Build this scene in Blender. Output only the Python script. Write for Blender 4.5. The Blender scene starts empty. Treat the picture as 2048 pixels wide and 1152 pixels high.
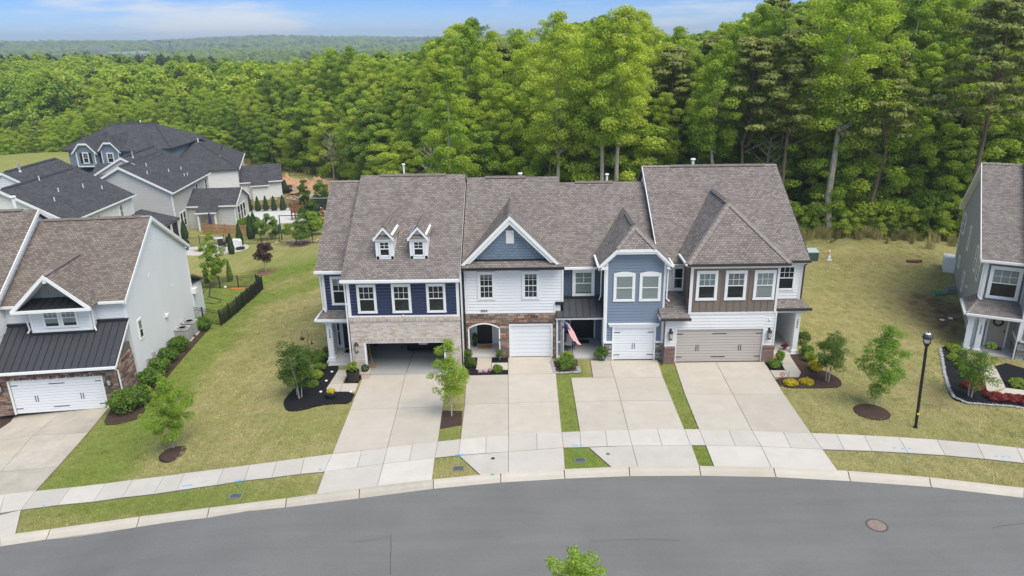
import bpy, math, random
import numpy as np
from mathutils import Matrix, Vector
random.seed(7); RNG = np.random.default_rng(7)
SC = bpy.context.scene
COL = SC.collection
PI = math.pi
# ---------------- camera ----------------
cam_data = bpy.data.cameras.new('camera'); CAM = bpy.data.objects.new('camera', cam_data); COL.objects.link(CAM)
cam_data.sensor_width = 36; cam_data.lens = 36*1450/2048; cam_data.shift_x = -22/2048
cam_data.clip_start = .5; cam_data.clip_end = 9000
CAM.matrix_world = (Matrix.Translation((0, 0, 17.5)) @ Matrix.Rotation(math.radians(.15), 4, 'Z')
    @ Matrix.Rotation(math.radians(90-19.1), 4, 'X') @ Matrix.Rotation(math.radians(-.76), 4, 'Z'))
SC.camera = CAM
# ---------------- sky, sun, exposure ----------------
SUN_EL, SUN_AZ = math.radians(58), math.radians(136)      # azimuth clockwise from +y (the view direction)
W = bpy.data.worlds.new('World'); SC.world = W; W.use_nodes = True
nt = W.node_tree; nt.nodes.clear()
out = nt.nodes.new('ShaderNodeOutputWorld'); bg = nt.nodes.new('ShaderNodeBackground'); bg.inputs['Strength'].default_value = .145
sky = nt.nodes.new('ShaderNodeTexSky'); sky.sky_type = 'NISHITA'; sky.sun_disc = False
sky.sun_elevation = SUN_EL; sky.sun_rotation = SUN_AZ; sky.altitude = 300; sky.air_density = 1.0; sky.dust_density = .5; sky.ozone_density = 1.5
tc = nt.nodes.new('ShaderNodeTexCoord'); sep = nt.nodes.new('ShaderNodeSeparateXYZ'); nt.links.new(tc.outputs['Generated'], sep.inputs[0])
mp = nt.nodes.new('ShaderNodeMapping'); mp.inputs['Scale'].default_value = (1.0, 1.0, 7.5); mp.inputs['Location'].default_value = (.37, .12, .35)
nt.links.new(tc.outputs['Generated'], mp.inputs[0])
nz = nt.nodes.new('ShaderNodeTexNoise'); nz.inputs['Scale'].default_value = 3.1; nz.inputs['Detail'].default_value = 7; nz.inputs['Roughness'].default_value = .55
nt.links.new(mp.outputs[0], nz.inputs['Vector'])
cr = nt.nodes.new('ShaderNodeMapRange'); cr.interpolation_type = 'SMOOTHSTEP'; cr.inputs['From Min'].default_value = .515; cr.inputs['From Max'].default_value = .67
cr.inputs['To Max'].default_value = .85
nt.links.new(nz.outputs['Fac'], cr.inputs['Value'])
tint = nt.nodes.new('ShaderNodeMix'); tint.data_type = 'RGBA'; tint.blend_type = 'MULTIPLY'; tint.inputs['Factor'].default_value = 1
nt.links.new(sky.outputs[0], tint.inputs[6])
rp = nt.nodes.new('ShaderNodeValToRGB'); nt.links.new(sep.outputs['Z'], rp.inputs['Fac'])      # clear air over the horizon: bluer and deeper than the model's white band
rp.color_ramp.elements[0].position = .0; rp.color_ramp.elements[0].color = (.35, .49, .84, 1)
rp.color_ramp.elements[1].position = .34; rp.color_ramp.elements[1].color = (1, .94, .82, 1)
e = rp.color_ramp.elements.new(.06); e.color = (.135, .27, .61, 1)
nt.links.new(rp.outputs[0], tint.inputs[7])
cm = nt.nodes.new('ShaderNodeMix'); cm.data_type = 'RGBA'; nt.links.new(cr.outputs[0], cm.inputs['Factor'])
nt.links.new(tint.outputs[2], cm.inputs[6]); cm.inputs[7].default_value = (3.5, 3.6, 3.8, 1)
nt.links.new(cm.outputs[2], bg.inputs['Color']); nt.links.new(bg.outputs[0], out.inputs['Surface'])
sd = bpy.data.lights.new('sun', 'SUN'); SUN = bpy.data.objects.new('sun', sd); COL.objects.link(SUN)
sd.energy = 2.3; sd.angle = math.radians(48); sd.color = (1, .93, .82)
sv = Vector((math.sin(SUN_AZ)*math.cos(SUN_EL), math.cos(SUN_AZ)*math.cos(SUN_EL), math.sin(SUN_EL)))
SUN.rotation_euler = sv.to_track_quat('Z', 'Y').to_euler()
vs = SC.view_settings; vs.view_transform = 'Standard'; vs.look = 'None'; vs.gamma = 1; vs.exposure = .78; vs.use_curve_mapping = False
SC.render.engine = 'CYCLES'
cy = SC.cycles; cy.max_bounces = 8; cy.diffuse_bounces = 5; cy.glossy_bounces = 2; cy.transmission_bounces = 5; cy.transparent_max_bounces = 8; cy.volume_bounces = 0
cy.use_denoising = True

# ---- terrain height (metres) over the lots: smooth surface through surveyed spot heights ----
_SP = np.array([(-22.8,35.3,-1.36),(-22,28,-1.5),(-25,42,-1.3),(-24.5,48.5,-1.3),(-36,36,-2.2),(-36,26,-2.4),(-21.5,48.5,-1.6),(-23.5,61,-3.4),(-31,58,-3.5),
 (-18.5,62,-2.3),(-12,50,-.6),(0,50,-.2),(12,50,0),(24,50,0),(-12,62,-2.0),(0,65,-1.0),(15,65,-.1),(30,65,.2),(36,58,.1),(-45,70,-4.5),(-37,75,-4.1),(-30,77,-4.2),
 (-25,80,-4.3),(-43,87,-5.2),(-43,109,-5.9),(-34,122,-4.8),(-45,135,-4.8),(-60,100,-4),(-70,106,-2.5),(-82,126,1.4),(-95,120,1.6),(-70,140,-1.2),(-100,150,-2),
 (-60,60,-4),(-60,40,-4),(-12,90,-3.4),(0,100,-1.5),(20,100,1.0),(40,100,4),(55,85,3.5),(70,130,9),(30,130,4),(0,130,-1),(-20,140,-4),(-60,160,-6),(-120,180,-8),
 (0,180,0),(60,180,8),(110,150,12),(90,80,4),(60,50,0),(60,30,-.5),(27,40.7,-.55),(34,38,-.6),(30,28,-.3),(40,25,-.5),(0,0,0),(-20,0,-1),(-40,0,-3),(40,0,-.5),(0,-60,0),(-80,-40,-5),(80,-40,0),(-130,60,-6),(130,60,4)],float)
def _tps_fit(P):
    n=len(P); d=np.hypot(P[:,None,0]-P[None,:,0],P[:,None,1]-P[None,:,1])
    K=np.where(d>0,d*d*np.log(np.maximum(d,1e-9)),0)+np.eye(n)*2.0
    A=np.c_[np.ones(n),P[:,:2]]
    M=np.block([[K,A],[A.T,np.zeros((3,3))]])
    return np.linalg.solve(M,np.r_[P[:,2],0,0,0])
_TW=_tps_fit(_SP)
def _ss(a,b,x):
    t=np.clip((x-a)/(b-a),0,1); return t*t*(3-2*t)
def TH(x,y):
    x=np.asarray(x,float); y=np.asarray(y,float); sh=np.broadcast(x,y).shape
    X=np.broadcast_to(x,sh).ravel(); Y=np.broadcast_to(y,sh).ravel(); out=np.zeros(X.shape)
    xc=np.clip(X,-130,125); yc=np.clip(Y,-55,175)
    for a in range(0,len(X),20000):
        s=slice(a,a+20000)
        d=np.hypot(xc[s,None]-_SP[None,:,0],yc[s,None]-_SP[None,:,1])
        out[s]=np.where(d>0,d*d*np.log(np.maximum(d,1e-9)),0)@_TW[:-3]+_TW[-3]+_TW[-2]*xc[s]+_TW[-1]*yc[s]
    flat=_ss(-19,-9.5,X)*(1-_ss(21,27,X))*_ss(8,14,Y)*(1-_ss(45,53,Y))
    out*=1-flat
    # beyond the lots: valley, then far hills
    r=np.hypot(X,Y)
    rough=3.0*np.sin(X*.011+1.3)*np.cos(Y*.009)+1.5*np.sin(X*.027)*np.sin(Y*.023+.6)
    far=-9-6*_ss(350,1100,r)+20*_ss(1750,2600,r)+rough+5*np.sin(np.arctan2(X,Y)*17+.5)*_ss(1600,2600,r)
    right=_ss(-10,160,X)*14*(1-_ss(350,900,r))
    k=_ss(120,230,r)
    out=out*(1-k)+(far+right)*k
    return out.reshape(sh) if sh else float(out[0])
def th(x,y): return float(TH(x,y))
# ---------------- helpers ----------------
_MC = {}
def mat(name, col=(.5,.5,.5), rough=.8, noise=None, bump=None, spec=.3, metal=0, rnd=0.0, fn=None):
    """principled material; noise=(scale, amount, detail) varies value, bump=(scale, distance), rnd varies per object"""
    if name in _MC: return _MC[name]
    m = bpy.data.materials.new(name); m.use_nodes = True; n = m.node_tree.nodes; l = m.node_tree.links
    p = n['Principled BSDF']; p.inputs['Roughness'].default_value = rough; p.inputs['Metallic'].default_value = metal
    p.inputs['Specular IOR Level'].default_value = spec
    p.inputs['Base Color'].default_value = (*col, 1)
    src = None
    tcn = n.new('ShaderNodeTexCoord')
    co = tcn.outputs['Object']
    if noise or rnd:
        hsv = n.new('ShaderNodeHueSaturation'); hsv.inputs['Color'].default_value = (*col, 1)
        if noise:
            t = n.new('ShaderNodeTexNoise'); t.inputs['Scale'].default_value = noise[0]; t.inputs['Detail'].default_value = noise[2] if len(noise) > 2 else 5
            t.inputs['Roughness'].default_value = .65
            l.new(co, t.inputs['Vector'])
            r = n.new('ShaderNodeMapRange'); r.inputs['From Min'].default_value = .25; r.inputs['From Max'].default_value = .75
            r.inputs['To Min'].default_value = 1-noise[1]; r.inputs['To Max'].default_value = 1+noise[1]
            l.new(t.outputs['Fac'], r.inputs['Value']); v = r.outputs[0]
        if rnd:
            oi = n.new('ShaderNodeObjectInfo'); r2 = n.new('ShaderNodeMapRange'); r2.inputs['To Min'].default_value = 1-rnd; r2.inputs['To Max'].default_value = 1+rnd
            l.new(oi.outputs['Random'], r2.inputs['Value'])
            if noise:
                mu = n.new('ShaderNodeMath'); mu.operation = 'MULTIPLY'; l.new(v, mu.inputs[0]); l.new(r2.outputs[0], mu.inputs[1]); v = mu.outputs[0]
            else: v = r2.outputs[0]
        l.new(v, hsv.inputs['Value']); l.new(hsv.outputs[0], p.inputs['Base Color'])
    if bump:
        t = n.new('ShaderNodeTexNoise'); t.inputs['Scale'].default_value = bump[0]; t.inputs['Detail'].default_value = 4; l.new(co, t.inputs['Vector'])
        b = n.new('ShaderNodeBump'); b.inputs['Distance'].default_value = bump[1]; l.new(t.outputs['Fac'], b.inputs['Height']); l.new(b.outputs[0], p.inputs['Normal'])
    if fn: fn(m, n, l, p, tcn)
    _MC[name] = m; return m

def brick_fn(bw, bh, mortar, c1, c2, cm, bias=0.0, dist=.01, nscale=1.2, namt=.15, offset=.5, c3=None):
    def fn(m, n, l, p, tcn):
        b = n.new('ShaderNodeTexBrick'); l.new(tcn.outputs['UV'], b.inputs['Vector'])
        b.inputs['Scale'].default_value = 1; b.inputs['Brick Width'].default_value = bw; b.inputs['Row Height'].default_value = bh
        b.inputs['Mortar Size'].default_value = mortar; b.inputs['Mortar Smooth'].default_value = .3; b.inputs['Bias'].default_value = bias; b.offset = offset
        b.inputs['Color1'].default_value = (*c1, 1); b.inputs['Color2'].default_value = (*c2, 1); b.inputs['Mortar'].default_value = (*cm, 1)
        t = n.new('ShaderNodeTexNoise'); t.inputs['Scale'].default_value = nscale; t.inputs['Detail'].default_value = 6; l.new(tcn.outputs['UV'], t.inputs['Vector'])
        r = n.new('ShaderNodeMapRange'); r.inputs['From Min'].default_value = .3; r.inputs['From Max'].default_value = .7
        r.inputs['To Min'].default_value = 1-namt; r.inputs['To Max'].default_value = 1+namt; l.new(t.outputs['Fac'], r.inputs['Value'])
        h = n.new('ShaderNodeHueSaturation'); l.new(r.outputs[0], h.inputs['Value']); col = b.outputs['Color']
        if c3:
            t2 = n.new('ShaderNodeTexNoise'); t2.inputs['Scale'].default_value = 2.3; t2.inputs['Detail'].default_value = 2
            mpp = n.new('ShaderNodeMapping'); mpp.inputs['Scale'].default_value = (1, 3, 1); l.new(tcn.outputs['UV'], mpp.inputs[0]); l.new(mpp.outputs[0], t2.inputs['Vector'])
            r3 = n.new('ShaderNodeMapRange'); r3.inputs['From Min'].default_value = .52; r3.inputs['From Max'].default_value = .66; l.new(t2.outputs['Fac'], r3.inputs['Value'])
            mx = n.new('ShaderNodeMix'); mx.data_type = 'RGBA'; mx.blend_type = 'MULTIPLY'; l.new(r3.outputs[0], mx.inputs['Factor']); l.new(col, mx.inputs[6]); mx.inputs[7].default_value = (*c3, 1); col = mx.outputs[2]
        l.new(col, h.inputs['Color']); l.new(h.outputs[0], p.inputs['Base Color'])
        bu = n.new('ShaderNodeBump'); bu.inputs['Distance'].default_value = dist; bu.invert = True
        l.new(b.outputs['Fac'], bu.inputs['Height']); l.new(bu.outputs[0], p.inputs['Normal'])
    return fn

def tag(o, label=None, cat=None, group=None, kind=None):
    if label: o['label'] = label
    if cat: o['category'] = cat
    if group: o['group'] = group
    if kind: o['kind'] = kind
    return o
def empty(name, loc=(0,0,0), rz=0, label=None, cat=None, group=None):
    o = bpy.data.objects.new(name, None); COL.objects.link(o); o.location = loc; o.rotation_euler = (0, 0, rz); o.empty_display_size = .1
    return tag(o, label, cat, group)
def copy_tree(o, parent=None):
    c = o.copy(); COL.objects.link(c)
    if parent: c.parent = parent
    for ch in o.children: copy_tree(ch, c)
    return c

class MB:
    def __init__(s): s.v = []; s.f = []
    def add(s, vs, fs):
        b = len(s.v); s.v += [tuple(map(float, p)) for p in vs]; s.f += [tuple(i+b for i in f) for f in fs]; return s
    def box(s, x0, x1, y0, y1, z0, z1):
        return s.add([(x0,y0,z0),(x1,y0,z0),(x1,y1,z0),(x0,y1,z0),(x0,y0,z1),(x1,y0,z1),(x1,y1,z1),(x0,y1,z1)],
            [(0,3,2,1),(4,5,6,7),(0,1,5,4),(1,2,6,5),(2,3,7,6),(3,0,4,7)])
    def prism(s, pts, ext):
        """closed polygon of 3D points extruded by a vector"""
        n = len(pts); e = Vector(ext); a = [Vector(p) for p in pts]
        nn = Vector((0,0,0))
        for i in range(n): nn += a[i].cross(a[(i+1) % n])
        fl = nn.dot(e) > 0
        vs = [tuple(p) for p in a]+[tuple(p+e) for p in a]
        bot = tuple(range(n)); top = tuple(range(n, 2*n))
        fs = [bot[::-1] if fl else bot, top if fl else top[::-1]]
        for i in range(n):
            j = (i+1) % n; q = (i, j, j+n, i+n); fs.append(q if fl else q[::-1])
        return s.add(vs, fs)
    def slab(s, pts, t):
        """roof-like polygon: thickness t straight down from the given top face"""
        return s.prism(pts, (0, 0, -t))
    def tube(s, pts, rs, n=8, cap=True):
        pts = [Vector(p) for p in pts]
        if not hasattr(rs, '__len__'): rs = [rs]*len(pts)
        vs = []; fs = []
        for i, p in enumerate(pts):
            d = (pts[min(i+1, len(pts)-1)]-pts[max(i-1, 0)]).normalized()
            a = d.orthogonal().normalized() if i == 0 else (pa - d*pa.dot(d)).normalized()
            pa = a; b = d.cross(a)
            for k in range(n):
                t = 2*PI*k/n; vs.append(p+(a*math.cos(t)+b*math.sin(t))*rs[i])
        for i in range(len(pts)-1):
            for k in range(n):
                k2 = (k+1) % n; fs.append((i*n+k, i*n+k2, (i+1)*n+k2, (i+1)*n+k))
        if cap: fs += [tuple(range(n))[::-1], tuple(range((len(pts)-1)*n, len(pts)*n))]
        return s.add(vs, fs)
    def lathe(s, prof, n=16, c=(0,0,0)):
        vs = []; fs = []
        for r, z in prof:
            for k in range(n): vs.append((c[0]+r*math.cos(2*PI*k/n), c[1]+r*math.sin(2*PI*k/n), c[2]+z))
        for i in range(len(prof)-1):
            for k in range(n):
                k2 = (k+1) % n; fs.append((i*n+k, i*n+k2, (i+1)*n+k2, (i+1)*n+k))
        fs += [tuple(range(n))[::-1], tuple(range((len(prof)-1)*n, len(prof)*n))]
        return s.add(vs, fs)
    def build(s, name, m=None, parent=None, loc=None, rz=0, smooth=False, uv=True, label=None, cat=None, group=None, kind=None):
        me = bpy.data.meshes.new(name); me.from_pydata(s.v, [], s.f); me.update()
        if m: me.materials.append(m)
        if uv: auto_uv(me)
        if smooth: me.polygons.foreach_set('use_smooth', [True]*len(me.polygons))
        o = bpy.data.objects.new(name, me); COL.objects.link(o)
        if parent is not None: o.parent = parent
        if loc is not None: o.location = loc
        if rz: o.rotation_euler = (0, 0, rz)
        return tag(o, label, cat, group, kind)
def auto_uv(me):
    uvl = me.uv_layers.new(name='UVMap'); d = uvl.data; vs = me.vertices
    for pl in me.polygons:
        n = pl.normal
        if abs(n.z) > .98: U = Vector((1,0,0)); V = Vector((0,1,0))
        else: U = Vector((-n.y, n.x, 0)).normalized(); V = n.cross(U)
        for li in pl.loop_indices:
            c = vs[me.loops[li].vertex_index].co; d[li].uv = (c.dot(U), c.dot(V))
def inst(o, name, parent, loc, rz=0, rnd=None):
    c = bpy.data.objects.new(name, o.data); COL.objects.link(c)
    if parent is not None: c.parent = parent
    c.location = loc; c.rotation_euler = (0, 0, rz); return c
def fast_mesh(name, V, F, m=None, attr=None, smooth=False):
    """numpy quad mesh; attr = per-face colour rows"""
    me = bpy.data.meshes.new(name); V = np.asarray(V, np.float32); F = np.asarray(F, np.int32); k = F.shape[1]
    me.vertices.add(len(V)); me.vertices.foreach_set('co', V.ravel())
    me.loops.add(F.size); me.loops.foreach_set('vertex_index', F.ravel())
    me.polygons.add(len(F)); me.polygons.foreach_set('loop_start', np.arange(0, F.size, k, dtype=np.int32)); me.polygons.foreach_set('loop_total', np.full(len(F), k, np.int32))
    if smooth: me.polygons.foreach_set('use_smooth', np.ones(len(F), bool))
    me.update(calc_edges=True)
    if attr is not None:
        a = me.color_attributes.new('tone', 'FLOAT_COLOR', 'CORNER'); c = np.repeat(np.c_[attr, np.ones(len(attr))], k, axis=0).astype(np.float32); a.data.foreach_set('color', c.ravel())
    if m: me.materials.append(m)
    return me
def obj(name, me, parent=None, loc=(0,0,0), rz=0, sc=1, **kw):
    o = bpy.data.objects.new(name, me); COL.objects.link(o)
    if parent is not None: o.parent = parent
    o.location = loc; o.rotation_euler = (0, 0, rz); o.scale = (sc,)*3 if not hasattr(sc, '__len__') else sc
    return tag(o, **kw)
# ---------------- ground ----------------
def pip(P, poly):
    x, y = P[:, 0], P[:, 1]; ins = np.zeros(len(P), bool); n = len(poly)
    for i in range(n):
        x1, y1 = poly[i]; x2, y2 = poly[(i+1) % n]
        c = ((y1 > y) != (y2 > y)); ins ^= c & (x < (x2-x1)*(y-y1)/(y2-y1+1e-12)+x1)
    return ins
TREELINE = [(-300,160),(-140,172),(-112,152),(-86,153),(-66,146),(-48,138),(-38,131),(-29,121),(-21,106),(-14,90),(-6,77),(4,71),(14,69),(24,67.5),(32,66),(40,64),(50,60),(64,56),(90,54),(300,50)]
def tl_y(x): return np.interp(x, [p[0] for p in TREELINE], [p[1] for p in TREELINE])
rr = np.r_[np.arange(.35, 62, .5), 62*1.045**np.arange(0, 108)]; na = 460
aa = np.linspace(0, 2*PI, na, endpoint=False)
X = (rr[:, None]*np.cos(aa)); Y = 45+(rr[:, None]*np.sin(aa))
Z = TH(X, Y)
V = np.c_[X.ravel(), Y.ravel(), Z.ravel()]
idx = np.arange(len(rr)*na).reshape(len(rr), na); i0 = idx[:-1]; i1 = idx[1:]
F = np.stack([i0, i1, np.roll(i1, -1, 1), np.roll(i0, -1, 1)], -1).reshape(-1, 4)
def ground_fn(m, n, l, p, tcn):
    at = n.new('ShaderNodeVertexColor'); at.layer_name = 'zone'; sp = n.new('ShaderNodeSeparateColor'); l.new(at.outputs['Color'], sp.inputs[0])
    geo = n.new('ShaderNodeNewGeometry')
    def N(scale, det=5, rough=.6, sx=1, sy=1, rz=0):
        mp = n.new('ShaderNodeMapping'); mp.inputs['Scale'].default_value = (sx, sy, 1); mp.inputs['Rotation'].default_value = (0, 0, rz); l.new(geo.outputs['Position'], mp.inputs[0])
        t = n.new('ShaderNodeTexNoise'); t.inputs['Scale'].default_value = scale; t.inputs['Detail'].default_value = det; t.inputs['Roughness'].default_value = rough
        l.new(mp.outputs[0], t.inputs['Vector']); return t.outputs['Fac']
    def mixc(f, a, b):
        x = n.new('ShaderNodeMix'); x.data_type = 'RGBA'; x.clamp_factor = True
        if hasattr(f, 'links'): l.new(f, x.inputs['Factor'])
        else: x.inputs['Factor'].default_value = f
        for s, v in ((6, a), (7, b)):
            if isinstance(v, tuple): x.inputs[s].default_value = (*v, 1)
            else: l.new(v, x.inputs[s])
        return x.outputs[2]
    def rng(v, a, b, c=0, d=1):
        x = n.new('ShaderNodeMapRange'); l.new(v, x.inputs['Value'])
        for k, q in zip(('From Min', 'From Max', 'To Min', 'To Max'), (a, b, c, d)): x.inputs[k].default_value = q
        return x.outputs[0]
    def math_(op, a, b):
        x = n.new('ShaderNodeMath'); x.operation = op
        for s, v in ((0, a), (1, b)):
            if isinstance(v, (int, float)): x.inputs[s].default_value = v
            else: l.new(v, x.inputs[s])
        return x.outputs[0]
    tan = mixc(rng(N(9, 4), .35, .65), (.31, .275, .105), (.50, .43, .21))
    grn = mixc(rng(N(7, 5), .3, .7), (.19, .215, .045), (.31, .33, .095))
    patch = math_('ADD', math_('MULTIPLY', N(.33, 6, .65), .58), math_('MULTIPLY', N(1.3, 4, .6, 2.4, .16, -.30), .55))
    f = rng(math_('ADD', patch, sp.outputs[1]), .78, 1.10)        # zone green: 0.25 mixed, 0 dry, 1 lush
    f = math_('MULTIPLY', f, .9)
    lawn = mixc(f, tan, grn)
    lush = mixc(rng(sp.outputs[1], .5, .9), lawn, mixc(rng(N(5, 5), .3, .7), (.15, .225, .035), (.23, .31, .055)))
    speck = rng(N(26, 3, .7), .32, .68, .66, 1.34)
    hs = n.new('ShaderNodeHueSaturation'); l.new(lush, hs.inputs['Color']); l.new(speck, hs.inputs['Value'])
    dirt = mixc(rng(N(1.6, 8, .7), .38, .62), (.10, .068, .042), (.25, .20, .10))
    c = mixc(sp.outputs[2], hs.outputs[0], dirt)
    litter = mixc(rng(N(1.3, 8, .7), .3, .7), (.045, .05, .018), (.10, .10, .04))
    c = mixc(sp.outputs[0], c, litter)
    l.new(c, p.inputs['Base Color']); p.inputs['Roughness'].default_value = 1
    b = n.new('ShaderNodeBump'); b.inputs['Distance'].default_value = .14; b.inputs['Strength'].default_value = .8; l.new(N(11, 6, .8), b.inputs['Height']); l.new(b.outputs[0], p.inputs['Normal'])
GM = mat('lawn_ground', spec=.1, fn=ground_fn)
V = np.r_[V, [[0, 45, th(0, 45)]]]; nv = len(V)-1; k_ = np.arange(0, na, 2); F = np.r_[F, np.stack([k_, (k_+1) % na, (k_+2) % na, np.full(len(k_), nv)], -1)]
me = fast_mesh('ground', V, F, GM, smooth=True)
P2 = V[:, :2]
zone = np.zeros((len(V), 4), np.float32); zone[:, 3] = 1
zone[:, 1] = .30
STRIP = [(-21.81,27.88), (-17.97,28.29), (-18.36,32.46), (-18.78,37.39), (-19.16,44.10), (-20.79,54.30), (-23.43,61.50), (-21.58,47.62), (-23.60,47.84), (-23.19,42.80), (-22.76,35.62)]
LUSH = [((-18.48,28.28), .62)]
def setz(poly, ch, val):
    zone[pip(P2, poly), ch] = val
def blob(c, rx, ry, ch, amt, ang=0):
    dx = P2[:, 0]-c[0]; dy = P2[:, 1]-c[1]; u = dx*math.cos(ang)+dy*math.sin(ang); v = -dx*math.sin(ang)+dy*math.cos(ang)
    k = np.exp(-((u/rx)**2+(v/ry)**2)*1.2); zone[:, ch] = np.clip(zone[:, ch]+k*amt, 0, 1)
zone[(P2[:, 1] > 56) & (P2[:, 0] < 5), 1] = .42
zone[(P2[:, 1] > 62) & (P2[:, 0] > 5), 1] = .5
setz([(-21.81,27.88), (-17.97,28.29), (-18.36,32.46), (-18.78,37.39), (-19.16,44.10), (-20.79,54.30), (-23.43,61.50), (-21.58,47.62), (-23.60,47.84), (-23.19,42.80), (-22.76,35.62)], 1, .70)
setz([(-31.44,63.06), (-23.53,61.40), (-21.47,51.66), (-21.51,47.62), (-24.06,48.33)], 1, .75)
blob((-20.92,67.59), 7, 3.0, 1, .5, .7); blob((-19.91,55.55), 5, 1.8, 1, .4, .8)
blob((-30.47,101.33), 6, 3, 1, .3)
setz([(-140,118),(-92,110),(-76,116),(-70,135),(-80,160),(-160,190)], 1, .55)
blob((-3.53,29.27), 2, 2, 1, .3); blob((2.23,33.02), 1.2, 9, 1, .45); blob((7.84,33.42), 1.2, 9, 1, .4); blob((2.54,27.47), 1.8, 1.8, 1, .4); blob((7.78,27.68), 1, 2, 1, .35)
blob((-17.26,26.45), 12, 1.2, 1, .3, -.2); blob((-10.42,30.83), 3, 3, 1, .15)
blob((-15.00,25.43), 9, 1, 1, .2, -.2)
# bare and patchy soil
blob((27.23,44.24), 2.4, 4.4, 2, .95, -.2); blob((28.38,47.16), 2.2, 3.0, 2, .7); blob((20.76,32.81), .9, 1.5, 2, .6, -.5); blob((20.27,32.03), .5, .3, 2, .5)
blob((29.22,62.88), 9, 1.0, 2, .35, .1); blob((30.37,56.91), 8, 1.3, 2, .4, .1); blob((25.83,61.04), 4, .8, 2, .35)
blob((-40.14,129.98), 10, 4, 2, .25)
for q in ((22.86,32.63), (23.17,31.11), (20.65,34.21), (21.82,38.71), (25.40,35.42)): blob(q, .5, .25, 2, .45)
setz([(-46,104),(-30,93),(-26,104),(-32,116),(-43,122)], 2, .8)
ins = (P2[:, 1] > tl_y(P2[:, 0])-1.0)
zone[ins, 0] = 1
zg = zone[:-1].reshape(len(rr), na, 4)
for _ in range(6): zg[1:-1, :, 1] = (zg[1:-1, :, 1]*2+zg[2:, :, 1]+zg[:-2, :, 1]+np.roll(zg, 1, 1)[1:-1, :, 1]+np.roll(zg, -1, 1)[1:-1, :, 1])/6
cz = me.color_attributes.new('zone', 'FLOAT_COLOR', 'POINT'); cz.data.foreach_set('color', zone.ravel())
obj('ground', me, kind='structure')

# ---------------- sheets draped on the ground ----------------
EXCL = []
def drape(name, poly, h, m, step=.5, **kw):
    """flat-shaded sheet following the terrain, h above it, with a skirt"""
    poly = [tuple(p) for p in poly]; P = []; EXCL.append(poly)
    n = len(poly)
    for i in range(n):
        a = np.array(poly[i]); b = np.array(poly[(i+1) % n]); k = max(1, int(np.hypot(*(b-a))/step))
        for j in range(k): P.append(tuple(a+(b-a)*j/k))
    import bmesh
    bm = bmesh.new(); vs = [bm.verts.new((x, y, th(x, y)+h)) for x, y in P]
    f = bm.faces.new(vs); f.normal_update()
    if f.normal.z < 0: f.normal_flip()
    r = bmesh.ops.extrude_face_region(bm, geom=[f])
    top = [e for e in r['geom'] if isinstance(e, bmesh.types.BMVert)]
    for v in vs: v.co.z -= .3+h
    bmesh.ops.triangulate(bm, faces=bm.faces[:])
    bmesh.ops.recalc_face_normals(bm, faces=bm.faces[:])
    me = bpy.data.meshes.new(name); bm.to_mesh(me); bm.free(); me.materials.append(m)
    o = bpy.data.objects.new(name, me); COL.objects.link(o)
    for k, v in kw.items():
        if k == 'parent': o.parent = v
        else: o[k] = v
    return o
def conc_fn(stain, base):
    def fn(m, n, l, p, tcn):
        geo = n.new('ShaderNodeNewGeometry')
        t = n.new('ShaderNodeTexNoise'); t.inputs['Scale'].default_value = 1.1; t.inputs['Detail'].default_value = 8; t.inputs['Roughness'].default_value = .62; l.new(geo.outputs['Position'], t.inputs['Vector'])
        t2 = n.new('ShaderNodeTexNoise'); t2.inputs['Scale'].default_value = 40; t2.inputs['Detail'].default_value = 3; l.new(geo.outputs['Position'], t2.inputs['Vector'])
        r = n.new('ShaderNodeMapRange'); r.inputs['From Min'].default_value = .25; r.inputs['From Max'].default_value = .75; r.inputs['To Min'].default_value = 1-stain; r.inputs['To Max'].default_value = 1+stain*.6; l.new(t.outputs['Fac'], r.inputs['Value'])
        r2 = n.new('ShaderNodeMapRange'); r2.inputs['To Min'].default_value = .93; r2.inputs['To Max'].default_value = 1.07; l.new(t2.outputs['Fac'], r2.inputs['Value'])
        oi = n.new('ShaderNodeObjectInfo'); r3 = n.new('ShaderNodeMapRange'); r3.inputs['To Min'].default_value = .90; r3.inputs['To Max'].default_value = 1.06; l.new(oi.outputs['Random'], r3.inputs['Value'])
        mu = n.new('ShaderNodeMath'); mu.operation = 'MULTIPLY'; l.new(r.outputs[0], mu.inputs[0]); l.new(r2.outputs[0], mu.inputs[1])
        mu2 = n.new('ShaderNodeMath'); mu2.operation = 'MULTIPLY'; l.new(mu.outputs[0], mu2.inputs[0]); l.new(r3.outputs[0], mu2.inputs[1])
        h = n.new('ShaderNodeHueSaturation'); h.inputs['Color'].default_value = (*base, 1); l.new(mu2.outputs[0], h.inputs['Value'])
        mx = n.new('ShaderNodeMix'); mx.data_type = 'RGBA'; mx.blend_type = 'MULTIPLY'; l.new(h.outputs[0], mx.inputs[6]); mx.inputs[7].default_value = (.80, .72, .58, 1)
        t3 = n.new('ShaderNodeTexNoise'); t3.inputs['Scale'].default_value = .55; t3.inputs['Detail'].default_value = 6; l.new(geo.outputs['Position'], t3.inputs['Vector'])
        r4 = n.new('ShaderNodeMapRange'); r4.inputs['From Min'].default_value = .5; r4.inputs['From Max'].default_value = .75; r4.inputs['To Max'].default_value = stain*2.2; l.new(t3.outputs['Fac'], r4.inputs['Value']); l.new(r4.outputs[0], mx.inputs['Factor'])
        l.new(mx.outputs[2], p.inputs['Base Color'])
        b = n.new('ShaderNodeBump'); b.inputs['Distance'].default_value = .004; l.new(t2.outputs['Fac'], b.inputs['Height']); l.new(b.outputs[0], p.inputs['Normal'])
    return fn
CONC = mat('concrete_drive', rough=.9, spec=.2, fn=conc_fn(.12, (.515, .465, .395)))
CONCW = mat('concrete_walk', rough=.9, spec=.2, fn=conc_fn(.10, (.56, .52, .465)))
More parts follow.
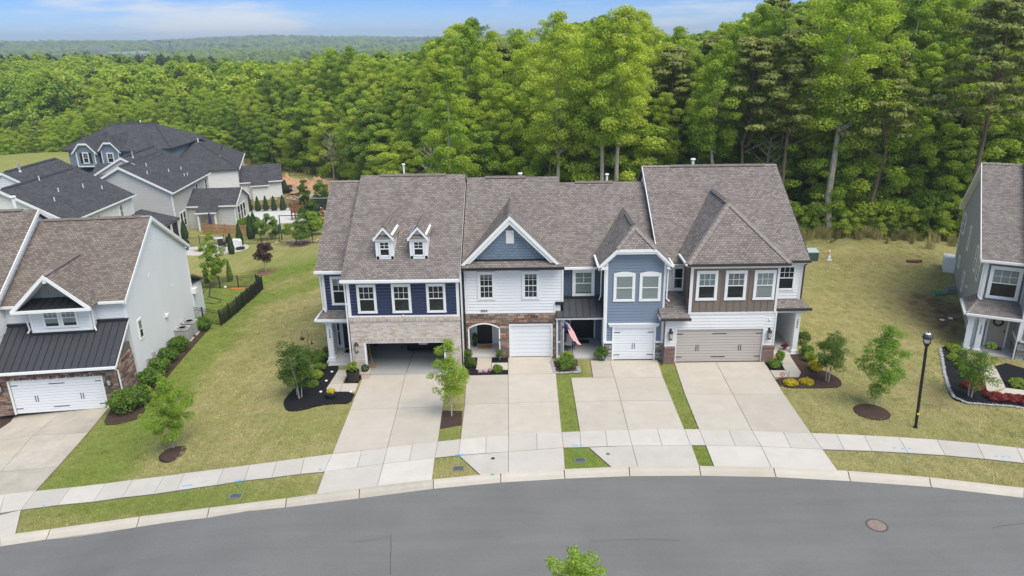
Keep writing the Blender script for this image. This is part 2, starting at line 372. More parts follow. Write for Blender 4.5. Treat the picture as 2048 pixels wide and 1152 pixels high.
CONCS = mat('concrete_stained', rough=.9, spec=.2, fn=conc_fn(.22, (.50, .455, .38)))
KERBM = mat('concrete_kerb', rough=.9, spec=.2, fn=conc_fn(.12, (.54, .49, .41)))
SKERB = mat('kerb_worn', rough=.9, spec=.2, fn=conc_fn(.22, (.46, .42, .35)))
JOINT = mat('joint_dark', (.17, .145, .115), 1)
DARKSOIL = mat('black_mulch', (.012, .0115, .012), 1, noise=(14, .6, 6), bump=(30, .05))
BARK = mat('brown_mulch', (.075, .045, .035), 1, noise=(16, .6, 6), bump=(25, .06))

def road_fn(m, n, l, p, tcn):
    geo = n.new('ShaderNodeNewGeometry')
    def N(s, d, sx=1, sy=1):
        mp = n.new('ShaderNodeMapping'); mp.inputs['Scale'].default_value = (sx, sy, 1); l.new(geo.outputs['Position'], mp.inputs[0])
        t = n.new('ShaderNodeTexNoise'); t.inputs['Scale'].default_value = s; t.inputs['Detail'].default_value = d; l.new(mp.outputs[0], t.inputs['Vector']); return t.outputs['Fac']
    r = n.new('ShaderNodeMapRange'); l.new(N(.35, 6), r.inputs['Value']); r.inputs['From Min'].default_value = .3; r.inputs['From Max'].default_value = .7; r.inputs['To Min'].default_value = .93; r.inputs['To Max'].default_value = 1.07
    r2 = n.new('ShaderNodeMapRange'); l.new(N(55, 2), r2.inputs['Value']); r2.inputs['From Min'].default_value = .25; r2.inputs['From Max'].default_value = .75; r2.inputs['To Min'].default_value = .72; r2.inputs['To Max'].default_value = 1.28
    r3 = n.new('ShaderNodeMapRange'); l.new(N(1.2, 5, .12, 1.6), r3.inputs['Value']); r3.inputs['From Min'].default_value = .3; r3.inputs['From Max'].default_value = .7; r3.inputs['To Min'].default_value = .95; r3.inputs['To Max'].default_value = 1.05
    a = n.new('ShaderNodeMath'); a.operation = 'MULTIPLY'; l.new(r.outputs[0], a.inputs[0]); l.new(r2.outputs[0], a.inputs[1])
    a2 = n.new('ShaderNodeMath'); a2.operation = 'MULTIPLY'; l.new(a.outputs[0], a2.inputs[0]); l.new(r3.outputs[0], a2.inputs[1])
    h = n.new('ShaderNodeHueSaturation'); h.inputs['Color'].default_value = (.175, .172, .164, 1); l.new(a2.outputs[0], h.inputs['Value']); l.new(h.outputs[0], p.inputs['Base Color'])
    b = n.new('ShaderNodeBump'); b.inputs['Distance'].default_value = .01; l.new(N(60, 3), b.inputs['Height']); l.new(b.outputs[0], p.inputs['Normal'])
ASPH = mat('asphalt', rough=.88, spec=.25, fn=road_fn)

KB = [(-21.45,24.56),(-19.46,24.76),(-15.71,24.73),(-12.71,24.52),(-9.68,24.78),(-6.88,25.42),(-3.92,25.98),(-1.11,26.40),(1.57,26.62),(4.36,26.77),(7.35,26.74),(10.46,26.58),(13.47,26.24),(16.61,25.71),(19.99,24.88)]
KF = [(-21.02,23.93),(-19.30,24.16),(-15.52,24.08),(-12.58,23.92),(-9.57,24.25),(-6.77,24.79),(-3.85,25.39),(-1.10,25.78),(1.58,26.00),(4.30,26.13),(7.28,26.10),(10.37,25.93),(13.32,25.58),(16.39,25.11),(19.62,24.31)]
def extend(L, k0, k1, step):
    a = np.array(L[0])-np.array(L[1]); a = a/np.hypot(*a)*step; b = np.array(L[-1])-np.array(L[-2]); b = b/np.hypot(*b)*step
    ca, sa = math.cos(.045), math.sin(.045)
    pre = []; p = np.array(L[0])
    for _ in range(k0): a = np.array((a[0]*ca-a[1]*sa, a[0]*sa+a[1]*ca)); p = p+a; pre.append(tuple(p))
    post = []; p = np.array(L[-1])
    for _ in range(k1): b = np.array((b[0]*ca+b[1]*sa, -b[0]*sa+b[1]*ca)); p = p+b; post.append(tuple(p))
    return pre[::-1]+list(L)+post
KBx, KFx = extend(KB, 5, 5, 3.0), extend(KF, 5, 5, 3.0)
# road sheet, lying 10 cm below the kerb top
RS = []
near = [(x, -(y-21)*.6+12.8) for x, y in KFx]
road = empty('road'); road['kind'] = 'structure'
mb = MB()
KFd = [tuple(np.array(KFx[i])*(1-t)+np.array(KFx[i+1])*t) for i in range(len(KFx)-1) for t in (0, .2, .4, .6, .8)]+[KFx[-1]]
gx = np.array([[(a[0], a[1]*(1-t)+(13.2-(25-a[1])*.9)*t) for t in np.linspace(0, 1, 25)] for a in KFd]); gz = TH(gx[..., 0], gx[..., 1])+.05
nr_, nc_ = gz.shape
mb.add(np.c_[gx.reshape(-1, 2), gz.ravel()], [(i*nc_+j, i*nc_+j+1, (i+1)*nc_+j+1, (i+1)*nc_+j) for i in range(nr_-1) for j in range(nc_-1)])
mb.build('asphalt', ASPH, road, kind='structure')
kerb = empty('kerb'); kerb['kind'] = 'structure'
for i in range(len(KFx)-1):
    a, b, c, d = [np.array(p) for p in (KFx[i], KFx[i+1], KBx[i+1], KBx[i])]
    g_ = .02; e = (b-a)/np.hypot(*(b-a))*g_; a2, b2, c2, d2 = a+e, b-e, c-e, d+e
    m1, m2 = a2+(d2-a2)*.5, b2+(c2-b2)*.5; n1, n2 = a2+(d2-a2)*.75, b2+(c2-b2)*.75
    Z_ = lambda p, h: (p[0], p[1], th(p[0], p[1])+h)
    vs = [Z_(a2, .04), Z_(b2, .04), Z_(m2, .055), Z_(m1, .055), Z_(n2, .10), Z_(n1, .10), Z_(c2, .11), Z_(d2, .11), Z_(d2, -.2), Z_(c2, -.2), Z_(a2, -.2), Z_(b2, -.2)]
    MB().add(vs, [(0, 1, 2, 3), (3, 2, 4, 5), (5, 4, 6, 7), (7, 6, 9, 8), (10, 11, 1, 0), (0, 3, 5, 7, 8, 10), (1, 11, 9, 6, 4, 2)]).build('kerbstone', SKERB if i in (9, 10, 4) else KERBM, kerb)
# pavement squares
SF = [(-22.63,26.25),(-21.78,26.38),(-20.27,26.54),(-18.74,26.59),(-17.48,26.62),(-15.97,26.43),(-14.91,26.35),(-13.12,26.26),(-11.97,26.33),(-10.81,26.38),(-9.64,26.59),(-8.69,26.73),(-7.33,27.05),(-6.24,27.29),(-5.14,27.49),(-4.05,27.71),(-3.03,27.90),(-1.82,28.04),(-0.82,28.13),(0.46,28.29),(1.65,28.42),(2.44,28.44),(3.63,28.49),(4.75,28.50),(6.08,28.50),(7.37,28.50),(8.05,28.48),(9.36,28.39),(10.50,28.32),(11.78,28.17),(13.12,28.03),(14.05,27.95),(15.23,27.85),(16.72,27.66),(18.22,27.43),(19.75,27.12),(21.22,26.76)]
SB = [(-23.37,27.66),(-22.04,27.77),(-20.48,27.84),(-18.93,27.95),(-17.71,27.98),(-16.17,27.81),(-15.18,27.72),(-13.34,27.55),(-12.16,27.55),(-10.99,27.65),(-9.83,27.85),(-8.67,28.12),(-7.41,28.37),(-6.30,28.61),(-5.19,28.84),(-4.06,29.06),(-3.04,29.25),(-1.87,29.43),(-0.84,29.56),(0.47,29.69),(1.64,29.77),(2.49,29.82),(3.69,29.89),(4.76,29.93),(6.13,29.94),(7.39,29.91),(8.07,29.88),(9.44,29.78),(10.50,29.68),(11.89,29.55),(13.13,29.43),(14.26,29.31),(15.47,29.17),(16.95,28.98),(18.56,28.71),(20.15,28.37),(21.69,28.00)]
SFx, SBx = extend(SF, 8, 8, 1.6), extend(SB, 8, 8, 1.6)
pave = empty('pavement'); pave['kind'] = 'structure'
drape('joint_bed', SFx+SBx[::-1], .035, JOINT, parent=pave, kind='structure')
def inset(poly, g_):
    """shrink a convex polygon by g_"""
    P = [np.array(p, float) for p in poly]; n = len(P); ar = sum(P[i][0]*P[(i+1) % n][1]-P[(i+1) % n][0]*P[i][1] for i in range(n)); s = 1 if ar > 0 else -1; out = []
    for i in range(n):
        a, b, c = P[i-1], P[i], P[(i+1) % n]; d1 = (b-a)/np.hypot(*(b-a)); d2 = (c-b)/np.hypot(*(c-b))
        n1 = np.array((-d1[1], d1[0]))*s; n2 = np.array((-d2[1], d2[0]))*s; k = 1+n1@n2
        out.append(tuple(b+(n1+n2)/max(k, .3)*g_))
    return out
for i in range(len(SFx)-1):
    drape('paving_slab', inset([SFx[i], SFx[i+1], SBx[i+1], SBx[i]], .009), .055, CONCW if i > 9 else CONCW, 1.2, parent=pave)

def driveway(name, label, slabs, m, outline=None):
    r = empty(name); r['kind'] = 'structure'
    for s in slabs:
        drape('concrete_slab', inset(s, .011), .05, m, 1.0, parent=r)
    if outline: drape('joint_bed', outline, .03, JOINT, parent=r, kind='structure')
    return r
def quadsplit(L, C, R):
    out = []
    for i in range(len(L)-1):
        out.append([L[i], C[i], C[i+1], L[i+1]]); out.append([C[i], R[i], R[i+1], C[i+1]])
    return out
# white-washed brick unit's drive
nl = [(-8.92,36.09),(-8.79,32.19),(-8.67,28.15)]; nc = [(-6.62,36.12),(-6.44,32.29),(-6.30,28.61)]; nr = [(-4.37,36.18),(-4.17,32.39),(-4.06,29.06)]
driveway('driveway', '', quadsplit(nl, nc, nr), CONC, nl+[nc[2]]+nr[::-1])
al = [(-8.66,26.75),(-8.57,25.09)]; ac = [(-6.24,27.29),(-6.20,25.56)]; ar_ = [(-4.05,27.71),(-3.97,25.96)]
driveway('driveway', '', quadsplit(al, ac, ar_), CONCW, al+ar_[::-1])
# stone unit's drive
wl = [(-3.25,35.90),(-3.10,32.62),(-3.04,29.25)]; wc = [(-0.97,35.96),(-0.90,32.67),(-0.84,29.56)]; wr = [(1.65,36.02),(1.64,32.82),(1.64,29.77)]
driveway('driveway', '', quadsplit(wl, wc, wr)+[[(-1.00,38.22),(1.49,38.25),wr[0],wc[0]]], CONC, wl+[wc[2]]+wr[::-1]+[(1.49,38.25),(-1.00,38.22),wc[0]])
wa = [(-2.99,27.87),(-1.96,26.33)]; wb = [(-0.82,28.13),(-0.79,26.48)]; wd = [(1.65,28.42),(1.62,26.66)]
driveway('driveway', '', quadsplit(wa, wb, wd), CONCW, wa+wd[::-1])
# blue unit's drive
bl = [(2.44,35.47),(2.47,32.74),(2.49,29.82)]; bc = [(4.79,35.47),(4.79,32.79),(4.76,29.93)]; br_ = [(7.40,35.40),(7.39,32.73),(7.39,29.91)]
driveway('driveway', '', quadsplit(bl, bc, br_)+[[(3.68,37.63),(4.77,37.61),bc[0],(3.63,35.50)],[(4.77,37.61),(7.49,37.59),br_[0],bc[0]]], CONC,
    [(3.68,37.63),(7.49,37.59)]+br_+bl[::-1]+[(3.63,35.50)])
ba = [(2.79,28.42),(3.63,26.79)]; bb = [(4.75,28.50),(4.75,26.80)]; bd = [(7.42,28.50),(7.37,26.76)]
driveway('driveway', '', quadsplit(ba, bb, bd), CONCW, ba+bd[::-1])
# brown unit's drive
rl = [(8.38,37.21),(8.16,33.44),(8.07,29.88)]; rc = [(10.72,37.24),(10.61,33.37),(10.50,29.68)]; rd = [(13.44,37.20),(13.21,33.31),(13.13,29.43)]
driveway('driveway', '', quadsplit(rl, rc, rd), CONC, rl+[rc[2]]+rd[::-1])
ra = [(8.05,28.48),(8.00,26.74)]; rb = [(10.50,28.32),(10.40,26.60)]; re_ = [(13.12,28.03),(13.10,26.32)]
driveway('driveway', '', quadsplit(ra, rb, re_), CONCW, ra+re_[::-1])
# left house drive
ll = [(-28.35,35.00),(-27.60,33.51),(-24.76,29.35),(-23.58,27.63)]
ll = [(-29.6,34.7),(-30.6,31.6),(-32.2,27.6),(-32.9,25.7)]
lc = [(-25.25,35.24),(-25.35,32.74),(-24.84,29.54),(-24.9,26.8)]; lr = [(-22.75,35.24),(-22.46,32.74),(-22.19,29.68),(-22.04,27.77)]
driveway('driveway', '', quadsplit(ll, lc, lr), CONCS, ll+[lc[3]]+lr[::-1])
la = [(-30.8,25.0),(-31.2,23.2)]; lb = [(-22.63,26.25),(-21.81,25.07)]; lb = [(-24.6,25.3),(-24.9,23.7)]; ld = [(-21.78,26.38),(-20.87,24.65)]
driveway('driveway', '', quadsplit(la, lb, ld), CONCW, la+ld[::-1])
# footpaths to the doors
def path(slabs, m=CONC):
    r = empty('path'); r['kind'] = 'structure'
    for s in slabs: drape('path_slab', inset(s, .012), .05, m, 1.0, parent=r)
path([[(-10.49,36.86),(-9.86,36.81),(-9.82,35.93),(-10.52,35.98)],[(-10.52,35.98),(-9.82,35.93),(-9.85,35.12),(-10.56,35.14)],[(-10.56,35.14),(-9.85,35.12),(-9.76,34.16),(-10.61,34.19)],[(-9.85,35.12),(-8.99,35.12),(-8.94,34.13),(-9.76,34.16)]])
path([[(-2.78,38.21),(-1.94,38.18),(-1.94,36.59),(-2.77,36.61)],[(-1.92,37.50),(-1.01,37.51),(-0.99,36.56),(-1.91,36.59)]])
path([[(14.43,38.82),(15.27,38.87),(15.08,36.95),(14.30,36.97)],[(14.30,36.97),(15.08,36.95),(14.97,35.22),(14.15,35.24)],[(13.38,36.10),(14.22,36.08),(14.15,35.24),(13.37,35.23)]])
path([[(25.47,37.27),(26.63,37.47),(25.93,35.65),(24.78,35.41)],[(24.78,35.41),(25.93,35.65),(25.28,34.35),(23.78,33.54)],[(25.28,34.35),(26.47,34.16),(25.99,33.46),(24.10,33.37)]])
# mulch beds
def bed(poly, m, h=.06):
    if len(poly) > 9:
        q = []
        for i in range(len(poly)):
            a, b = np.array(poly[i]), np.array(poly[(i+1) % len(poly)]); q += [tuple(a*.8+b*.2), tuple(a*.2+b*.8)]
        poly = q
    return drape('mulch_bed', poly, h, m, kind='structure')
bed([(-12.55,33.45),(-12.49,34.26),(-12.25,35.47),(-11.94,36.82),(-11.93,39.52),(-11.59,39.60),(-10.98,37.83),(-10.71,37.80),(-10.49,36.86),(-10.52,35.98),(-10.61,34.19),(-8.93,34.10),(-8.92,32.87),(-9.75,32.84),(-10.44,32.73),(-11.32,32.26),(-12.07,32.40)], DARKSOIL)
bed([(-9.80,35.93),(-9.01,36.09),(-9.01,35.18),(-9.79,35.20)], DARKSOIL)
bed([(-3.77,39.44),(-3.28,38.29),(-2.78,38.21),(-2.80,36.61),(-0.99,36.50),(-0.98,35.99),(-3.12,35.99),(-3.49,37.35)], DARKSOIL)
bed([(-1.94,38.18),(-1.02,38.15),(-1.01,37.54),(-1.92,37.57)], DARKSOIL)
bed([(1.55,37.60),(2.93,37.83),(2.93,36.20),(1.60,36.05)], BARK, .05)
bed([(13.39,37.00),(14.11,37.58),(14.25,36.98),(14.21,36.14),(13.42,36.16)], DARKSOIL)
bed([(13.35,35.17),(14.94,35.13),(15.18,38.44),(15.81,38.85),(15.74,37.60),(15.88,36.47),(16.51,35.64),(16.75,34.90),(16.59,34.26),(16.14,33.93),(13.35,34.00)], BARK)
bed([(-4.28,31.98),(-3.17,31.95),(-3.10,30.58),(-4.10,30.27)], BARK, .045)
bed([(-22.95,45.18),(-22.75,45.95),(-22.54,47.49),(-21.99,47.34),(-21.57,43.68),(-21.21,39.53),(-20.82,35.92),(-20.31,33.94),(-21.17,33.40),(-22.11,33.42),(-22.60,35.17),(-23.31,37.68),(-23.26,40.94)], BARK, .05)
bed([(-28.61,34.98),(-27.82,35.04),(-27.58,34.35),(-27.68,33.62)], BARK)
bed([(24.59,39.42),(25.38,40.08),(26.53,39.95),(25.05,37.44),(25.47,37.27),(23.78,33.54),(24.10,33.37),(26.23,33.43),(25.27,32.02),(23.61,32.20),(21.93,32.13),(21.41,32.54),(21.78,33.64)], DARKSOIL)
bed([(26.60,37.33),(27.51,37.78),(28.25,36.83),(26.51,34.23),(25.33,34.42)], DARKSOIL)
def ring(c, rx, ry=None):
    ry = ry or rx; return [(c[0]+rx*math.cos(t)*(1+.06*math.sin(3*t+c[0])), c[1]+ry*math.sin(t)*(1+.06*math.cos(4*t+c[1]))) for t in np.linspace(0, 2*PI, 26, endpoint=False)]
RINGS = []
for c, r_ in (((-16.56,29.80), .72), ((16.84,31.41), .83)):
    mb = MB(); pr = [(r_*1.02, 0.0), (r_*.9, .05), (r_*.55, .10), (r_*.1, .12)]
    mb.lathe(pr, 24); mb.build('mulch_mound', BARK, loc=(c[0], c[1], th(*c)+.0), kind='structure', smooth=True)
drape('mulch_bed', ring((-24.98,66.69), .9), .04, mat('reddish_mulch', (.20, .11, .07), 1, noise=(9, .4)), kind='structure')
drape('mulch_bed', ring((-25.11,78.32), 1.2), .04, mat('reddish_mulch'), kind='structure')
# patios behind the left row
PATIO = mat('patio_concrete', rough=.9, fn=conc_fn(.1, (.55, .50, .45)))
drape('patio', [(-37.25,74.22),(-38.64,78.67),(-33.10,80.12),(-31.57,79.40),(-30.75,78.24),(-30.55,76.95),(-30.89,75.78),(-31.83,74.72),(-34.47,73.98)], .05, PATIO, kind='structure')
drape('patio', [(-39.6,93),(-27.5,92.5),(-27.8,103.5),(-39.8,103.5)], .12, mat('pale_patio', (.62, .61, .58), .8, noise=(.6, .1)), kind='structure')

# ---------------- short grass blades over the near lawns ----------------
def road_y(x): return np.interp(x, [p[0] for p in KBx], [p[1] for p in KBx])
gx_, gy_ = np.meshgrid(np.arange(-33, 34, .34), np.arange(20, 68, .34)); GP_ = np.c_[gx_.ravel(), gy_.ravel()]+RNG.uniform(-.17, .17, (gx_.size, 2))
k_ = GP_[:, 1] > road_y(GP_[:, 0])+.12
for poly in EXCL: k_ &= ~pip(GP_, poly)
for (x0, x1, y0, y1) in ((-11.6,-9.2,37.4,50),(-9.6,15.9,36.2,51),(-11.4,15.9,38,50)): k_ &= ~((GP_[:, 0] > x0) & (GP_[:, 0] < x1) & (GP_[:, 1] > y0) & (GP_[:, 1] < y1))
for (ox, oy, an, u0, u1, v0, v1) in ((-22.84,35.27,math.radians(7.17),-12,1.1,-.1,15),(27.15,40.71,math.radians(-25.48),-.1,10,-1.6,14.5)):
    dx, dy = GP_[:, 0]-ox, GP_[:, 1]-oy; u = dx*math.cos(an)+dy*math.sin(an); v = -dx*math.sin(an)+dy*math.cos(an); k_ &= ~((u > u0) & (u < u1) & (v > v0) & (v < v1))
k_ &= np.interp(np.abs(GP_[:, 0])*0+GP_[:, 1], [20, 68], [0, 1])*0+1 > 0
GP_ = GP_[k_]
ri_ = np.clip(np.round((np.hypot(GP_[:, 0], GP_[:, 1]-45)-.35)/.5).astype(int), 0, len(rr)-1); ai_ = np.round(np.arctan2(GP_[:, 1]-45, GP_[:, 0])/(2*PI)*na).astype(int) % na
GZ_ = zg[ri_, ai_]; bare = GZ_[:, 2] > .45; GP_, GZ_ = GP_[~bare], GZ_[~bare]
# ---------------- foliage ----------------
def leaf_mat(name, cols, trans=.5, hue=.02, dark=.55):
    m = bpy.data.materials.new(name); m.use_nodes = True; n = m.node_tree.nodes; l = m.node_tree.links; n.clear()
    o = n.new('ShaderNodeOutputMaterial'); oi = n.new('ShaderNodeObjectInfo'); vc = n.new('ShaderNodeVertexColor'); vc.layer_name = 'tone'
    sp = n.new('ShaderNodeSeparateColor'); l.new(vc.outputs['Color'], sp.inputs[0])
    rp = n.new('ShaderNodeValToRGB'); rp.color_ramp.elements[0].color = (*cols[0], 1); rp.color_ramp.elements[-1].color = (*cols[-1], 1)
    for i, c in enumerate(cols[1:-1]): e = rp.color_ramp.elements.new((i+1)/(len(cols)-1)); e.color = (*c, 1)
    ad = n.new('ShaderNodeMath'); ad.operation = 'MULTIPLY_ADD'; l.new(sp.outputs[0], ad.inputs[0]); ad.inputs[1].default_value = .34; 
    ml = n.new('ShaderNodeMath'); ml.operation = 'MULTIPLY'; l.new(oi.outputs['Random'], ml.inputs[0]); ml.inputs[1].default_value = .66; l.new(ml.outputs[0], ad.inputs[2])
    l.new(ad.outputs[0], rp.inputs['Fac'])
    h = n.new('ShaderNodeHueSaturation'); l.new(rp.outputs[0], h.inputs['Color'])
    r = n.new('ShaderNodeMapRange'); l.new(sp.outputs[1], r.inputs['Value']); r.inputs['To Min'].default_value = 1-dark*.5; r.inputs['To Max'].default_value = 1+dark*.5; l.new(r.outputs[0], h.inputs['Value'])
    d = n.new('ShaderNodeBsdfDiffuse'); t = n.new('ShaderNodeBsdfTranslucent'); g = n.new('ShaderNodeBsdfGlossy'); g.inputs['Roughness'].default_value = .5
    l.new(h.outputs[0], d.inputs['Color']); h2 = n.new('ShaderNodeHueSaturation'); h2.inputs['Value'].default_value = 1.25; h2.inputs['Saturation'].default_value = 1.1; l.new(h.outputs[0], h2.inputs['Color']); l.new(h2.outputs[0], t.inputs['Color'])
    mx = n.new('ShaderNodeMixShader'); mx.inputs[0].default_value = trans; l.new(d.outputs[0], mx.inputs[1]); l.new(t.outputs[0], mx.inputs[2])
    m2 = n.new('ShaderNodeMixShader'); m2.inputs[0].default_value = .025; l.new(mx.outputs[0], m2.inputs[1]); l.new(g.outputs[0], m2.inputs[2]); l.new(m2.outputs[0], o.inputs['Surface'])
    return m
LEAF = leaf_mat('leaf_broad', [(.16,.25,.045), (.23,.33,.04), (.32,.44,.05), (.42,.52,.06), (.50,.57,.08), (.37,.48,.10)])
LEAFD = leaf_mat('leaf_deep', [(.045,.10,.014), (.065,.14,.018), (.10,.185,.022)])
NEED = leaf_mat('needles', [(.22,.26,.06), (.29,.32,.08), (.25,.31,.07)], .35)
NEEDF = leaf_mat('needles_far', [(.05,.07,.018), (.075,.09,.024), (.06,.085,.02)], .1)
TRUNK = mat('bark_grey', (.40, .36, .30), 1, noise=(3, .3), rnd=.25, bump=(8, .05))
PINEB = mat('bark_pine', (.17, .115, .085), 1, noise=(3, .35), rnd=.2)
def cloud(cl, n, size, up=.35, shell=.34, aspect=1.2, rng=RNG, jit=.75):
    """leaf quads over clumps cl: rows (x,y,z,rx,ry,rz)"""
    cl = np.asarray(cl, float); w = cl[:, 3]*cl[:, 4]+cl[:, 3]*cl[:, 5]; k = rng.choice(len(cl), n, p=w/w.sum())
    ct = rng.random(len(cl))
    d = rng.normal(size=(n, 3)); d[:, 2] += up; d /= np.linalg.norm(d, axis=1)[:, None]
    rad = (shell+(1.08-shell)*rng.random(n)**.6)[:, None]
    c = cl[k, :3]+d*rad*cl[k, 3:6]
    nn = d+rng.normal(size=(n, 3))*jit; nn[:, 2] += .75; nn /= np.linalg.norm(nn, axis=1)[:, None]
    a = np.cross(nn, rng.normal(size=(n, 3))); a /= np.linalg.norm(a, axis=1)[:, None]; b = np.cross(nn, a)
    s = (size*(.6+.8*rng.random(n)))[:, None]*.5
    V = np.stack([c-a*s*aspect, c-b*s*.8, c+a*s*aspect, c+b*s*.8], 1).reshape(-1, 3)
    F = np.arange(n*4).reshape(n, 4)
    A = np.c_[np.clip(ct[k]*.7+rng.random(n)*.3, 0, 1), rng.random(n), np.zeros(n)]
    return V, F, A
def oak_clumps(H, R, z0, n, rng, cr=1.15, top=.55, shape=1.0):
    """clumps spread over an egg-shaped crown"""
    out = []; ph0 = rng.random()*6
    for i in range(n):
        t = (i+.5)/n; z = z0+(H-z0)*t
        u = (z-z0)/(H-z0); env = R*(math.sin(PI*min(1, (u*.92+.08))**(shape)))**.6 if u < .999 else .2
        k = rng.random()**.45; ph = i*2.399+rng.normal()*.5; r = env*k*(1+.22*math.sin(2*ph+ph0)+.16*math.sin(3*ph+u*9+ph0*2))
        s = cr*(.7+.6*rng.random())*(1-.35*u)
        out.append((r*math.cos(ph), r*math.sin(ph), z+rng.normal()*.3, s*1.15, s*1.15, s*.75))
    return out
def trunk_mesh(H, r, cl, nb, rng, lean=.02, m=None, start=.35, bare=0):
    mb = MB(); L = rng.normal(size=2)*lean*H
    pts = [(L[0]*t*t+rng.normal()*.01*H*(t > 0), L[1]*t*t+rng.normal()*.01*H*(t > 0), H*.93*t) for t in np.linspace(0, 1, 7)]
    pts[0] = (0, 0, -.4); mb.tube(pts, [r*(1-.82*t) for t in np.linspace(0, 1, 7)], 7)
    cl = sorted(cl, key=lambda c: rng.random())[:nb]
    for c in cl:
        z = max(H*start*.8, c[2]-.5*math.hypot(c[0], c[1])-.5); t = min(z/(H*.93), .98); b = (L[0]*t*t, L[1]*t*t, z)
        e = (c[0], c[1], c[2]); mid = ((b[0]+e[0])/2, (b[1]+e[1])/2, (b[2]+e[2])/2-.15)
        rr_ = r*(1-.8*t)*.5; mb.tube([b, mid, e], [rr_, rr_*.7, rr_*.3], 5, cap=False)
    return mb
def plant_mesh(nm, mb, m):
    me = bpy.data.meshes.new(nm); me.from_pydata(mb.v, [], mb.f); me.update(); me.materials.append(m); return me
VAR = {}
def variant(key, H, R, z0, ncl, nl, ls, lm=LEAF, tm=TRUNK, r=.22, nb=10, cr=1.15, seed=0, shape=1.0, up=.35):
    rng = np.random.default_rng(seed+11); cl = oak_clumps(H, R, z0, ncl, rng, cr, shape=shape)
    V, F, A = cloud(cl, nl, ls, rng=rng, up=up)
    VAR[key] = (fast_mesh('crown', V, F, lm, A), plant_mesh('trunk', trunk_mesh(H, r, cl, nb, rng), tm), H)
for i in range(4): variant('d%d' % i, 20, 4.1+.4*(i % 2), 3.6+i*.6, 150+15*i, 52000, .155, seed=i, cr=.82)
for i in range(3): variant('n%d' % i, 20, 2.6, 2.5, 100, 34000, .15, seed=20+i, cr=.72)
for i in range(2): variant('t%d' % i, 21, 3.2, 9.5, 110, 32000, .15, seed=120+i, cr=.8, r=.27, nb=16)
for i in range(3): variant('e%d' % i, 9, 2.7, .5, 80, 26000, .13, seed=40+i, cr=.62, r=.1)
variant('b0', 4, 1.9, .2, 36, 7000, .13, seed=60, cr=.55, r=.05)
variant('b1', 3, 1.7, .1, 30, 6000, .12, seed=61, cr=.5, r=.05)
for i in range(2): variant('f%d' % i, 14, 4.2, 3, 50, 7000, .40, seed=80+i, cr=1.15, r=.2, nb=3)
# pines: bare stem, flattened whorls
for i in range(2):
    rng = np.random.default_rng(90+i); H = 21; cl = []
    for k in range(44):
        z = 11.0+9.6*(k/44); R_ = 3.9*(1-((z-11.0)/10.8))**.75+.4; ph = k*2.4+rng.normal()*.4; r_ = R_*(.45+.6*rng.random())
        cl.append((r_*math.cos(ph), r_*math.sin(ph), z+.12*r_, .95, .95, .26))
    V, F, A = cloud(cl, 15000, .25, up=.1, shell=.1, aspect=1.9, rng=rng, jit=.6)
    mb = trunk_mesh(H, .24, cl, 26, rng, start=.5)
    for k in range(9):
        z = 5+k*.75; ph = rng.random()*7; mb.tube([(0, 0, z), (1.3*math.cos(ph), 1.3*math.sin(ph), z+.1)], [.03, .01], 4, cap=False)
    VAR['p%d' % i] = (fast_mesh('crown', V, F, NEED, A), plant_mesh('trunk', mb, PINEB), H)
V, F, A = cloud([(0, 0, 8, 2.3, 2.3, 4), (0, 0, 11, 1.5, 1.5, 3)], 1500, .5, rng=np.random.default_rng(5))
VAR['fp'] = (fast_mesh('crown', V, F, NEEDF, A), VAR['p0'][1], 14)
# bare, dead tree
mb = MB(); rng = np.random.default_rng(3); mb.tube([(0,0,-.3),(.1,0,3),(0,.2,6),(.3,.1,9.5)], [.16,.12,.08,.02], 6)
for k in range(26):
    z = 3.5+k*.22; ph = k*2.4; L = 2.2*(1-(k/40))+.3
    p1 = (L*.5*math.cos(ph), L*.5*math.sin(ph), z+L*.35); p2 = (L*math.cos(ph+.2), L*math.sin(ph+.2), z+L*.8)
    mb.tube([(0,0,z), p1, p2], [.05,.03,.01], 4, cap=False)
    for q in range(3):
        a = ph+rng.normal()*.8; mb.tube([p1, (p1[0]+.8*math.cos(a), p1[1]+.8*math.sin(a), p1[2]+.7)], [.018,.006], 3, cap=False)
DEAD = plant_mesh('trunk', mb, mat('dead_wood', (.34, .29, .25), 1, rnd=.1))

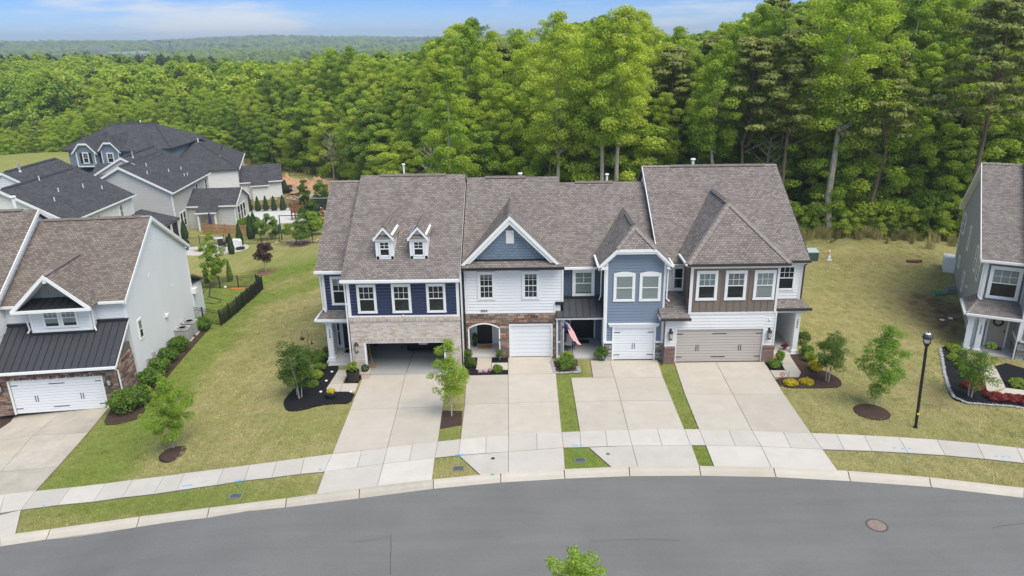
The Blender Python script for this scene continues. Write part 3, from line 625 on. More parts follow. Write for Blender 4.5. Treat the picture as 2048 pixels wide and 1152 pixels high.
GROUP = dict(d='tall broadleaf trees in the wood behind the houses', n='narrow broadleaf trees at the front of the wood', t='pale trunked trees standing forward of the wood', e='low bushy trees along the foot of the wood', p='pines in the wood', b='low shrubs along the foot of the wood')
LAB = dict(d='tall spreading broadleaf tree with a full green crown in the wood behind the houses', n='tall narrow broadleaf tree with foliage almost down to its foot, in the wood', t='tall tree with a long pale bare trunk standing forward of the wood',
    e='low bushy green tree leafy to the ground at the foot of the wood', p='tall pine with a bare reddish stem and flat needle layers in the wood', b='low scrubby shrub at the grassy edge of the wood')
NM = dict(d='broadleaf_tree', n='slender_tree', t='broadleaf_tree', e='edge_tree', p='pine_tree', b='scrub_bush')
CT = dict(d='tree', n='tree', t='tree', e='tree', p='pine tree', b='bush')
LM = [(-900,'left of the grassy rise'),(0,'above the left edge roofs'),(90,'over the grassy rise crest'),(170,'over the blue grey house left bay'),(250,'over the blue grey house ridge'),(310,'over the pale grey house roof'),(370,'over the white hipped roof'),(430,'right of the white hipped roof'),(490,'over the low white wing'),(545,'over the first earth mound'),
 (595,'over the middle earth mound'),(640,'over the tallest earth mound'),(690,'over the navy roof left end'),(745,'over the navy roof chimney pipe'),(800,'over the navy roof right half'),(860,'over the navy and white roof step'),(930,'over the white unit roof left half'),(1000,'over the white unit gable'),(1060,'over the white unit roof right end'),(1120,'over the blue unit roof left half'),
 (1190,'over the blue unit vent pipe'),(1245,'left of the brown roof'),(1300,'over the brown roof left end'),(1360,'over the brown roof pipe'),(1420,'over the brown roof middle'),(1490,'over the brown roof right end'),(1550,'just right of the brown roof'),(1610,'behind the utility marker'),(1670,'behind the open lawn left part'),(1730,'behind the young green lawn tree'),
 (1790,'behind the dark red pipe'),(1850,'behind the lamp post'),(1905,'left of the grey house roof'),(1955,'over the grey house gable'),(2010,'over the grey house ridge'),(2048,'beyond the right edge')]
SEEN = {}
def wood_label(k, x, y, H, ri):
    px = 1046+1450*x/(y*.95); w = [t for a, t in LM if px >= a][-1]
    tall = 'tallest' if H > 21 else 'tall' if H > 17.5 else 'middling' if H > 12 else 'small' if H > 7.5 else 'low'
    kind = dict(d='full crowned broadleaf tree', n='narrow broadleaf tree', e='bushy edge tree', p='dark layered pine', b='scrub bush')[k]
    rank = ('at the wood foot', 'in the front rank', 'in the second rank', 'in the third rank', 'at the skyline rank')[ri]
    return '%s %s %s, %s' % (tall, kind, rank, w)
def plant_tree(key, x, y, H, label=None, rz=None, wide=1.0, name=None, group=True):
    cm_, tm_, h0 = VAR[key]; s = H/h0; k = key[0]
    r = empty(name or NM[k], (x, y, th(x, y)-.05), rng0.random()*6.28 if rz is None else rz, label or LAB[k], CT[k], GROUP[k] if group and not label else None)
    r.scale = (s*wide, s*wide, s)
    obj('trunk', tm_, r); obj('crown', cm_, r); return r
rng0 = np.random.default_rng(17)
TOPS = [(-100,215),(0,205),(100,190),(250,170),(400,168),(500,146),(560,128),(650,98),(740,104),(800,124),(860,104),(915,42),(960,66),(1040,66),(1090,60),(1130,28),(1250,22),(1310,40),(1350,66),(1450,52),(1490,22),(1530,0),(1700,-10),(2048,-20),(2300,-20)]
def top_z(x, y, k=1.0):
    px = 1046+1450*x/(y*.95); yt = np.interp(px, [t[0] for t in TOPS], [t[1] for t in TOPS]); dep = math.radians(19.1)-math.atan((576-yt)/1450)
    return 17.5-math.hypot(x, y)*math.tan(dep)
cnt = {}
rows = [(0.6, 2.9, 'e', .50), (3.6, 3.9, 'dne', .80), (7.5, 4.3, 'dnp', .95), (12.5, 4.8, 'dp', 1.0), (18.5, 5.4, 'dp', 1.0)]
for ri, (off, sp, kinds, hk) in enumerate(rows):
    x = -118.0
    while x < 72:
        slope = abs(tl_y(x+2)-tl_y(x-2))/4; dx = sp/math.sqrt(1+slope*slope)*(1.0+.3*rng0.normal()*.5)
        x += max(dx, sp*.35)
        y = tl_y(x)+off*(1+.4*slope)+rng0.normal()*.9; px = 1046+1450*x/(y*.95)
        if px < -90 or px > 2190: continue
        if 620 < px < 1500 and ri == 0 and y < 90: # foot of the wood hidden by the roofs: fewer
            if rng0.random() < .45: continue
        g0 = th(x, y); zt = top_z(x, y); H = (zt-g0)*hk*(1+rng0.normal()*.04)-(.6 if ri > 1 else 0)
        u = rng0.random(); right = px > 1330
        if ri == 0 and right and rng0.random() < .35: continue
        if ri == 0: key = 'e%d' % rng0.integers(3); H = min(max(H, 5), 10.5)*(.75+.5*u)
        elif ri == 1: key = ('n%d' % rng0.integers(3)) if u < .5 else ('d%d' % rng0.integers(4)); H *= .72+.3*rng0.random()
        else:
            pp = .17 if right else .05
            key = ('p%d' % rng0.integers(2)) if u < pp else (('n%d' % rng0.integers(3)) if u < pp+.15 and ri == 2 else 'd%d' % rng0.integers(4))
        H = min(max(H, 5.5), 26)
        w_ = (14/H)**.25 if key[0] != 'e' else 1.1
        t_ = plant_tree(key, x, y, H, wide=w_*(.95+.2*rng0.random())); t_['label'] = wood_label(key[0], x, y, H, ri)
# trees the photograph singles out
plant_tree('t0', *(27.8,64.0), 22.0, 'tallest pale barked tree at the grassy edge, with a long bare trunk', wide=1.15, group=False)
for (x, y, H, lb) in ((22.5,66.5,8.5,'leafless grey tree with twisted branches at the wood edge behind the brown house'),(-10,79,9.5,'thin leafless tree standing in the gap of the wood above the navy house roof'),(-31,118,8,'pale leafless tree among green ones behind the far dark-roofed houses')):
    r = empty('dead_tree', (x, y, th(x, y)), 1.0, lb, 'dead tree'); obj('trunk', DEAD, r, sc=H/9.5)
for (x, y, H, key, lb) in ((7.2,68.5,19.5,'t1','tall tree whose pale straight trunk shows above the grey roof ridge of the blue house'),(9.0,68.0,20,'t0','tall tree with the thicker of two pale trunks beside the brown house ridge'),(37.5,60.2,20,'p0','tall pine with a bare trunk just above the grey house at the right edge'),
    (20.2,66.3,17.5,'p1','slim pine with bare stem in front of the wood right of the brown roof'),(23.5,65.2,18,'p0','tall pine with a bare reddish stem above the utility marker'),(17.8,67.5,17,'t1','slim pale trunked tree just behind the right end of the brown roof'),(31.5,64.2,16.5,'p1','thin pine standing right of the tallest pale barked tree'),(3.6,70,18.5,'t0','pale trunked tree rising between the white and blue unit roofs'),(-52,142,15,'t1','bare trunked tree right of the white hipped far house'),(-84,149,15,'t0','bare trunked tree on the edge of the grassy rise, left of the far houses'),
    (-7.2,72,18,'n0','slim tree with white trunk rising directly behind the navy house chimney pipe')):
    plant_tree(key, x, y, H, lb, group=False)
for i in range(48):
    x = 20+(i % 26)*1.0+rng0.normal()*.4
    if i > 30: x = 20+rng0.random()*20
    y = tl_y(x)-1.2-rng0.random()*2.0
    t_ = plant_tree('b%d' % (i % 2), x, y, 1.3+rng0.random()*2.0); t_['label'] = wood_label('b', x, y, 3, 0)

# ---------------- woods beyond: too many to count ----------------
def scatter(name, P, S, sources, **kw):
    me = bpy.data.meshes.new(name); me.vertices.add(len(P)); me.vertices.foreach_set('co', np.asarray(P, np.float32).ravel())
    a = me.attributes.new('size', 'FLOAT', 'POINT'); a.data.foreach_set('value', np.asarray(S, np.float32)); me.update()
    o = bpy.data.objects.new(name, me); COL.objects.link(o)
    g = bpy.data.node_groups.new(name, 'GeometryNodeTree'); g.interface.new_socket('Geometry', in_out='INPUT', socket_type='NodeSocketGeometry'); g.interface.new_socket('Geometry', in_out='OUTPUT', socket_type='NodeSocketGeometry')
    N = g.nodes; L = g.links; gi = N.new('NodeGroupInput'); go = N.new('NodeGroupOutput')
    m2p = N.new('GeometryNodeMeshToPoints'); L.new(gi.outputs[0], m2p.inputs[0]); ip = N.new('GeometryNodeInstanceOnPoints'); L.new(m2p.outputs[0], ip.inputs['Points'])
    gi2 = N.new('GeometryNodeGeometryToInstance')
    for s in sources:
        oi = N.new('GeometryNodeObjectInfo'); oi.inputs['Object'].default_value = s; oi.inputs['As Instance'].default_value = True; L.new(oi.outputs['Geometry'], gi2.inputs[0])
    L.new(gi2.outputs[0], ip.inputs['Instance'])
    if len(sources) > 1:
        ip.inputs['Pick Instance'].default_value = True; jg = N.new('GeometryNodeJoinGeometry')
        for lk in list(gi2.inputs[0].links): L.remove(lk)
        N.remove(gi2)
        for s in N:
            if s.bl_idname == 'GeometryNodeObjectInfo': L.new(s.outputs['Geometry'], jg.inputs[0])
        L.new(jg.outputs[0], ip.inputs['Instance'])
        ri = N.new('FunctionNodeRandomValue'); ri.data_type = 'INT'; ri.inputs[4].default_value = 0; ri.inputs[5].default_value = len(sources)-1; L.new(ri.outputs[2], ip.inputs['Instance Index'])
    rv = N.new('FunctionNodeRandomValue'); rv.data_type = 'FLOAT_VECTOR'; rv.inputs[0].default_value = (0, 0, 0); rv.inputs[1].default_value = (0, 0, 6.28); L.new(rv.outputs[0], ip.inputs['Rotation'])
    na_ = N.new('GeometryNodeInputNamedAttribute'); na_.data_type = 'FLOAT'; na_.inputs['Name'].default_value = 'size'; L.new(na_.outputs['Attribute'], ip.inputs['Scale'])
    L.new(ip.outputs[0], go.inputs[0])
    md = o.modifiers.new('scatter', 'NODES'); md.node_group = g
    for k, v in kw.items(): o[k] = v
    return o
# two sample trees far back supply the crowns
def sample(key, x, y, H, label):
    cm_, tm_, h0 = VAR[key]; r = empty('distant_tree', (x, y, th(x, y)), 0, label, 'tree'); r.scale = (H/h0,)*3; obj('trunk', tm_, r); return obj('crown', cm_, r)
SRC = [sample('f0', -78, 182, 14, 'coarse round-crowned tree in the woods far behind the left houses, before the valley'), sample('f1', -96, 205, 14, 'round-crowned tree further left in the woods behind the grassy rise')]
SRCP = [sample('fp', -150, 420, 14, 'dark conifer at the near edge of the dark pine belt in the valley')]
rng = np.random.default_rng(23)
def woods():
    P = []; S = []; D = []
    bands = [(0, 60, 5.2), (60, 150, 6.0), (150, 330, 7.5), (330, 800, 10), (800, 1500, 15), (1500, 3000, 22)]
    for b0, b1, sp in bands:
        r0, r1 = (60, 330) if b1 <= 150 else (b0+150, b1+150)
        amax = .95
        if b1 <= 150:
            n = int((260*2)*(300)/(sp*sp)); xy = np.c_[rng.uniform(-260, 200, n), rng.uniform(60, 330, n)]
            off = xy[:, 1]-tl_y(xy[:, 0]); k = (off > b0+23) & (off <= b1+23) & (np.abs(np.arctan2(xy[:, 0], xy[:, 1])) < .85)
            xy = xy[k]
        else:
            n = int(.5*(r1*r1-r0*r0)*1.75/(sp*sp)); r_ = np.sqrt(rng.uniform(r0*r0, r1*r1, n)); a = rng.uniform(-.95, .80, n)
            if r0 > 500: k = a < .12; r_, a = r_[k], a[k]
            xy = np.c_[r_*np.sin(a), r_*np.cos(a)]
            if r0 < 330: xy = xy[xy[:, 1]-tl_y(xy[:, 0]) > 173]
        P.append(xy); S.append(np.full(len(xy), sp))
    P = np.concatenate(P); S = np.concatenate(S); return P, S
P, S = woods()
z = TH(P[:, 0], P[:, 1]); r = np.hypot(P[:, 0], P[:, 1]); az = np.degrees(np.arctan2(P[:, 0], P[:, 1]))
pat = np.sin(P[:, 0]*.008+1)*np.cos(P[:, 1]*.006+2)+.5*np.sin(P[:, 0]*.021)*np.cos(P[:, 1]*.019)
clear_ = ((r > 1750) & (r < 2080) & (az > -26.2) & (az < -22.6)) | ((r > 1500) & (r < 1620) & (az > -30.0) & (az < -28.2))
dark = (((r > 330) & (r < 760) & (az > -33) & (az < -15)) & (rng.random(len(r)) < .85)) | ((pat > .75) & (r > 300)) | (rng.random(len(r)) < .06)
right = (P[:, 0] > -5) & (r < 330)
rnd = rng.random(len(r))
size = np.where(S < 7, 1.05+.35*rnd, S/7.5*(.85+.3*rnd)); pxw = 1046+1450*P[:, 0]/(P[:, 1]*.95); tz = np.array([top_z(a, b) for a, b in P]); lim = np.clip((tz-z)*.97/15.2, .7, 1.75)*(.86+.14*rnd); size = np.where(right, np.minimum(1.3+.35*rnd, lim), size)
zz = z-np.where(S > 9, size*9.0, 0)+np.where(S > 9, 4.5, 0)
keep = ~clear_
k1 = keep & ~dark; k2 = keep & dark
scatter('far_woods', np.c_[P, zz][k1], size[k1], SRC, kind='stuff', label='dense green woods stretching to the hills on the horizon')
scatter('far_pine_woods', np.c_[P, zz][k2], size[k2], SRCP, kind='stuff', label='dark belts of pine woods in the valley')
# ---------------- building kit ----------------
def shingle(name, c1, c2, cm, namt=.10): return mat(name, rough=.95, spec=.15, fn=brick_fn(.21, .145, .011, c1, c2, cm, dist=.012, nscale=.9, namt=namt))  # cm darkens the course lines: shadow under each shingle edge painted in, besides the bump
SH = shingle('shingles_greybrown', (.175,.150,.136), (.275,.242,.220), (.10,.085,.078))
SHB = shingle('shingles_brown', (.155,.128,.108), (.265,.222,.188), (.09,.074,.063))
SHD = mat('shingles_charcoal', rough=.95, spec=.15, fn=brick_fn(.35, .16, .01, (.060,.060,.066), (.100,.100,.108), (.040,.040,.044), dist=.01, nscale=.7, namt=.12))  # darkest colour paints the shadow lines between the courses
CAPM = mat('ridge_cap_shingle', (.25,.215,.19), .95, noise=(5,.25)); CAPD = mat('ridge_cap_dark', (.055,.055,.06), .95, noise=(5,.2))
VENT = mat('ridge_vent', (.17,.145,.13), .9, noise=(6,.3))
WHITE = mat('white_trim', (.80,.80,.79), .5, noise=(1.5,.04)); WSID = mat('white_siding', (.745,.755,.76), .6, noise=(.8,.04)); WSIDW = mat('warm_white_siding', (.76,.75,.735), .6, noise=(.8,.04))
WDOOR = mat('white_door_paint', (.78,.79,.80), .45, noise=(.6,.03))
NAVY = mat('navy_siding', (.028,.038,.082), .6, noise=(.8,.06)); NAVYD = mat('navy_door', (.012,.017,.035), .4)
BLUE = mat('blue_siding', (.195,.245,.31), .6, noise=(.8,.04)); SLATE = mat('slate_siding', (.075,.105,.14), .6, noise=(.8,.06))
BROWN = mat('brown_siding', (.205,.163,.13), .65, noise=(.8,.05)); TAN = mat('tan_door_paint', (.50,.45,.405), .5, noise=(.6,.03))
GREY = mat('grey_siding', (.35,.345,.325), .65, noise=(.8,.04)); GREYD = mat('dark_grey_siding', (.165,.165,.165), .65, noise=(.8,.05)); GREYL = mat('pale_grey_siding', (.55,.55,.55), .6, noise=(.7,.04))
BNB = mat('grey_board', (.33,.34,.345), .6)
BLACK = mat('black_metal', (.02,.02,.022), .45); BRONZE = mat('dark_bronze', (.045,.037,.032), .5)
SEAM = mat('standing_seam', (.050,.050,.056), .38, spec=.5, noise=(.5,.12)); SEAMB = mat('standing_seam_black', (.022,.022,.026), .4, spec=.5)
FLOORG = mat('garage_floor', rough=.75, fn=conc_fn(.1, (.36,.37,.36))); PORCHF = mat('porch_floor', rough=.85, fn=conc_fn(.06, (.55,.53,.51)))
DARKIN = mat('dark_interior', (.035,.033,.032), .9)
BRICKW = mat('whitewashed_brick', rough=.9, fn=brick_fn(.205, .072, .011, (.45,.36,.29), (.66,.59,.52), (.68,.65,.60), dist=.008, nscale=.9, namt=.08, c3=(.84,.74,.67)))
BRICKV = mat('whitewashed_brick_upright', rough=.9, fn=brick_fn(.075, .22, .012, (.34,.25,.2), (.60,.50,.42), (.66,.62,.57), dist=.008, offset=0, namt=.12))
BRICKR = mat('red_brick', rough=.9, fn=brick_fn(.21, .075, .012, (.13,.050,.035), (.25,.10,.07), (.38,.33,.30), dist=.008, namt=.2))
BRICKRV = mat('red_brick_upright', rough=.9, fn=brick_fn(.078, .2, .012, (.12,.045,.03), (.24,.095,.065), (.38,.33,.3), offset=0, dist=.008))
SHAKE = mat('blue_shakes', rough=.7, fn=brick_fn(.26, .155, .008, (.165,.215,.28), (.205,.26,.335), (.085,.11,.15), dist=.012, nscale=.8, namt=.05))
FARW = mat('far_white_lap', rough=.6, fn=brick_fn(60, .19, .016, (.80,.80,.79), (.82,.82,.81), (.58,.585,.59), dist=.01, namt=.03))
FARG = mat('far_grey_lap', rough=.6, fn=brick_fn(60, .19, .016, (.56,.56,.555), (.59,.59,.585), (.36,.36,.36), dist=.01, namt=.03))
FARB = mat('far_blue_lap', rough=.6, fn=brick_fn(60, .19, .016, (.22,.27,.33), (.24,.29,.35), (.12,.15,.19), dist=.01, namt=.03))
STONES = [mat('stone_%s' % k, c, .95, noise=(5,.3), rnd=.2, bump=(14,.015)) for k, c in (('tan',(.29,.19,.14)), ('brown',(.19,.115,.085)), ('rust',(.26,.135,.095)), ('grey',(.21,.18,.165)), ('cream',(.34,.26,.21)), ('dark',(.12,.085,.075)))]
STONEG = [mat('ledge_%s' % k, c, .95, noise=(5,.3), rnd=.2, bump=(14,.015)) for k, c in (('pale',(.40,.385,.37)), ('mid',(.27,.255,.245)), ('dark',(.15,.135,.13)), ('warm',(.33,.29,.26)))]
MORTAR = mat('mortar', (.16,.14,.125), 1, noise=(6,.2))
def glass_fn(m, n, l, p, tcn):
    p.inputs['Base Color'].default_value = (.02,.028,.03,1); p.inputs['Roughness'].default_value = .04; p.inputs['Specular IOR Level'].default_value = .9; p.inputs['Alpha'].default_value = .26
GLASS = mat('window_glass', fn=glass_fn)
BLIND = mat('blind', (.50,.63,.58), .7); BLINDW = mat('blind_pale', (.70,.80,.75), .7); CURT = mat('curtain', (.5,.5,.49), .9)
class Face:
    """front: outward -y at y=p; right: outward +x at x=p; left: outward -x at x=p"""
    def __init__(s, kind, p): s.k = kind; s.p = p
    def P(s, u, z, o=0):
        return (u, s.p-o, z) if s.k == 'f' else ((s.p+o, u, z) if s.k == 'r' else (s.p-o, u, z))
    def box(s, mb, u0, u1, z0, z1, o0, o1):
        a, b = s.P(u0, z0, o0), s.P(u1, z1, o1); return mb.box(*sorted((a[0], b[0])), *sorted((a[1], b[1])), *sorted((a[2], b[2])))
def clipz(poly, a, keep_above):
    out = []
    for i in range(len(poly)):
        p, q = poly[i], poly[(i+1) % len(poly)]; ip = (p[1] >= a) if keep_above else (p[1] <= a); iq = (q[1] >= a) if keep_above else (q[1] <= a)
        if ip: out.append(p)
        if ip != iq: t = (a-p[1])/(q[1]-p[1]); out.append((p[0]+(q[0]-p[0])*t, a))
    return out
def lap(H, fc, poly, m, course=.178, name='siding_board'):
    """clapboards: one tapered board per course, clipped to the wall outline"""
    z0 = min(p[1] for p in poly); z1 = max(p[1] for p in poly); k = 0; cache = {}
    while z0+k*course < z1-.02:
        a, b = z0+k*course, min(z0+(k+1)*course, z1); st = clipz(clipz(poly, a+.012, True), b-.006, False); k += 1
        st = [p for i, p in enumerate(st) if math.hypot(p[0]-st[i-1][0], p[1]-st[i-1][1]) > 1e-3]
        if len(st) < 3: continue
        off = lambda z: .027-(z-a)/course*.023
        key = tuple((round(p[0], 3), round(p[1]-a, 3)) for p in st)
        if key in cache: base, za = cache[key]; inst(base, name, H, (0, 0, a-za)); continue
        mb = MB(); n = len(st)
        mb.add([fc.P(u, z, off(z)) for u, z in st]+[fc.P(u, z, 0) for u, z in st], [tuple(range(n)), tuple(range(2*n-1, n-1, -1))]+[(i, i+n, (i+1) % n+n, (i+1) % n) for i in range(n)])
        o = mb.build(name, m, H); fixn(o.data); cache[key] = (o, a)
def fixn(me):
    import bmesh
    bm = bmesh.new(); bm.from_mesh(me); bmesh.ops.recalc_face_normals(bm, faces=bm.faces[:]); bm.to_mesh(me); bm.free()
def rect(u0, u1, z0, z1): return [(u0, z0), (u1, z0), (u1, z1), (u0, z1)]
def trim(H, fc, boxes, name='trim', m=None, o=.045):
    for b in boxes:
        mb = MB(); fc.box(mb, *b[:4], 0, b[4] if len(b) > 4 else o); mb.build(name, m or WHITE, H)
def window(H, fc, u0, u1, z0, z1, cols=3, top=2, bot=0, blind=None, bfrac=1.0, tr=.11, sill=.04, frame=None, arch=False, shut=None, label=None):
    """u0..z1 = outside of the casing"""
    fr = frame or WHITE; mb = MB(); a0, a1, b0, b1 = u0+tr, u1-tr, z0+tr*.9, z1-tr*1.1; zm = (b0+b1)/2
    for b in ((u0, u1, b1, z1), (u0-sill*.3, u1+sill*.3, z0, b0), (u0, a0, b0, b1), (a1, u1, b0, b1)): fc.box(mb, *b, 0, .075)
    if arch:
        n = 8; pts = [fc.P(u0+(u1-u0)*i/n, z1+.10*math.sin(PI*i/n), .0) for i in range(n+1)]; e = Vector(fc.P(0, 0, .078))-Vector(fc.P(0, 0, 0))
        mb.prism(pts, e)
    for b in ((a0, a0+.03, b0, b1), (a1-.03, a1, b0, b1), (a0, a1, b0, b0+.035), (a0, a1, b1-.035, b1)): fc.box(mb, *b, .042, .067)
    fc.box(mb, a0, a1, zm-.025, zm+.025, .042, .074)
    w = mb.build('window', fr, H, label=label)
    for (p0, p1, ph) in ((b0+.035, zm-.025, .052), (zm+.025, b1-.035, .060)):
        mb = MB(); fc.box(mb, a0+.03, a1-.03, p0, p1, ph-.004, ph); mb.build('pane', GLASS, w)
    mb = MB(); fc.box(mb, a0, a1, b0, b1, .010, .032); mb.build('dark_backing', DARKIN, w)  # flat dark plate behind the panes, the unlit room's shade put into its colour
    if blind:
        mb = MB(); zt = b1-.035; zb = zt-(b1-b0-.07)*bfrac; k = int((zt-zb)/.075)
        for i in range(k): fc.box(mb, a0+.035, a1-.035, zt-(i+1)*.075+.008, zt-i*.075, .033, .040+.004*(i % 2))
        mb.build('blind', blind, w)
    mb = MB(); bw = .011
    for i in range(1, cols):
        u = a0+(a1-a0)*i/cols
        if top: fc.box(mb, u-bw, u+bw, zm+.025, b1-.035, .060, .068)
        if bot: fc.box(mb, u-bw, u+bw, b0+.035, zm-.025, .052, .062)
    for (n_, p0, p1, ph) in ((top, zm+.025, b1-.035, .060), (bot, b0+.035, zm-.025, .052)):
        for i in range(1, n_): z = p0+(p1-p0)*i/n_; fc.box(mb, a0+.03, a1-.03, z-bw, z+bw, ph, ph+.0075)
    if mb.v: mb.build('glazing_bars', fr, w)
    if shut:
        for s in (u0-.38, u1+.03):
            mb = MB(); fc.box(mb, s, s+.35, z0+.05, z1-.05, 0, .05); mb.build('shutter', BLACK, w)
    return w
def garage_door(H, fc, u0, u1, z0, z1, m, hw=True, frame=None, rows=4, cent=1, ribs=3):
    fr = frame or WHITE; mb = MB()
    for b in ((u0-.09, u0, z0, z1), (u1, u1+.09, z0, z1), (u0-.09, u1+.09, z1, z1+.09)): fc.box(mb, *b, -.12, .03)
    g = mb.build('garage_door', fr, H)
    h = (z1-z0)/rows; mb = MB(); r = h/ribs
    for k in range(ribs): fc.box(mb, u0+.002, u1-.002, z0+k*r+.012, z0+(k+1)*r-.008, -.10, -.06)
    fc.box(mb, u0+.002, u1-.002, z0+.004, z0+h-.004, -.12, -.085)
    p0 = mb.build('panel', m, g)
    for k in range(1, rows): inst(p0, 'panel', g, (0, 0, k*h))
    if hw:
        L = u1-u0; sp = [u0+.02, u1-.02] if cent == 1 else [u0+.02, (u0+u1)/2, u1-.02]
        for i, u in enumerate(sp):
            for z in (z0+h*.6, z0+h*3.4):
                a, b = (u, u+.34) if i == 0 else ((u-.34, u) if i == len(sp)-1 else (u-.4, u+.4))
                mb = MB(); fc.box(mb, a, b, z-.018, z+.018, -.06, -.045); mb.build('hinge', BLACK, g)
        for u in ([(u0+u1)/2] if cent == 1 else [u0+L*.25, u0+L*.75]):
            for s in (-.06, .06): mb = MB(); fc.box(mb, u+s-.014, u+s+.014, z0+h*1.35, z0+h*2.05, -.06, -.035); mb.build('handle', BLACK, g)
    return g
def door(H, fc, u0, u1, z0, z1, m, knob=1, lites=False, tr=.09, panels=3):
    mb = MB()
    for b in ((u0-tr, u0, z0, z1), (u1, u1+tr, z0, z1), (u0-tr, u1+tr, z1, z1+tr)): fc.box(mb, *b, 0, .075)
    w = mb.build('door', WHITE, H); mb = MB(); fc.box(mb, u0, u1, z0, z1, 0, .045)
    for i in range(panels): fc.box(mb, u0+.12, (u0+u1)/2-.05, z0+.15+i*(z1-z0-.2)/panels, z0+(i+1)*(z1-z0-.2)/panels, .045, .055); fc.box(mb, (u0+u1)/2+.05, u1-.12, z0+.15+i*(z1-z0-.2)/panels, z0+(i+1)*(z1-z0-.2)/panels, .045, .055)
    mb.build('leaf', m, w); mb = MB(); ku = u1-.08 if knob > 0 else u0+.08; fc.box(mb, ku-.02, ku+.02, z0+.95, z0+1.15, .045, .09); mb.build('handle', BLACK, w); return w
def wall_lamp(H, fc, u, z, s=1.0):
    mb = MB(); fc.box(mb, u-.05*s, u+.05*s, z-.02, z+.2*s, 0, .03); c = fc.P(u, z, .12*s)
    mb.lathe([(.10*s, .02*s), (.11*s, .05*s), (.05*s, .15*s), (.015, .2*s)], 8, c); mb.lathe([(.05*s, -.30*s), (.085*s, -.27*s), (.085*s, -.25*s)], 8, c)
    for k in range(4):
        t = PI/4+k*PI/2; mb.tube([(c[0]+.08*s*math.cos(t), c[1]+.08*s*math.sin(t), c[2]-.26*s), (c[0]+.1*s*math.cos(t), c[1]+.1*s*math.sin(t), c[2]+.03*s)], .008, 4)
    w = mb.build('wall_lantern', BRONZE, H); mb = MB(); mb.lathe([(.055*s, -.24*s), (.075*s, -.1*s), (.08*s, .01*s)], 8, c); mb.build('lamp_glass', mat('lamp_glass', (.5,.48,.42), .2), w)
def gutter(H, x0, x1, y, z, m=None, side=None):
    mb = MB(); mb.box(x0, x1, y-.11, y, z-.13, z-.005) if side is None else mb.box(side-.06, side+.06, x0, x1, z-.13, z-.005); return mb.build('gutter', m or WHITE, H)
def spout(H, pts, m=None): mb = MB(); mb.tube(pts, .042, 4); return mb.build('downspout', m or WHITE, H)
def vent_box(H, p0, p1, w=.17, h=.05, m=None):
    """ridge vent along a level ridge"""
    a, b = Vector(p0), Vector(p1); d = (b-a).normalized(); s = Vector((-d.y, d.x, 0))*w; up = Vector((0, 0, h)); dn = Vector((0, 0, -.06)); mb = MB()
    q = [a+s+dn, a+up, a-s+dn, a-Vector((0, 0, .12))]; mb.prism(q, b-a); return mb.build('ridge_vent', m or VENT, H)
def caps(H, p0, p1, m=None, w=.14, n=None):
    a, b = Vector(p0), Vector(p1); L = (b-a).length; n = n or max(2, int(L/.32)); d = (b-a)/n; s = Vector((-d.y, d.x, 0)).normalized()*w; mb = MB()
    for i in range(n):
        q = a+d*i; z0 = .055; z1 = .03
        v = [q+s+Vector((0,0,z0-.09)), q+Vector((0,0,z0)), q-s+Vector((0,0,z0-.09)), q+d+s+Vector((0,0,z1-.09)), q+d+Vector((0,0,z1)), q+d-s+Vector((0,0,z1-.09))]
        mb.add(v, [(0,1,4,3), (1,2,5,4), (0,2,1), (3,4,5), (0,3,5,2)])
    return mb.build('ridge_cap', m or CAPM, H)
def pipe(H, x, y, z, h=.45, r=.07, big=True, m=None):
    mb = MB(); mb.lathe([(r*1.8, -.15), (r*1.2, .1), (r, .12), (r, h), (r*1.7, h), (r*1.9, h+.06), (r*1.5, h+.10)] if big else [(r*1.6, -.1), (r, .08), (r, h)], 10, (x, y, z)); return mb.build('vent_pipe', m or WHITE, H, smooth=False)
def stones(H, fc, rects, mats, hmin=.10, hmax=.17, wmin=.22, wmax=.55, ledge=False, skip=None):
    rg = random.Random(5)
    for (u0, u1, z0, z1) in rects:
        z = z0
        while z < z1-.03:
            h = min(rg.uniform(hmin, hmax), z1-z); h = z1-z if z1-z-h < .06 else h; u = u0
            while u < u1-.02:
                w = min(rg.uniform(wmin, wmax), u1-u); w = u1-u if u1-u-w < .12 else w
                if not (skip and skip(u+w/2, z+h/2)):
                    o = rg.uniform(.04, .085); mb = MB(); e = .012; a = [fc.P(*q, .0) for q in rect(u+.006, u+w-.006, z+.006, z+h-.006)]
                    b = [fc.P(*q, o-.015) for q in rect(u+.006, u+w-.006, z+.006, z+h-.006)]
                    j = lambda: rg.uniform(-.008, .008)
                    c = [fc.P(u+.006+e+j(), z+.006+e+j(), o), fc.P(u+w-.006-e+j(), z+.006+e+j(), o), fc.P(u+w-.006-e+j(), z+h-.006-e+j(), o), fc.P(u+.006+e+j(), z+h-.006-e+j(), o)]
                    mb.add(a+b+c, [(3,2,1,0), (8,9,10,11)]+[(i, (i+1) % 4, (i+1) % 4+4, i+4) for i in range(4)]+[(i+4, (i+1) % 4+4, (i+1) % 4+8, i+8) for i in range(4)])
                    ob = mb.build('stone', mats[rg.randrange(len(mats))], H, uv=False); fixn(ob.data)
                u += w
            z += h
def battens(H, fc, poly_top, us, z0, m, w=.045):
    for u in us: mb = MB(); fc.box(mb, u-w/2, u+w/2, z0, poly_top(u), 0, .035); mb.build('batten', m, H)
def recenter(r, p):
    r.location = p
    for c in r.children: c.location = Vector(c.location)-Vector(p)
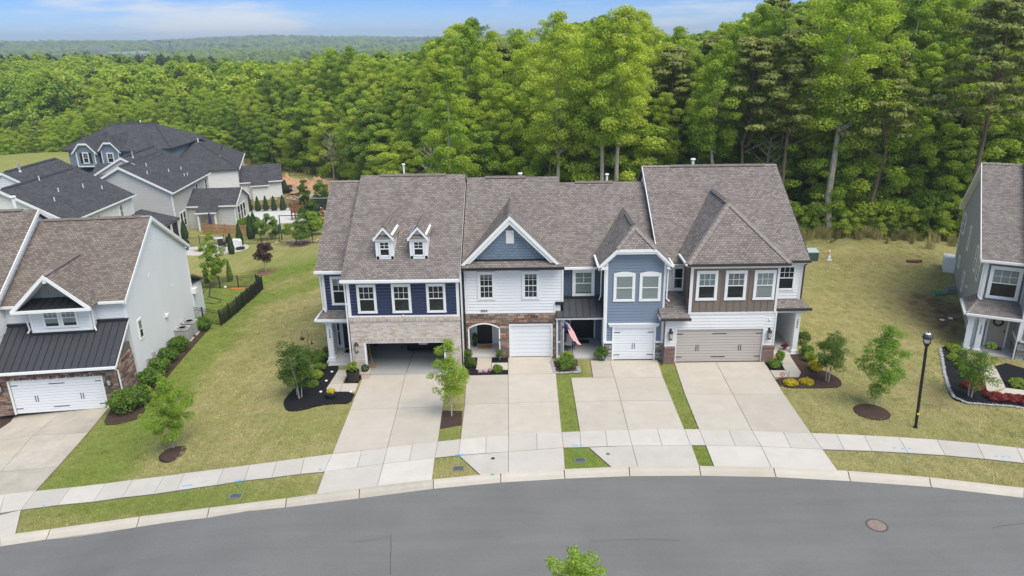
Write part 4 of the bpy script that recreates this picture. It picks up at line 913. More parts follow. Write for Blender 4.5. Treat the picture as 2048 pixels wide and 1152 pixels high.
def numbers(H, txt, loc, size, rot=(PI/2, 0, 0), m=None, vert=False, name='house_number'):
    cu = bpy.data.curves.new(name, 'FONT'); cu.body = '\n'.join(txt) if vert else txt; cu.size = size; cu.extrude = .008; cu.align_x = 'CENTER'; cu.resolution_u = 2; cu.space_line = .85
    if m or BLACK: cu.materials.append(m or BLACK)
    t = bpy.data.objects.new(name, cu); COL.objects.link(t); bpy.context.view_layer.update(); me = bpy.data.meshes.new_from_object(t.evaluated_get(bpy.context.evaluated_depsgraph_get())); bpy.data.objects.remove(t)
    o = bpy.data.objects.new(name, me); COL.objects.link(o); o.parent = H; o.location = loc; o.rotation_euler = rot; return o
T = .13   # roof thickness

# ================= townhouse row (four units, one building each side of a party wall) =================
TG = 'townhouses of the row facing the street'
# ---- unit 1: navy ----
H = empty('townhouse', label='navy townhouse with whitewashed brick, open double garage and two white dormers', cat='house', group=TG)
mb = MB()   # shell
mb.box(-9.45,-9.25,36.4,49.6,0,5.5); mb.box(-3.7,-3.5,36.4,49.6,0,5.5); mb.box(-9.25,-3.7,49.4,49.6,0,5.5)
mb.prism([(-9.45,36.4,5.5),(-9.45,49.6,5.5),(-9.45,43,9.6)], (.2,0,0)); mb.prism([(-3.7,36.4,5.5),(-3.7,49.6,5.5),(-3.7,43,9.6)], (.2,0,0))
mb.box(-9.25,-3.7,36.42,36.6,3.37,5.5); mb.build('wall', WSID, H)
F1 = Face('f', 36.4)
mb = MB(); mb.box(-9.47,-8.8,36.3,36.5,0,1.90); mb.box(-4.35,-3.50,36.3,36.5,0,1.90); mb.box(-9.47,-3.50,36.3,36.5,2.12,3.14); mb.box(-9.47,-9.02,36.3,36.5,1.90,2.12); mb.box(-4.12,-3.5,36.3,36.5,1.9,2.12); mb.build('brick_wall', BRICKW, H)
mb = MB(); mb.box(-9.02,-4.12,36.285,36.5,1.90,2.12); mb.box(-9.5,-3.48,36.26,36.5,3.14,3.37); mb.build('brick_course', BRICKV, H)
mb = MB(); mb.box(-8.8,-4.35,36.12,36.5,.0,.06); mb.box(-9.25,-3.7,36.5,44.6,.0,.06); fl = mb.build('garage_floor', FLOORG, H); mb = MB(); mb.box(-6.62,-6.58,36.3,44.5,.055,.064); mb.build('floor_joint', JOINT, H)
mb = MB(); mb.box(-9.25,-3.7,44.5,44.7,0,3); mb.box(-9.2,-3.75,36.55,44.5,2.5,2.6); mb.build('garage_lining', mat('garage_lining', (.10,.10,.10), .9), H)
mb = MB(); mb.box(-8.8,-8.70,36.28,36.45,0,1.9); mb.box(-4.45,-4.35,36.28,36.45,0,1.9); mb.box(-8.7,-4.45,36.3,36.45,1.85,1.9); mb.build('garage_trim', WHITE, H)
mb = MB(); mb.box(-8.6,-4.5,36.7,39.2,2.28,2.34); mb.build('raised_garage_door', WDOOR, H)
lap(H, F1, rect(-9.4,-3.6,3.42,5.42), NAVY)
trim(H, F1, [(-9.5,-9.33,3.37,5.45), (-3.66,-3.5,3.37,5.45), (-9.33,-3.66,3.37,3.44), (-9.33,-3.66,5.3,5.45)], 'corner_trim')
for u in (-8.95,-7.10,-5.25): window(H, F1, u, u+1.03, 3.58, 5.22, 3, 2, 0)
wall_lamp(H, F1, -9.2, 1.72, 1.25); wall_lamp(H, F1, -4.08, 1.72, 1.25)
mb = MB(); mb.lathe([(.03,0),(.05,.04),(.03,.09)], 8, (-6.55,36.33,3.40)); mb.build('security_camera', WHITE, H)
# wing on the left
mb = MB(); mb.box(-11.3,-9.45,38.35,38.5,2.9,5.45); mb.box(-11.3,-11.15,38.5,47.9,0,5.45); mb.box(-11.15,-9.45,47.7,47.9,0,5.45); mb.prism([(-11.3,38.4,5.45),(-11.3,47.9,5.45),(-11.3,43,9.2)], (.15,0,0)); mb.box(-11.15,-9.45,39.65,39.8,0,2.9); mb.build('wing_wall', WSID, H)
F1b = Face('f', 38.35); F1c = Face('f', 39.65)
lap(H, F1b, rect(-11.2,-9.5,3.0,5.2), NAVY); trim(H, F1b, [(-11.32,-11.17,2.9,5.4), (-11.17,-9.46,5.15,5.42,.05)], 'corner_trim')
window(H, F1b, -10.85,-9.62,3.35,5.05, 3, 2, 0, blind=BLINDW, bfrac=.25)
lap(H, F1c, rect(-11.15,-9.5,.15,2.85), WSID); door(H, F1c, -10.75,-9.95,.14,2.14, NAVYD)
window(H, F1c, -11.15,-10.87,.3,2.2, 1, 1, 0, tr=.05)
mb = MB(); mb.box(-11.35,-9.46,37.75,39.65,-.1,.14); mb.build('porch_floor', PORCHF, H); mb = MB(); mb.box(-11.2,-9.46,37.4,37.74,-.1,.05); mb.build('step', PORCHF, H)
def column(H, x, y, z0, z1, w=.30):
    mb = MB(); mb.box(x-w/2,x+w/2,y-w/2,y+w/2,z0,z1); mb.box(x-w/2-.05,x+w/2+.05,y-w/2-.05,y+w/2+.05,z0,z0+.22); mb.box(x-w/2-.04,x+w/2+.04,y-w/2-.04,y+w/2+.04,z1-.15,z1); return mb.build('porch_column', WHITE, H)
column(H, -11.05, 37.95, .14, 2.55); numbers(H, '3038', (-11.02,37.78,2.0), .17, vert=True)
mb = MB(); mb.box(-11.35,-9.46,37.68,37.95,2.5,2.78); mb.box(-11.35,-11.1,37.9,39.6,2.5,2.78); mb.build('porch_beam', WHITE, H)
mb = MB(); mb.slab([(-11.6,37.5,2.82),(-9.48,37.5,2.82),(-9.48,38.34,3.06),(-11.25,38.34,3.06)], .09); mb.slab([(-11.6,37.5,2.82),(-11.25,38.34,3.06),(-11.25,39.6,3.06),(-11.6,39.6,2.82)], .09); mb.build('porch_roof', SH, H)
gutter(H, -11.6,-9.48,37.5,2.82); mb = MB(); mb.box(-11.7,-11.6,37.4,39.6,2.7,2.81); mb.build('gutter', WHITE, H)
# roofs
mb = MB(); mb.slab([(-9.67,36,5.57),(-3.44,36,5.57),(-3.44,43,9.83),(-9.67,43,9.83)], T); mb.slab([(-9.67,43,9.83),(-3.44,43,9.83),(-3.44,50,5.57),(-9.67,50,5.57)], T)
mb.slab([(-11.5,37.9,5.5),(-9.45,37.9,5.5),(-9.45,43,9.5),(-11.5,43,9.5)], T); mb.slab([(-11.5,43,9.5),(-9.45,43,9.5),(-9.45,48.2,5.5),(-11.5,48.2,5.5)], T); mb.build('roof', SH, H)
mb = MB(); mb.box(-9.64,-3.47,35.98,36.4,5.38,5.45); mb.box(-11.48,-9.45,37.9,38.35,5.3,5.36); mb.build('soffit', WHITE, H)
gutter(H, -9.7,-3.44,36.0,5.58); gutter(H, -11.55,-9.66,37.9,5.5); vent_box(H, (-8.5,43,9.85),(-4.6,43,9.85)); caps(H, (-11.5,43,9.5),(-9.5,43,9.5)); pipe(H, -7.2, 43.6, 9.5, .80, .055)
spout(H, [(-9.6,36.0,5.5),(-9.56,36.3,5.25),(-9.55,36.28,.1),(-9.6,36.1,.05)]); spout(H, [(-11.45,37.9,5.4),(-11.38,38.25,5.1),(-11.36,38.25,3.2),(-11.15,38.0,3.05)]); spout(H, [(-3.47,36.1,5.4),(-3.46,36.35,5.2),(-3.46,36.33,.1)], BLACK)
# dormers
for xc in (-7.46,-5.64):
    D = MB(); x0, x1 = xc-.46, xc+.46; yf = 37.3; zb = 5.57+.6086*(yf-36)
    rz = lambda y: 5.57+.6086*(y-36)
    zt = 7.62; D.prism([(x0,yf,zb-.1),(x1,yf,zb-.1),(x1,yf,zt),(xc,yf,zt+.43),(x0,yf,zt)], (0,3.2,0)); dm = D.build('dormer', WSID, H)
    Fd = Face('f', yf); trim(dm, Fd, [(x0-.02,x0+.14,zb-.05,zt-.2), (x1-.14,x1+.02,zb-.05,zt-.2), (x0,x1,zb-.05,zb+.13), (x0-.1,x1+.1,zt-.26,zt-.1,.14)], 'dormer_trim')
    mb = MB(); e = .56; z_e = zt-.13; ya = 36+(zt+.50-5.57)/.6086; yb = 36+(z_e-5.57)/.6086
    for s in (-1, 1): mb.slab([(xc+s*e,yf-.18,z_e),(xc,yf-.18,zt+.5),(xc,ya+.1,zt+.5),(xc+s*e,yb+.1,z_e)][::s], .07)
    mb.build('dormer_roof', SH, dm)
    mb = MB()
    for s in (-1, 1): mb.prism([(xc+s*e,yf-.19,z_e-.01),(xc,yf-.19,zt+.49),(xc,yf-.19,zt+.36),(xc+s*(e-.02),yf-.19,z_e-.15)], (0,-.03,0))
    mb.build('bargeboard', WHITE, dm); mb = MB(); mb.slab([(xc-.42,yf-.2,zt-.1),(xc+.42,yf-.2,zt-.1),(xc+.42,yf-.01,zt+.05),(xc-.42,yf-.01,zt+.05)], .05); mb.build('gable_ledge', SH, dm)
    window(dm, Fd, x0+.16, x1-.16, zb+.12, zt-.28, 2, 2, 0, tr=.05)
    vent_box(dm, (xc,yf+.05,zt+.5),(xc,ya-.1,zt+.5), .13, .05)
recenter(H, (-7.4,43,0))

# ---- unit 2: white over stone ----
H = empty('townhouse', label='white sided townhouse over brown stone with arched porch and blue shake gable', cat='house', group=TG)
F2 = Face('f', 38.3); mb = MB()
mb.box(-3.42,-3.27,38.32,49.6,0,5.5); mb.box(2.0,2.14,38.32,49.6,3.3,5.5); mb.box(1.6,1.74,38.32,49.6,0,3.3); mb.box(-3.27,2.0,49.4,49.6,0,5.5); mb.box(-3.27,2.0,38.32,38.5,2.8,5.5)
mb.prism([(-3.42,38.32,5.5),(-3.42,49.6,5.5),(-3.42,44,9.2)], (.15,0,0)); mb.prism([(1.98,38.32,5.5),(1.98,49.6,5.5),(1.98,44,9.2)], (.15,0,0)); mb.box(-3.27,-1.3,40.1,40.2,0,2.7); mb.box(-1.3,-1.2,38.5,40.2,0,2.7); mb.box(-3.27,-1.2,38.35,40.2,2.7,2.8)
mb.build('wall', WSID, H)
mb = MB(); mb.box(-1.5,-.93,38.22,38.4,0,2.2); mb.box(1.56,1.72,38.22,38.4,0,2.2); mb.box(-.93,1.56,38.22,38.4,2.11,2.2); mb.box(-3.42,-3.22,38.22,38.4,0,2.2); mb.box(-3.42,1.72,38.22,38.4,2.2,2.75); mb.build('stone_backing', MORTAR, H)
F2s = Face('f', 38.22)
stones(H, F2s, [(-3.42,-3.24,.02,2.22),(-1.46,-.95,.02,2.22),(1.58,1.72,.02,2.22),(-3.42,1.72,2.22,2.72)], STONES)
mb = MB(); n = 10
arc = [(-3.24+1.78*i/n, 1.92+.30*math.sin(PI*i/n)**.8) for i in range(n+1)]
for i in range(n): (a, za), (b, zb_) = arc[i], arc[i+1]; mb.prism([(a,38.10,za),(b,38.10,zb_),(b,38.10,zb_-.06),(a,38.10,za-.06)], (0,.3,0))
mb.box(-3.26,-3.19,38.10,38.4,.05,1.93); mb.box(-1.51,-1.44,38.10,38.4,.05,1.93); mb.build('arch_trim', WHITE, H)
mb = MB()
for i in range(n): (a, za), (b, zb_) = arc[i], arc[i+1]; mb.prism([(a,38.16,za),(b,38.16,zb_),(b,38.16,2.24),(a,38.16,2.24)], (0,.2,0))
mb.build('arch_wall', STONES[1], H)
mb = MB(); mb.box(-3.27,-1.3,38.2,40.1,0,.12); mb.build('porch_floor', PORCHF, H)
door(H, Face('f', 40.1), -2.88,-1.98,.13,2.15, BLACK); trim(H, Face('f', 40.1), [(-3.22,-3.05,1.5,1.85,.06),(-1.8,-1.64,1.5,1.85,.06)], 'porch_light', BLACK)
lap(H, F2, [(-3.38,2.76),(1.70,2.76),(1.70,3.36),(2.12,3.36),(2.12,5.36),(-3.38,5.36)], WSID)
trim(H, F2, [(-3.44,-3.34,2.75,5.4),(2.06,2.16,3.36,5.4),(1.64,1.73,2.75,3.36),(-3.34,1.64,2.72,2.80)], 'corner_trim', WSID)
window(H, F2, -2.63,-1.66,3.58,5.24, 3, 2, 2, frame=WSID, tr=.13, blind=CURT, bfrac=.22); window(H, F2, -.15,.82,3.58,5.24, 3, 2, 2, frame=WSID, tr=.13, blind=CURT, bfrac=.22)
numbers(H, '3034', (-2.32,38.262,2.84), .20)
garage_door(H, F2s, -.84, 1.47, .05, 2.02, WDOOR, hw=False, ribs=2)
R2 = lambda y: 5.6+.621*(y-37.8)
mb = MB(); mb.slab([(-3.43,37.8,5.6),(2.16,37.8,5.6),(2.16,44,9.45),(-3.43,44,9.45)], T); mb.slab([(-3.43,44,9.45),(2.16,44,9.45),(2.16,50,5.7),(-3.43,50,5.7)], T); 
xc = -.78
for s in (-1, 1): mb.slab([(xc+s*2.67,37.93,5.74),(xc,37.93,8.45),(xc,42.5,8.5),(xc+s*2.67,38.05,5.76)][::s], .1)
mb.build('roof', SH, H)
mb = MB(); mb.prism([(xc-2.45,38.35,5.8),(xc+2.45,38.35,5.8),(xc,38.35,8.25)], (0,.3,0)); mb.build('gable_wall', SHAKE, H)
mb = MB()
for s in (-1, 1):
    mb.prism([(xc+s*2.70,37.92,5.74),(xc,37.92,8.46),(xc,37.92,8.24),(xc+s*2.52,37.92,5.70)], (0,-.04,0)); mb.prism([(xc+s*2.50,37.95,5.76),(xc,37.95,8.24),(xc,37.95,7.98),(xc+s*2.2,37.95,5.80)], (0,.38,0))
mb.build('bargeboard', WHITE, H)
mb = MB()
for k in range(9): mb.box(xc-.19,xc+.19,38.28-.01*(k%2),38.36,6.86+k*.075,6.92+k*.075)
mb.box(xc-.22,xc+.22,38.3,38.36,6.82,7.56); mb.build('gable_vent', WHITE, H)
mb = MB(); mb.box(xc-2.4,xc+2.4,38.2,38.36,5.86,5.93); mb.build('flashing', BLACK, H)
gutter(H, -3.45,2.18,37.8,5.6,BLACK); vent_box(H, (-2.35,44,9.47),(.15,44,9.47)); vent_box(H, (xc,38.6,8.5),(xc,41.6,8.5),.15,.05); caps(H, (xc,37.95,8.45),(xc,38.55,8.47)); pipe(H, -.2, 44.5, 9.15, .35, .08)
spout(H, [(-3.44,37.75,5.5),(-3.40,38.12,5.25),(-3.40,38.10,.1)], BLACK)
recenter(H, (-.6,44,0))

# ---- unit 3: blue ----
H = empty('townhouse', label='light blue townhouse with clipped gable, dark metal porch roof and white single garage', cat='house', group=TG)
F3 = Face('f', 37.7); F3r = Face('f', 39.2); F3l = Face('l', 4.46)
mb = MB(); mb.box(4.46,4.6,37.72,49.6,0,5.7); mb.box(7.58,7.72,37.72,49.6,0,5.7); mb.box(4.6,7.58,37.72,37.9,2.2,5.9); mb.box(2.18,7.58,49.4,49.6,0,5.2); mb.box(2.18,4.46,39.22,39.4,2.6,5.2); mb.box(2.18,2.3,39.4,49.6,0,5.2)
mb.prism([(4.6,37.72,5.8),(7.58,37.72,5.8),(6.9,37.72,6.6),(5.2,37.72,6.6)], (0,.3,0)); mb.box(2.18,4.46,40.8,40.95,0,2.6); mb.build('wall', BLUE, H)
lap(H, F3, [(4.5,2.3),(7.68,2.3),(7.68,5.75),(6.92,6.5),(5.02,6.5),(4.5,5.98)], BLUE)
for a, b in ((4.5,4.87),(7.33,7.68)): lap(H, F3, rect(a,b,1.2,2.3), BLUE)
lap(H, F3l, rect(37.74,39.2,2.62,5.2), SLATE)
trim(H, F3, [(4.44,4.56,1.2,5.8),(7.62,7.74,1.2,5.8)], 'corner_trim'); trim(H, F3l, [(37.68,37.80,1.2,5.7)], 'corner_trim')
window(H, F3, 4.88,6.06,3.60,5.22, 1,1,0, blind=BLINDW, bfrac=1, tr=.13, arch=True); window(H, F3, 6.30,7.48,3.60,5.22, 1,1,0, blind=BLINDW, bfrac=1, tr=.13, arch=True)
mb = MB(); mb.box(4.46,4.87,37.66,37.72,0,1.16); mb.box(7.33,7.72,37.66,37.72,0,1.16); mb.build('stone_backing', MORTAR, H); F3s = Face('f', 37.66)
stones(H, F3s, [(4.44,4.86,.03,1.13),(7.34,7.73,.03,1.13)], STONEG, .08, .14, .2, .42); trim(H, F3s, [(4.40,4.87,1.13,1.22,.12),(7.33,7.77,1.13,1.22,.12)], 'stone_cap')
garage_door(H, F3s, 4.97, 7.24, .05, 2.02, WDOOR, hw=True, cent=1); trim(H, F3, [(4.70,7.46,2.10,2.24,.10),(4.64,7.52,2.24,2.30,.16)], 'lintel')
# recessed left part and porch
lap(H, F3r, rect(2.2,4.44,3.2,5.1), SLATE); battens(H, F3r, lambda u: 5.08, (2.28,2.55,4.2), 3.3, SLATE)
window(H, F3r, 2.72,3.98,3.40,5.02, 2,2,0, blind=BLIND, tr=.15); trim(H, F3r, [(2.18,4.44,5.05,5.2,.08)], 'frieze')
Fd = Face('f', 40.8); lap(H, Fd, rect(2.2,4.44,.2,2.6), BLUE); door(H, Fd, 2.75,4.15,.12,2.2, BLACK, panels=3)
mb = MB(); mb.box(1.76,4.45,37.95,40.8,0,.11); mb.build('porch_floor', PORCHF, H)
mb = MB(); mb.box(1.76,2.0,38.28,40.8,.11,.95); mb.box(2.0,2.15,38.15,38.3,.11,2.45); mb.build('porch_side', STONEG[0], H)
mb = MB(); mb.box(1.80,2.16,38.26,40.8,.95,2.5); mb.build('porch_side_wall', BLUE, H)
trim(H, Face('f', 38.26), [(1.76,1.86,.1,2.5,.1),(2.10,2.20,.1,2.5,.1),(1.86,2.1,.92,1.0,.08)], 'porch_post'); mb = MB(); mb.box(4.36,4.46,38.1,38.2,.11,2.5); mb.build('porch_post', WHITE, H)
mb = MB(); mb.box(1.72,4.47,37.98,38.16,2.42,2.56); mb.build('porch_beam', WHITE, H)
mb = MB(); mb.slab([(1.72,37.92,2.62),(4.45,37.92,2.62),(4.45,39.19,3.36),(2.18,39.19,3.36),(2.18,38.3,2.84),(1.76,38.29,2.84)], .08); mb.build('porch_roof', SEAM, H)
for i in range(8):
    x = 1.76+i*.38; y0 = 37.9; y1 = 39.16 if x > 2.2 else 38.28; mb = MB(); zf = lambda y: 2.62+(y-37.92)*.583
    mb.prism([(x-.012,y0,zf(y0)+.0),(x+.012,y0,zf(y0)),(x+.012,y0,zf(y0)+.045),(x-.012,y0,zf(y0)+.045)], (0,y1-y0,zf(y1)-zf(y0))); mb.build('roof_seam', SEAMB, H)
mb = MB(); mb.box(2.17,4.45,39.05,39.2,3.28,3.42); mb.box(1.7,2.2,38.2,38.3,3.24,3.40); mb.build('flashing', BLACK, H)
# roofs
mb = MB(); mb.slab([(2.17,38.8,5.28),(4.7,38.8,5.28),(4.7,45,8.88),(2.17,45,8.88)], T); mb.slab([(4.7,39.6,5.744),(7.46,39.6,5.744),(7.46,45,8.88),(4.7,45,8.88)], T); mb.slab([(2.17,45,8.88),(7.46,45,8.88),(7.46,50.5,5.2),(2.17,50.5,5.2)], T)
xc = 6.0; A_ = (xc,38.3,7.72); B_ = (xc,43.1,7.72)
mb.slab([(4.95,37.28,6.72),(7.05,37.28,6.72),A_], .1)
mb.slab([(4.02,37.28,5.80),(4.95,37.28,6.72),A_,B_,(4.02,39.6,5.80)], .1); mb.slab([(7.98,37.28,5.80),(7.98,39.6,5.80),B_,A_,(7.05,37.28,6.72)], .1); mb.build('roof', SH, H)
mb = MB()
for q in (((4.0,5.78),(4.95,6.70)), ((4.95,6.70),(7.05,6.70)), ((7.05,6.70),(8.0,5.78))):
    (a, za), (b, zb_) = q; mb.prism([(a,37.27,za),(b,37.27,zb_),(b,37.27,zb_-.16),(a,37.27,za-.16)], (0,-.04,0))
    mb.prism([(a,37.28,za-.12),(b,37.28,zb_-.12),(b,37.28,zb_-.28),(a,37.28,za-.28)], (0,.42,0))
mb.box(4.02,4.5,37.28,37.7,5.56,5.68); mb.box(7.7,8.0,37.28,37.7,5.56,5.68); mb.build('bargeboard', WHITE, H)
caps(H, (4.95,37.28,6.74),A_,w=.16); caps(H, (7.05,37.28,6.74),A_,w=.16); vent_box(H, (xc,38.8,7.76),(xc,41.6,7.76),.15,.05); vent_box(H, (3.2,45,8.9),(5.6,45,8.9)); pipe(H, 5.25, 45.4, 8.6, .62, .07)
gutter(H, 2.17,4.05,38.8,5.28); mb = MB(); mb.box(3.92,4.02,37.28,39.4,5.68,5.80); mb.box(7.98,8.08,37.28,38.6,5.68,5.80); mb.build('gutter', WHITE, H)
spout(H, [(3.98,37.9,5.7),(4.30,38.6,5.4),(4.32,38.9,3.5),(4.22,38.75,3.3)]); spout(H, [(8.03,37.35,5.7),(7.82,37.55,5.4),(7.80,37.55,3.8),(7.95,37.45,3.65)]); spout(H, [(4.38,37.66,5.6),(4.40,37.66,2.2),(4.40,37.66,.1)])
recenter(H, (5,44,0))

# ---- unit 4: brown ----
H = empty('townhouse', label='brown board and batten townhouse with tan double garage and big hipped front roof', cat='house', group=TG)
F4 = Face('f', 37.25); F4r = Face('f', 38.9); F4l = Face('l', 7.75)
mb = MB(); mb.box(7.75,7.9,37.27,49.6,0,3.0); mb.box(7.9,8.36,37.27,37.4,0,3.0); mb.box(13.25,13.85,37.27,37.4,0,3.0); mb.box(8.36,13.25,37.27,37.4,2.1,3.0); mb.box(8.99,13.75,37.27,37.5,3.0,5.8); mb.box(8.99,9.1,37.4,39.4,3.0,5.8); mb.box(13.65,13.75,37.4,39.0,3.0,5.8)
mb.box(7.75,8.99,38.92,39.05,3.0,5.5); mb.box(13.85,15.7,38.92,39.05,3.0,5.5); mb.box(15.55,15.7,39.05,50.5,0,5.5); mb.box(13.7,13.85,37.4,50.5,0,3.2); mb.box(7.75,15.7,50.4,50.6,0,5.5); mb.box(13.85,15.55,41.6,41.75,0,3.0)
mb.prism([(7.62,38.9,5.3),(7.62,50.6,5.3),(7.62,45.5,9.45)], (.15,0,0)); mb.prism([(15.55,38.9,5.4),(15.55,50.6,5.4),(15.55,45.5,9.5)], (.15,0,0)); mb.build('wall', WSIDW, H)
lap(H, F4, rect(7.79,8.34,1.04,3.0), WSIDW); lap(H, F4, rect(13.26,13.83,1.04,3.0), WSIDW); lap(H, F4, rect(8.34,13.26,2.16,3.0), WSIDW)
trim(H, F4, [(7.73,7.83,1.0,2.85),(13.79,13.87,1.0,3.05),(8.95,13.82,2.97,3.07,.05)], 'corner_trim', WSIDW)
mb = MB(); mb.box(8.99,13.75,37.22,37.28,3.06,5.7); mb.box(8.97,9.03,37.22,39.0,3.06,5.8); mb.build('board_wall', BROWN, H)
F4b = Face('f', 37.22); us = [9.22+.372*i for i in range(13)]; WN = [(9.30,10.45),(10.86,12.02),(12.42,13.58)]
for u in us:
    mb = MB(); segs = [(3.08,5.66)]
    for a, b in WN:
        if a-.02 < u < b+.02: segs = [(3.08,3.78),(5.46,5.66)]
    for s in segs: F4b.box(mb, u-.02, u+.02, *s, 0, .028)
    mb.build('batten', BROWN, H)
trim(H, F4b, [(8.96,9.12,3.0,5.72),(13.66,13.78,3.0,5.72),(9.12,13.66,5.60,5.74,.05)], 'corner_trim', WSIDW)
for i, (a, b) in enumerate(WN): window(H, F4b, a, b, 3.78,5.48, 3,2,0, blind=(BLIND,CURT,BLINDW)[i], bfrac=(.5,.5,1)[i], tr=.13)
mb = MB(); mb.box(7.72,8.36,37.16,37.3,0,.90); mb.box(13.25,13.9,37.16,37.3,0,.90); mb.build('brick_wall', BRICKR, H); mb = MB(); mb.box(7.70,8.36,37.12,37.3,.90,1.05); mb.box(13.25,13.92,37.12,37.3,.90,1.05); mb.build('brick_course', BRICKRV, H)
garage_door(H, F4, 8.42, 13.2, .05, 2.05, TAN, hw=True, cent=2, frame=WSIDW); wall_lamp(H, F4, 8.06,1.86,1.25); wall_lamp(H, F4, 13.53,1.84,1.25)
mb = MB(); mb.lathe([(.04,0),(.06,.05),(.03,.1)], 8, (13.5,37.2,2.55)); mb.build('security_camera', WHITE, H)
# low roof at left, recessed wall above it
lap(H, F4r, rect(7.79,8.97,3.74,5.3), WSIDW); window(H, F4r, 8.36,8.99,3.85,5.2, 1,1,0, tr=.07)
mb = MB(); mb.slab([(7.42,36.9,2.86),(9.05,36.9,2.86),(8.98,37.2,3.0),(8.98,38.9,3.76),(7.42,38.9,3.76)], .1); mb.build('low_roof', SH, H); gutter(H, 7.40,9.08,36.9,2.86,BRONZE)
mb = MB(); mb.box(7.38,7.44,36.9,38.9,2.72,2.84); mb.build('fascia', WSIDW, H)
spout(H, [(7.62,36.85,2.75),(7.70,37.15,2.5),(7.70,37.12,.15),(7.62,36.95,.05)], BRONZE)
# right wing and porch
lap(H, F4r, rect(13.85,15.6,3.2,5.35), WSIDW); trim(H, F4r, [(15.56,15.72,3.1,5.4),(13.8,13.92,3.1,5.4)], 'corner_trim', WSIDW); window(H, F4r, 14.28,15.28,3.72,5.22, 3,2,0, tr=.09)
mb = MB(); mb.slab([(13.87,38.0,2.95),(16.05,38.0,2.95),(15.72,38.9,3.16),(13.87,38.9,3.16)], .09); mb.slab([(16.05,38.0,2.95),(16.05,41.5,2.95),(15.72,41.5,3.16),(15.72,38.9,3.16)], .09); mb.build('porch_roof', SH, H); gutter(H, 13.87,16.07,38.0,2.95,BRONZE)
mb = MB(); mb.box(13.87,15.85,38.12,38.38,2.62,2.86); mb.box(15.6,15.85,38.38,41.6,2.62,2.86); mb.build('porch_beam', WSIDW, H)
mb = MB(); w=.28; mb.box(15.32,15.60,38.22,38.5,.1,2.62); mb.box(15.27,15.65,38.17,38.55,.1,.28); mb.build('porch_column', WHITE, H); numbers(H, '3026', (15.46,38.2,2.1), .17, vert=True)
mb = MB(); mb.box(13.87,15.8,38.1,41.6,-.05,.10); mb.build('porch_floor', PORCHF, H)
lap(H, Face('f', 41.6), rect(13.9,15.6,.2,2.6), WSIDW); door(H, Face('r', 13.85), 39.6,40.5,.12,2.15, BLACK)
# roofs
R4 = lambda y: 5.6+.59*(y-38.5)
mb = MB(); mb.slab([(7.48,38.5,5.6),(15.87,38.5,5.6),(15.87,45.5,9.73),(7.48,45.5,9.73)], T); mb.slab([(7.48,45.5,9.73),(15.87,45.5,9.73),(15.87,51,6.4),(7.48,51,6.4)], T)
xc = 11.42; A_ = (xc,39.75,8.65); B_ = (xc,43.7,8.65); e0 = (8.68,36.8,6.0); e1 = (14.16,36.8,6.0)
mb.slab([e0,e1,A_], .12); mb.slab([e1,(14.16,39.2,6.0),B_,A_], .12); mb.slab([e0,A_,B_,(8.68,39.2,6.0)], .12); mb.build('roof', SH, H)
caps(H, e0,A_,w=.19); caps(H, e1,A_,w=.19); caps(H, (xc,39.7,8.68),(xc,40.3,8.68),w=.18); vent_box(H, (xc,40.3,8.68),(xc,43.3,8.68),.17,.06); vent_box(H, (9.2,45.5,9.76),(15.1,45.5,9.76)); caps(H, (7.48,45.5,9.74),(9.2,45.5,9.74)); caps(H, (15.1,45.5,9.74),(15.87,45.5,9.74)); pipe(H, 10.75, 46.0, 9.4, .6, .09)
mb = MB(); mb.box(7.5,15.85,38.48,38.92,5.40,5.46); mb.box(8.7,14.14,36.8,37.25,5.80,5.87); mb.build('soffit', WHITE, H)
gutter(H, 8.68,14.16,36.8,5.98,BRONZE); gutter(H, 14.16,15.9,38.5,5.6,BRONZE); mb = MB(); mb.box(8.58,8.68,36.8,38.8,5.86,5.98); mb.build('gutter', WHITE, H)
mb = MB(); mb.prism([(7.47,38.5,5.62),(7.47,45.5,9.75),(7.47,45.5,9.55),(7.47,38.5,5.42)], (-.04,0,0)); mb.build('rake_board', WHITE, H)
mb = MB(); mb.prism([(15.88,38.5,5.6),(15.88,45.5,9.73),(15.88,45.5,9.55),(15.88,38.5,5.42)], (.03,0,0)); mb.build('rake_board', BRONZE, H)
spout(H, [(15.85,38.45,5.5),(15.72,38.8,5.2),(15.72,38.84,3.2)], BRONZE); spout(H, [(8.68,36.9,5.9),(8.93,37.2,5.6),(8.93,37.3,3.9)], BRONZE)
recenter(H, (11.6,44,0))

# ================= left house =================
H = empty('house', (-22.84,35.27,-1.36), math.radians(7.17), 'white house at the left edge with black metal garage roof and stone front', 'house')
FL = Face('f', 0.0); G0 = -.05
mb = MB(); mb.box(-5.6,-4.6,.02,.2,0,2.45); mb.box(0,.86,.02,.2,0,2.45); mb.box(-4.6,0,.02,.2,1.96,2.45); mb.box(.7,.86,.2,2.2,-.3,3.0); mb.build('stone_backing', MORTAR, H)
stones(H, FL, [(-5.6,-4.7,.0,1.96),(.10,.86,-.1,1.96),(-5.6,.86,2.14,2.46),(-5.6,-4.9,1.96,2.14),(.3,.86,1.96,2.14)], STONES, .09, .16, .22, .5)
stones(H, FL, [(-4.9,.3,1.98,2.14)], STONES, .16, .17, .07, .11)
stones(H, Face('r', .86), [(.02,2.2,-.2,2.6)], STONES, .12, .2, .3, .6)
garage_door(H, FL, -4.6, 0, .0, 1.95, WDOOR, hw=True, cent=2); wall_lamp(H, FL, .42,1.75,1.25); wall_lamp(H, FL, -5.05,1.75,1.25)
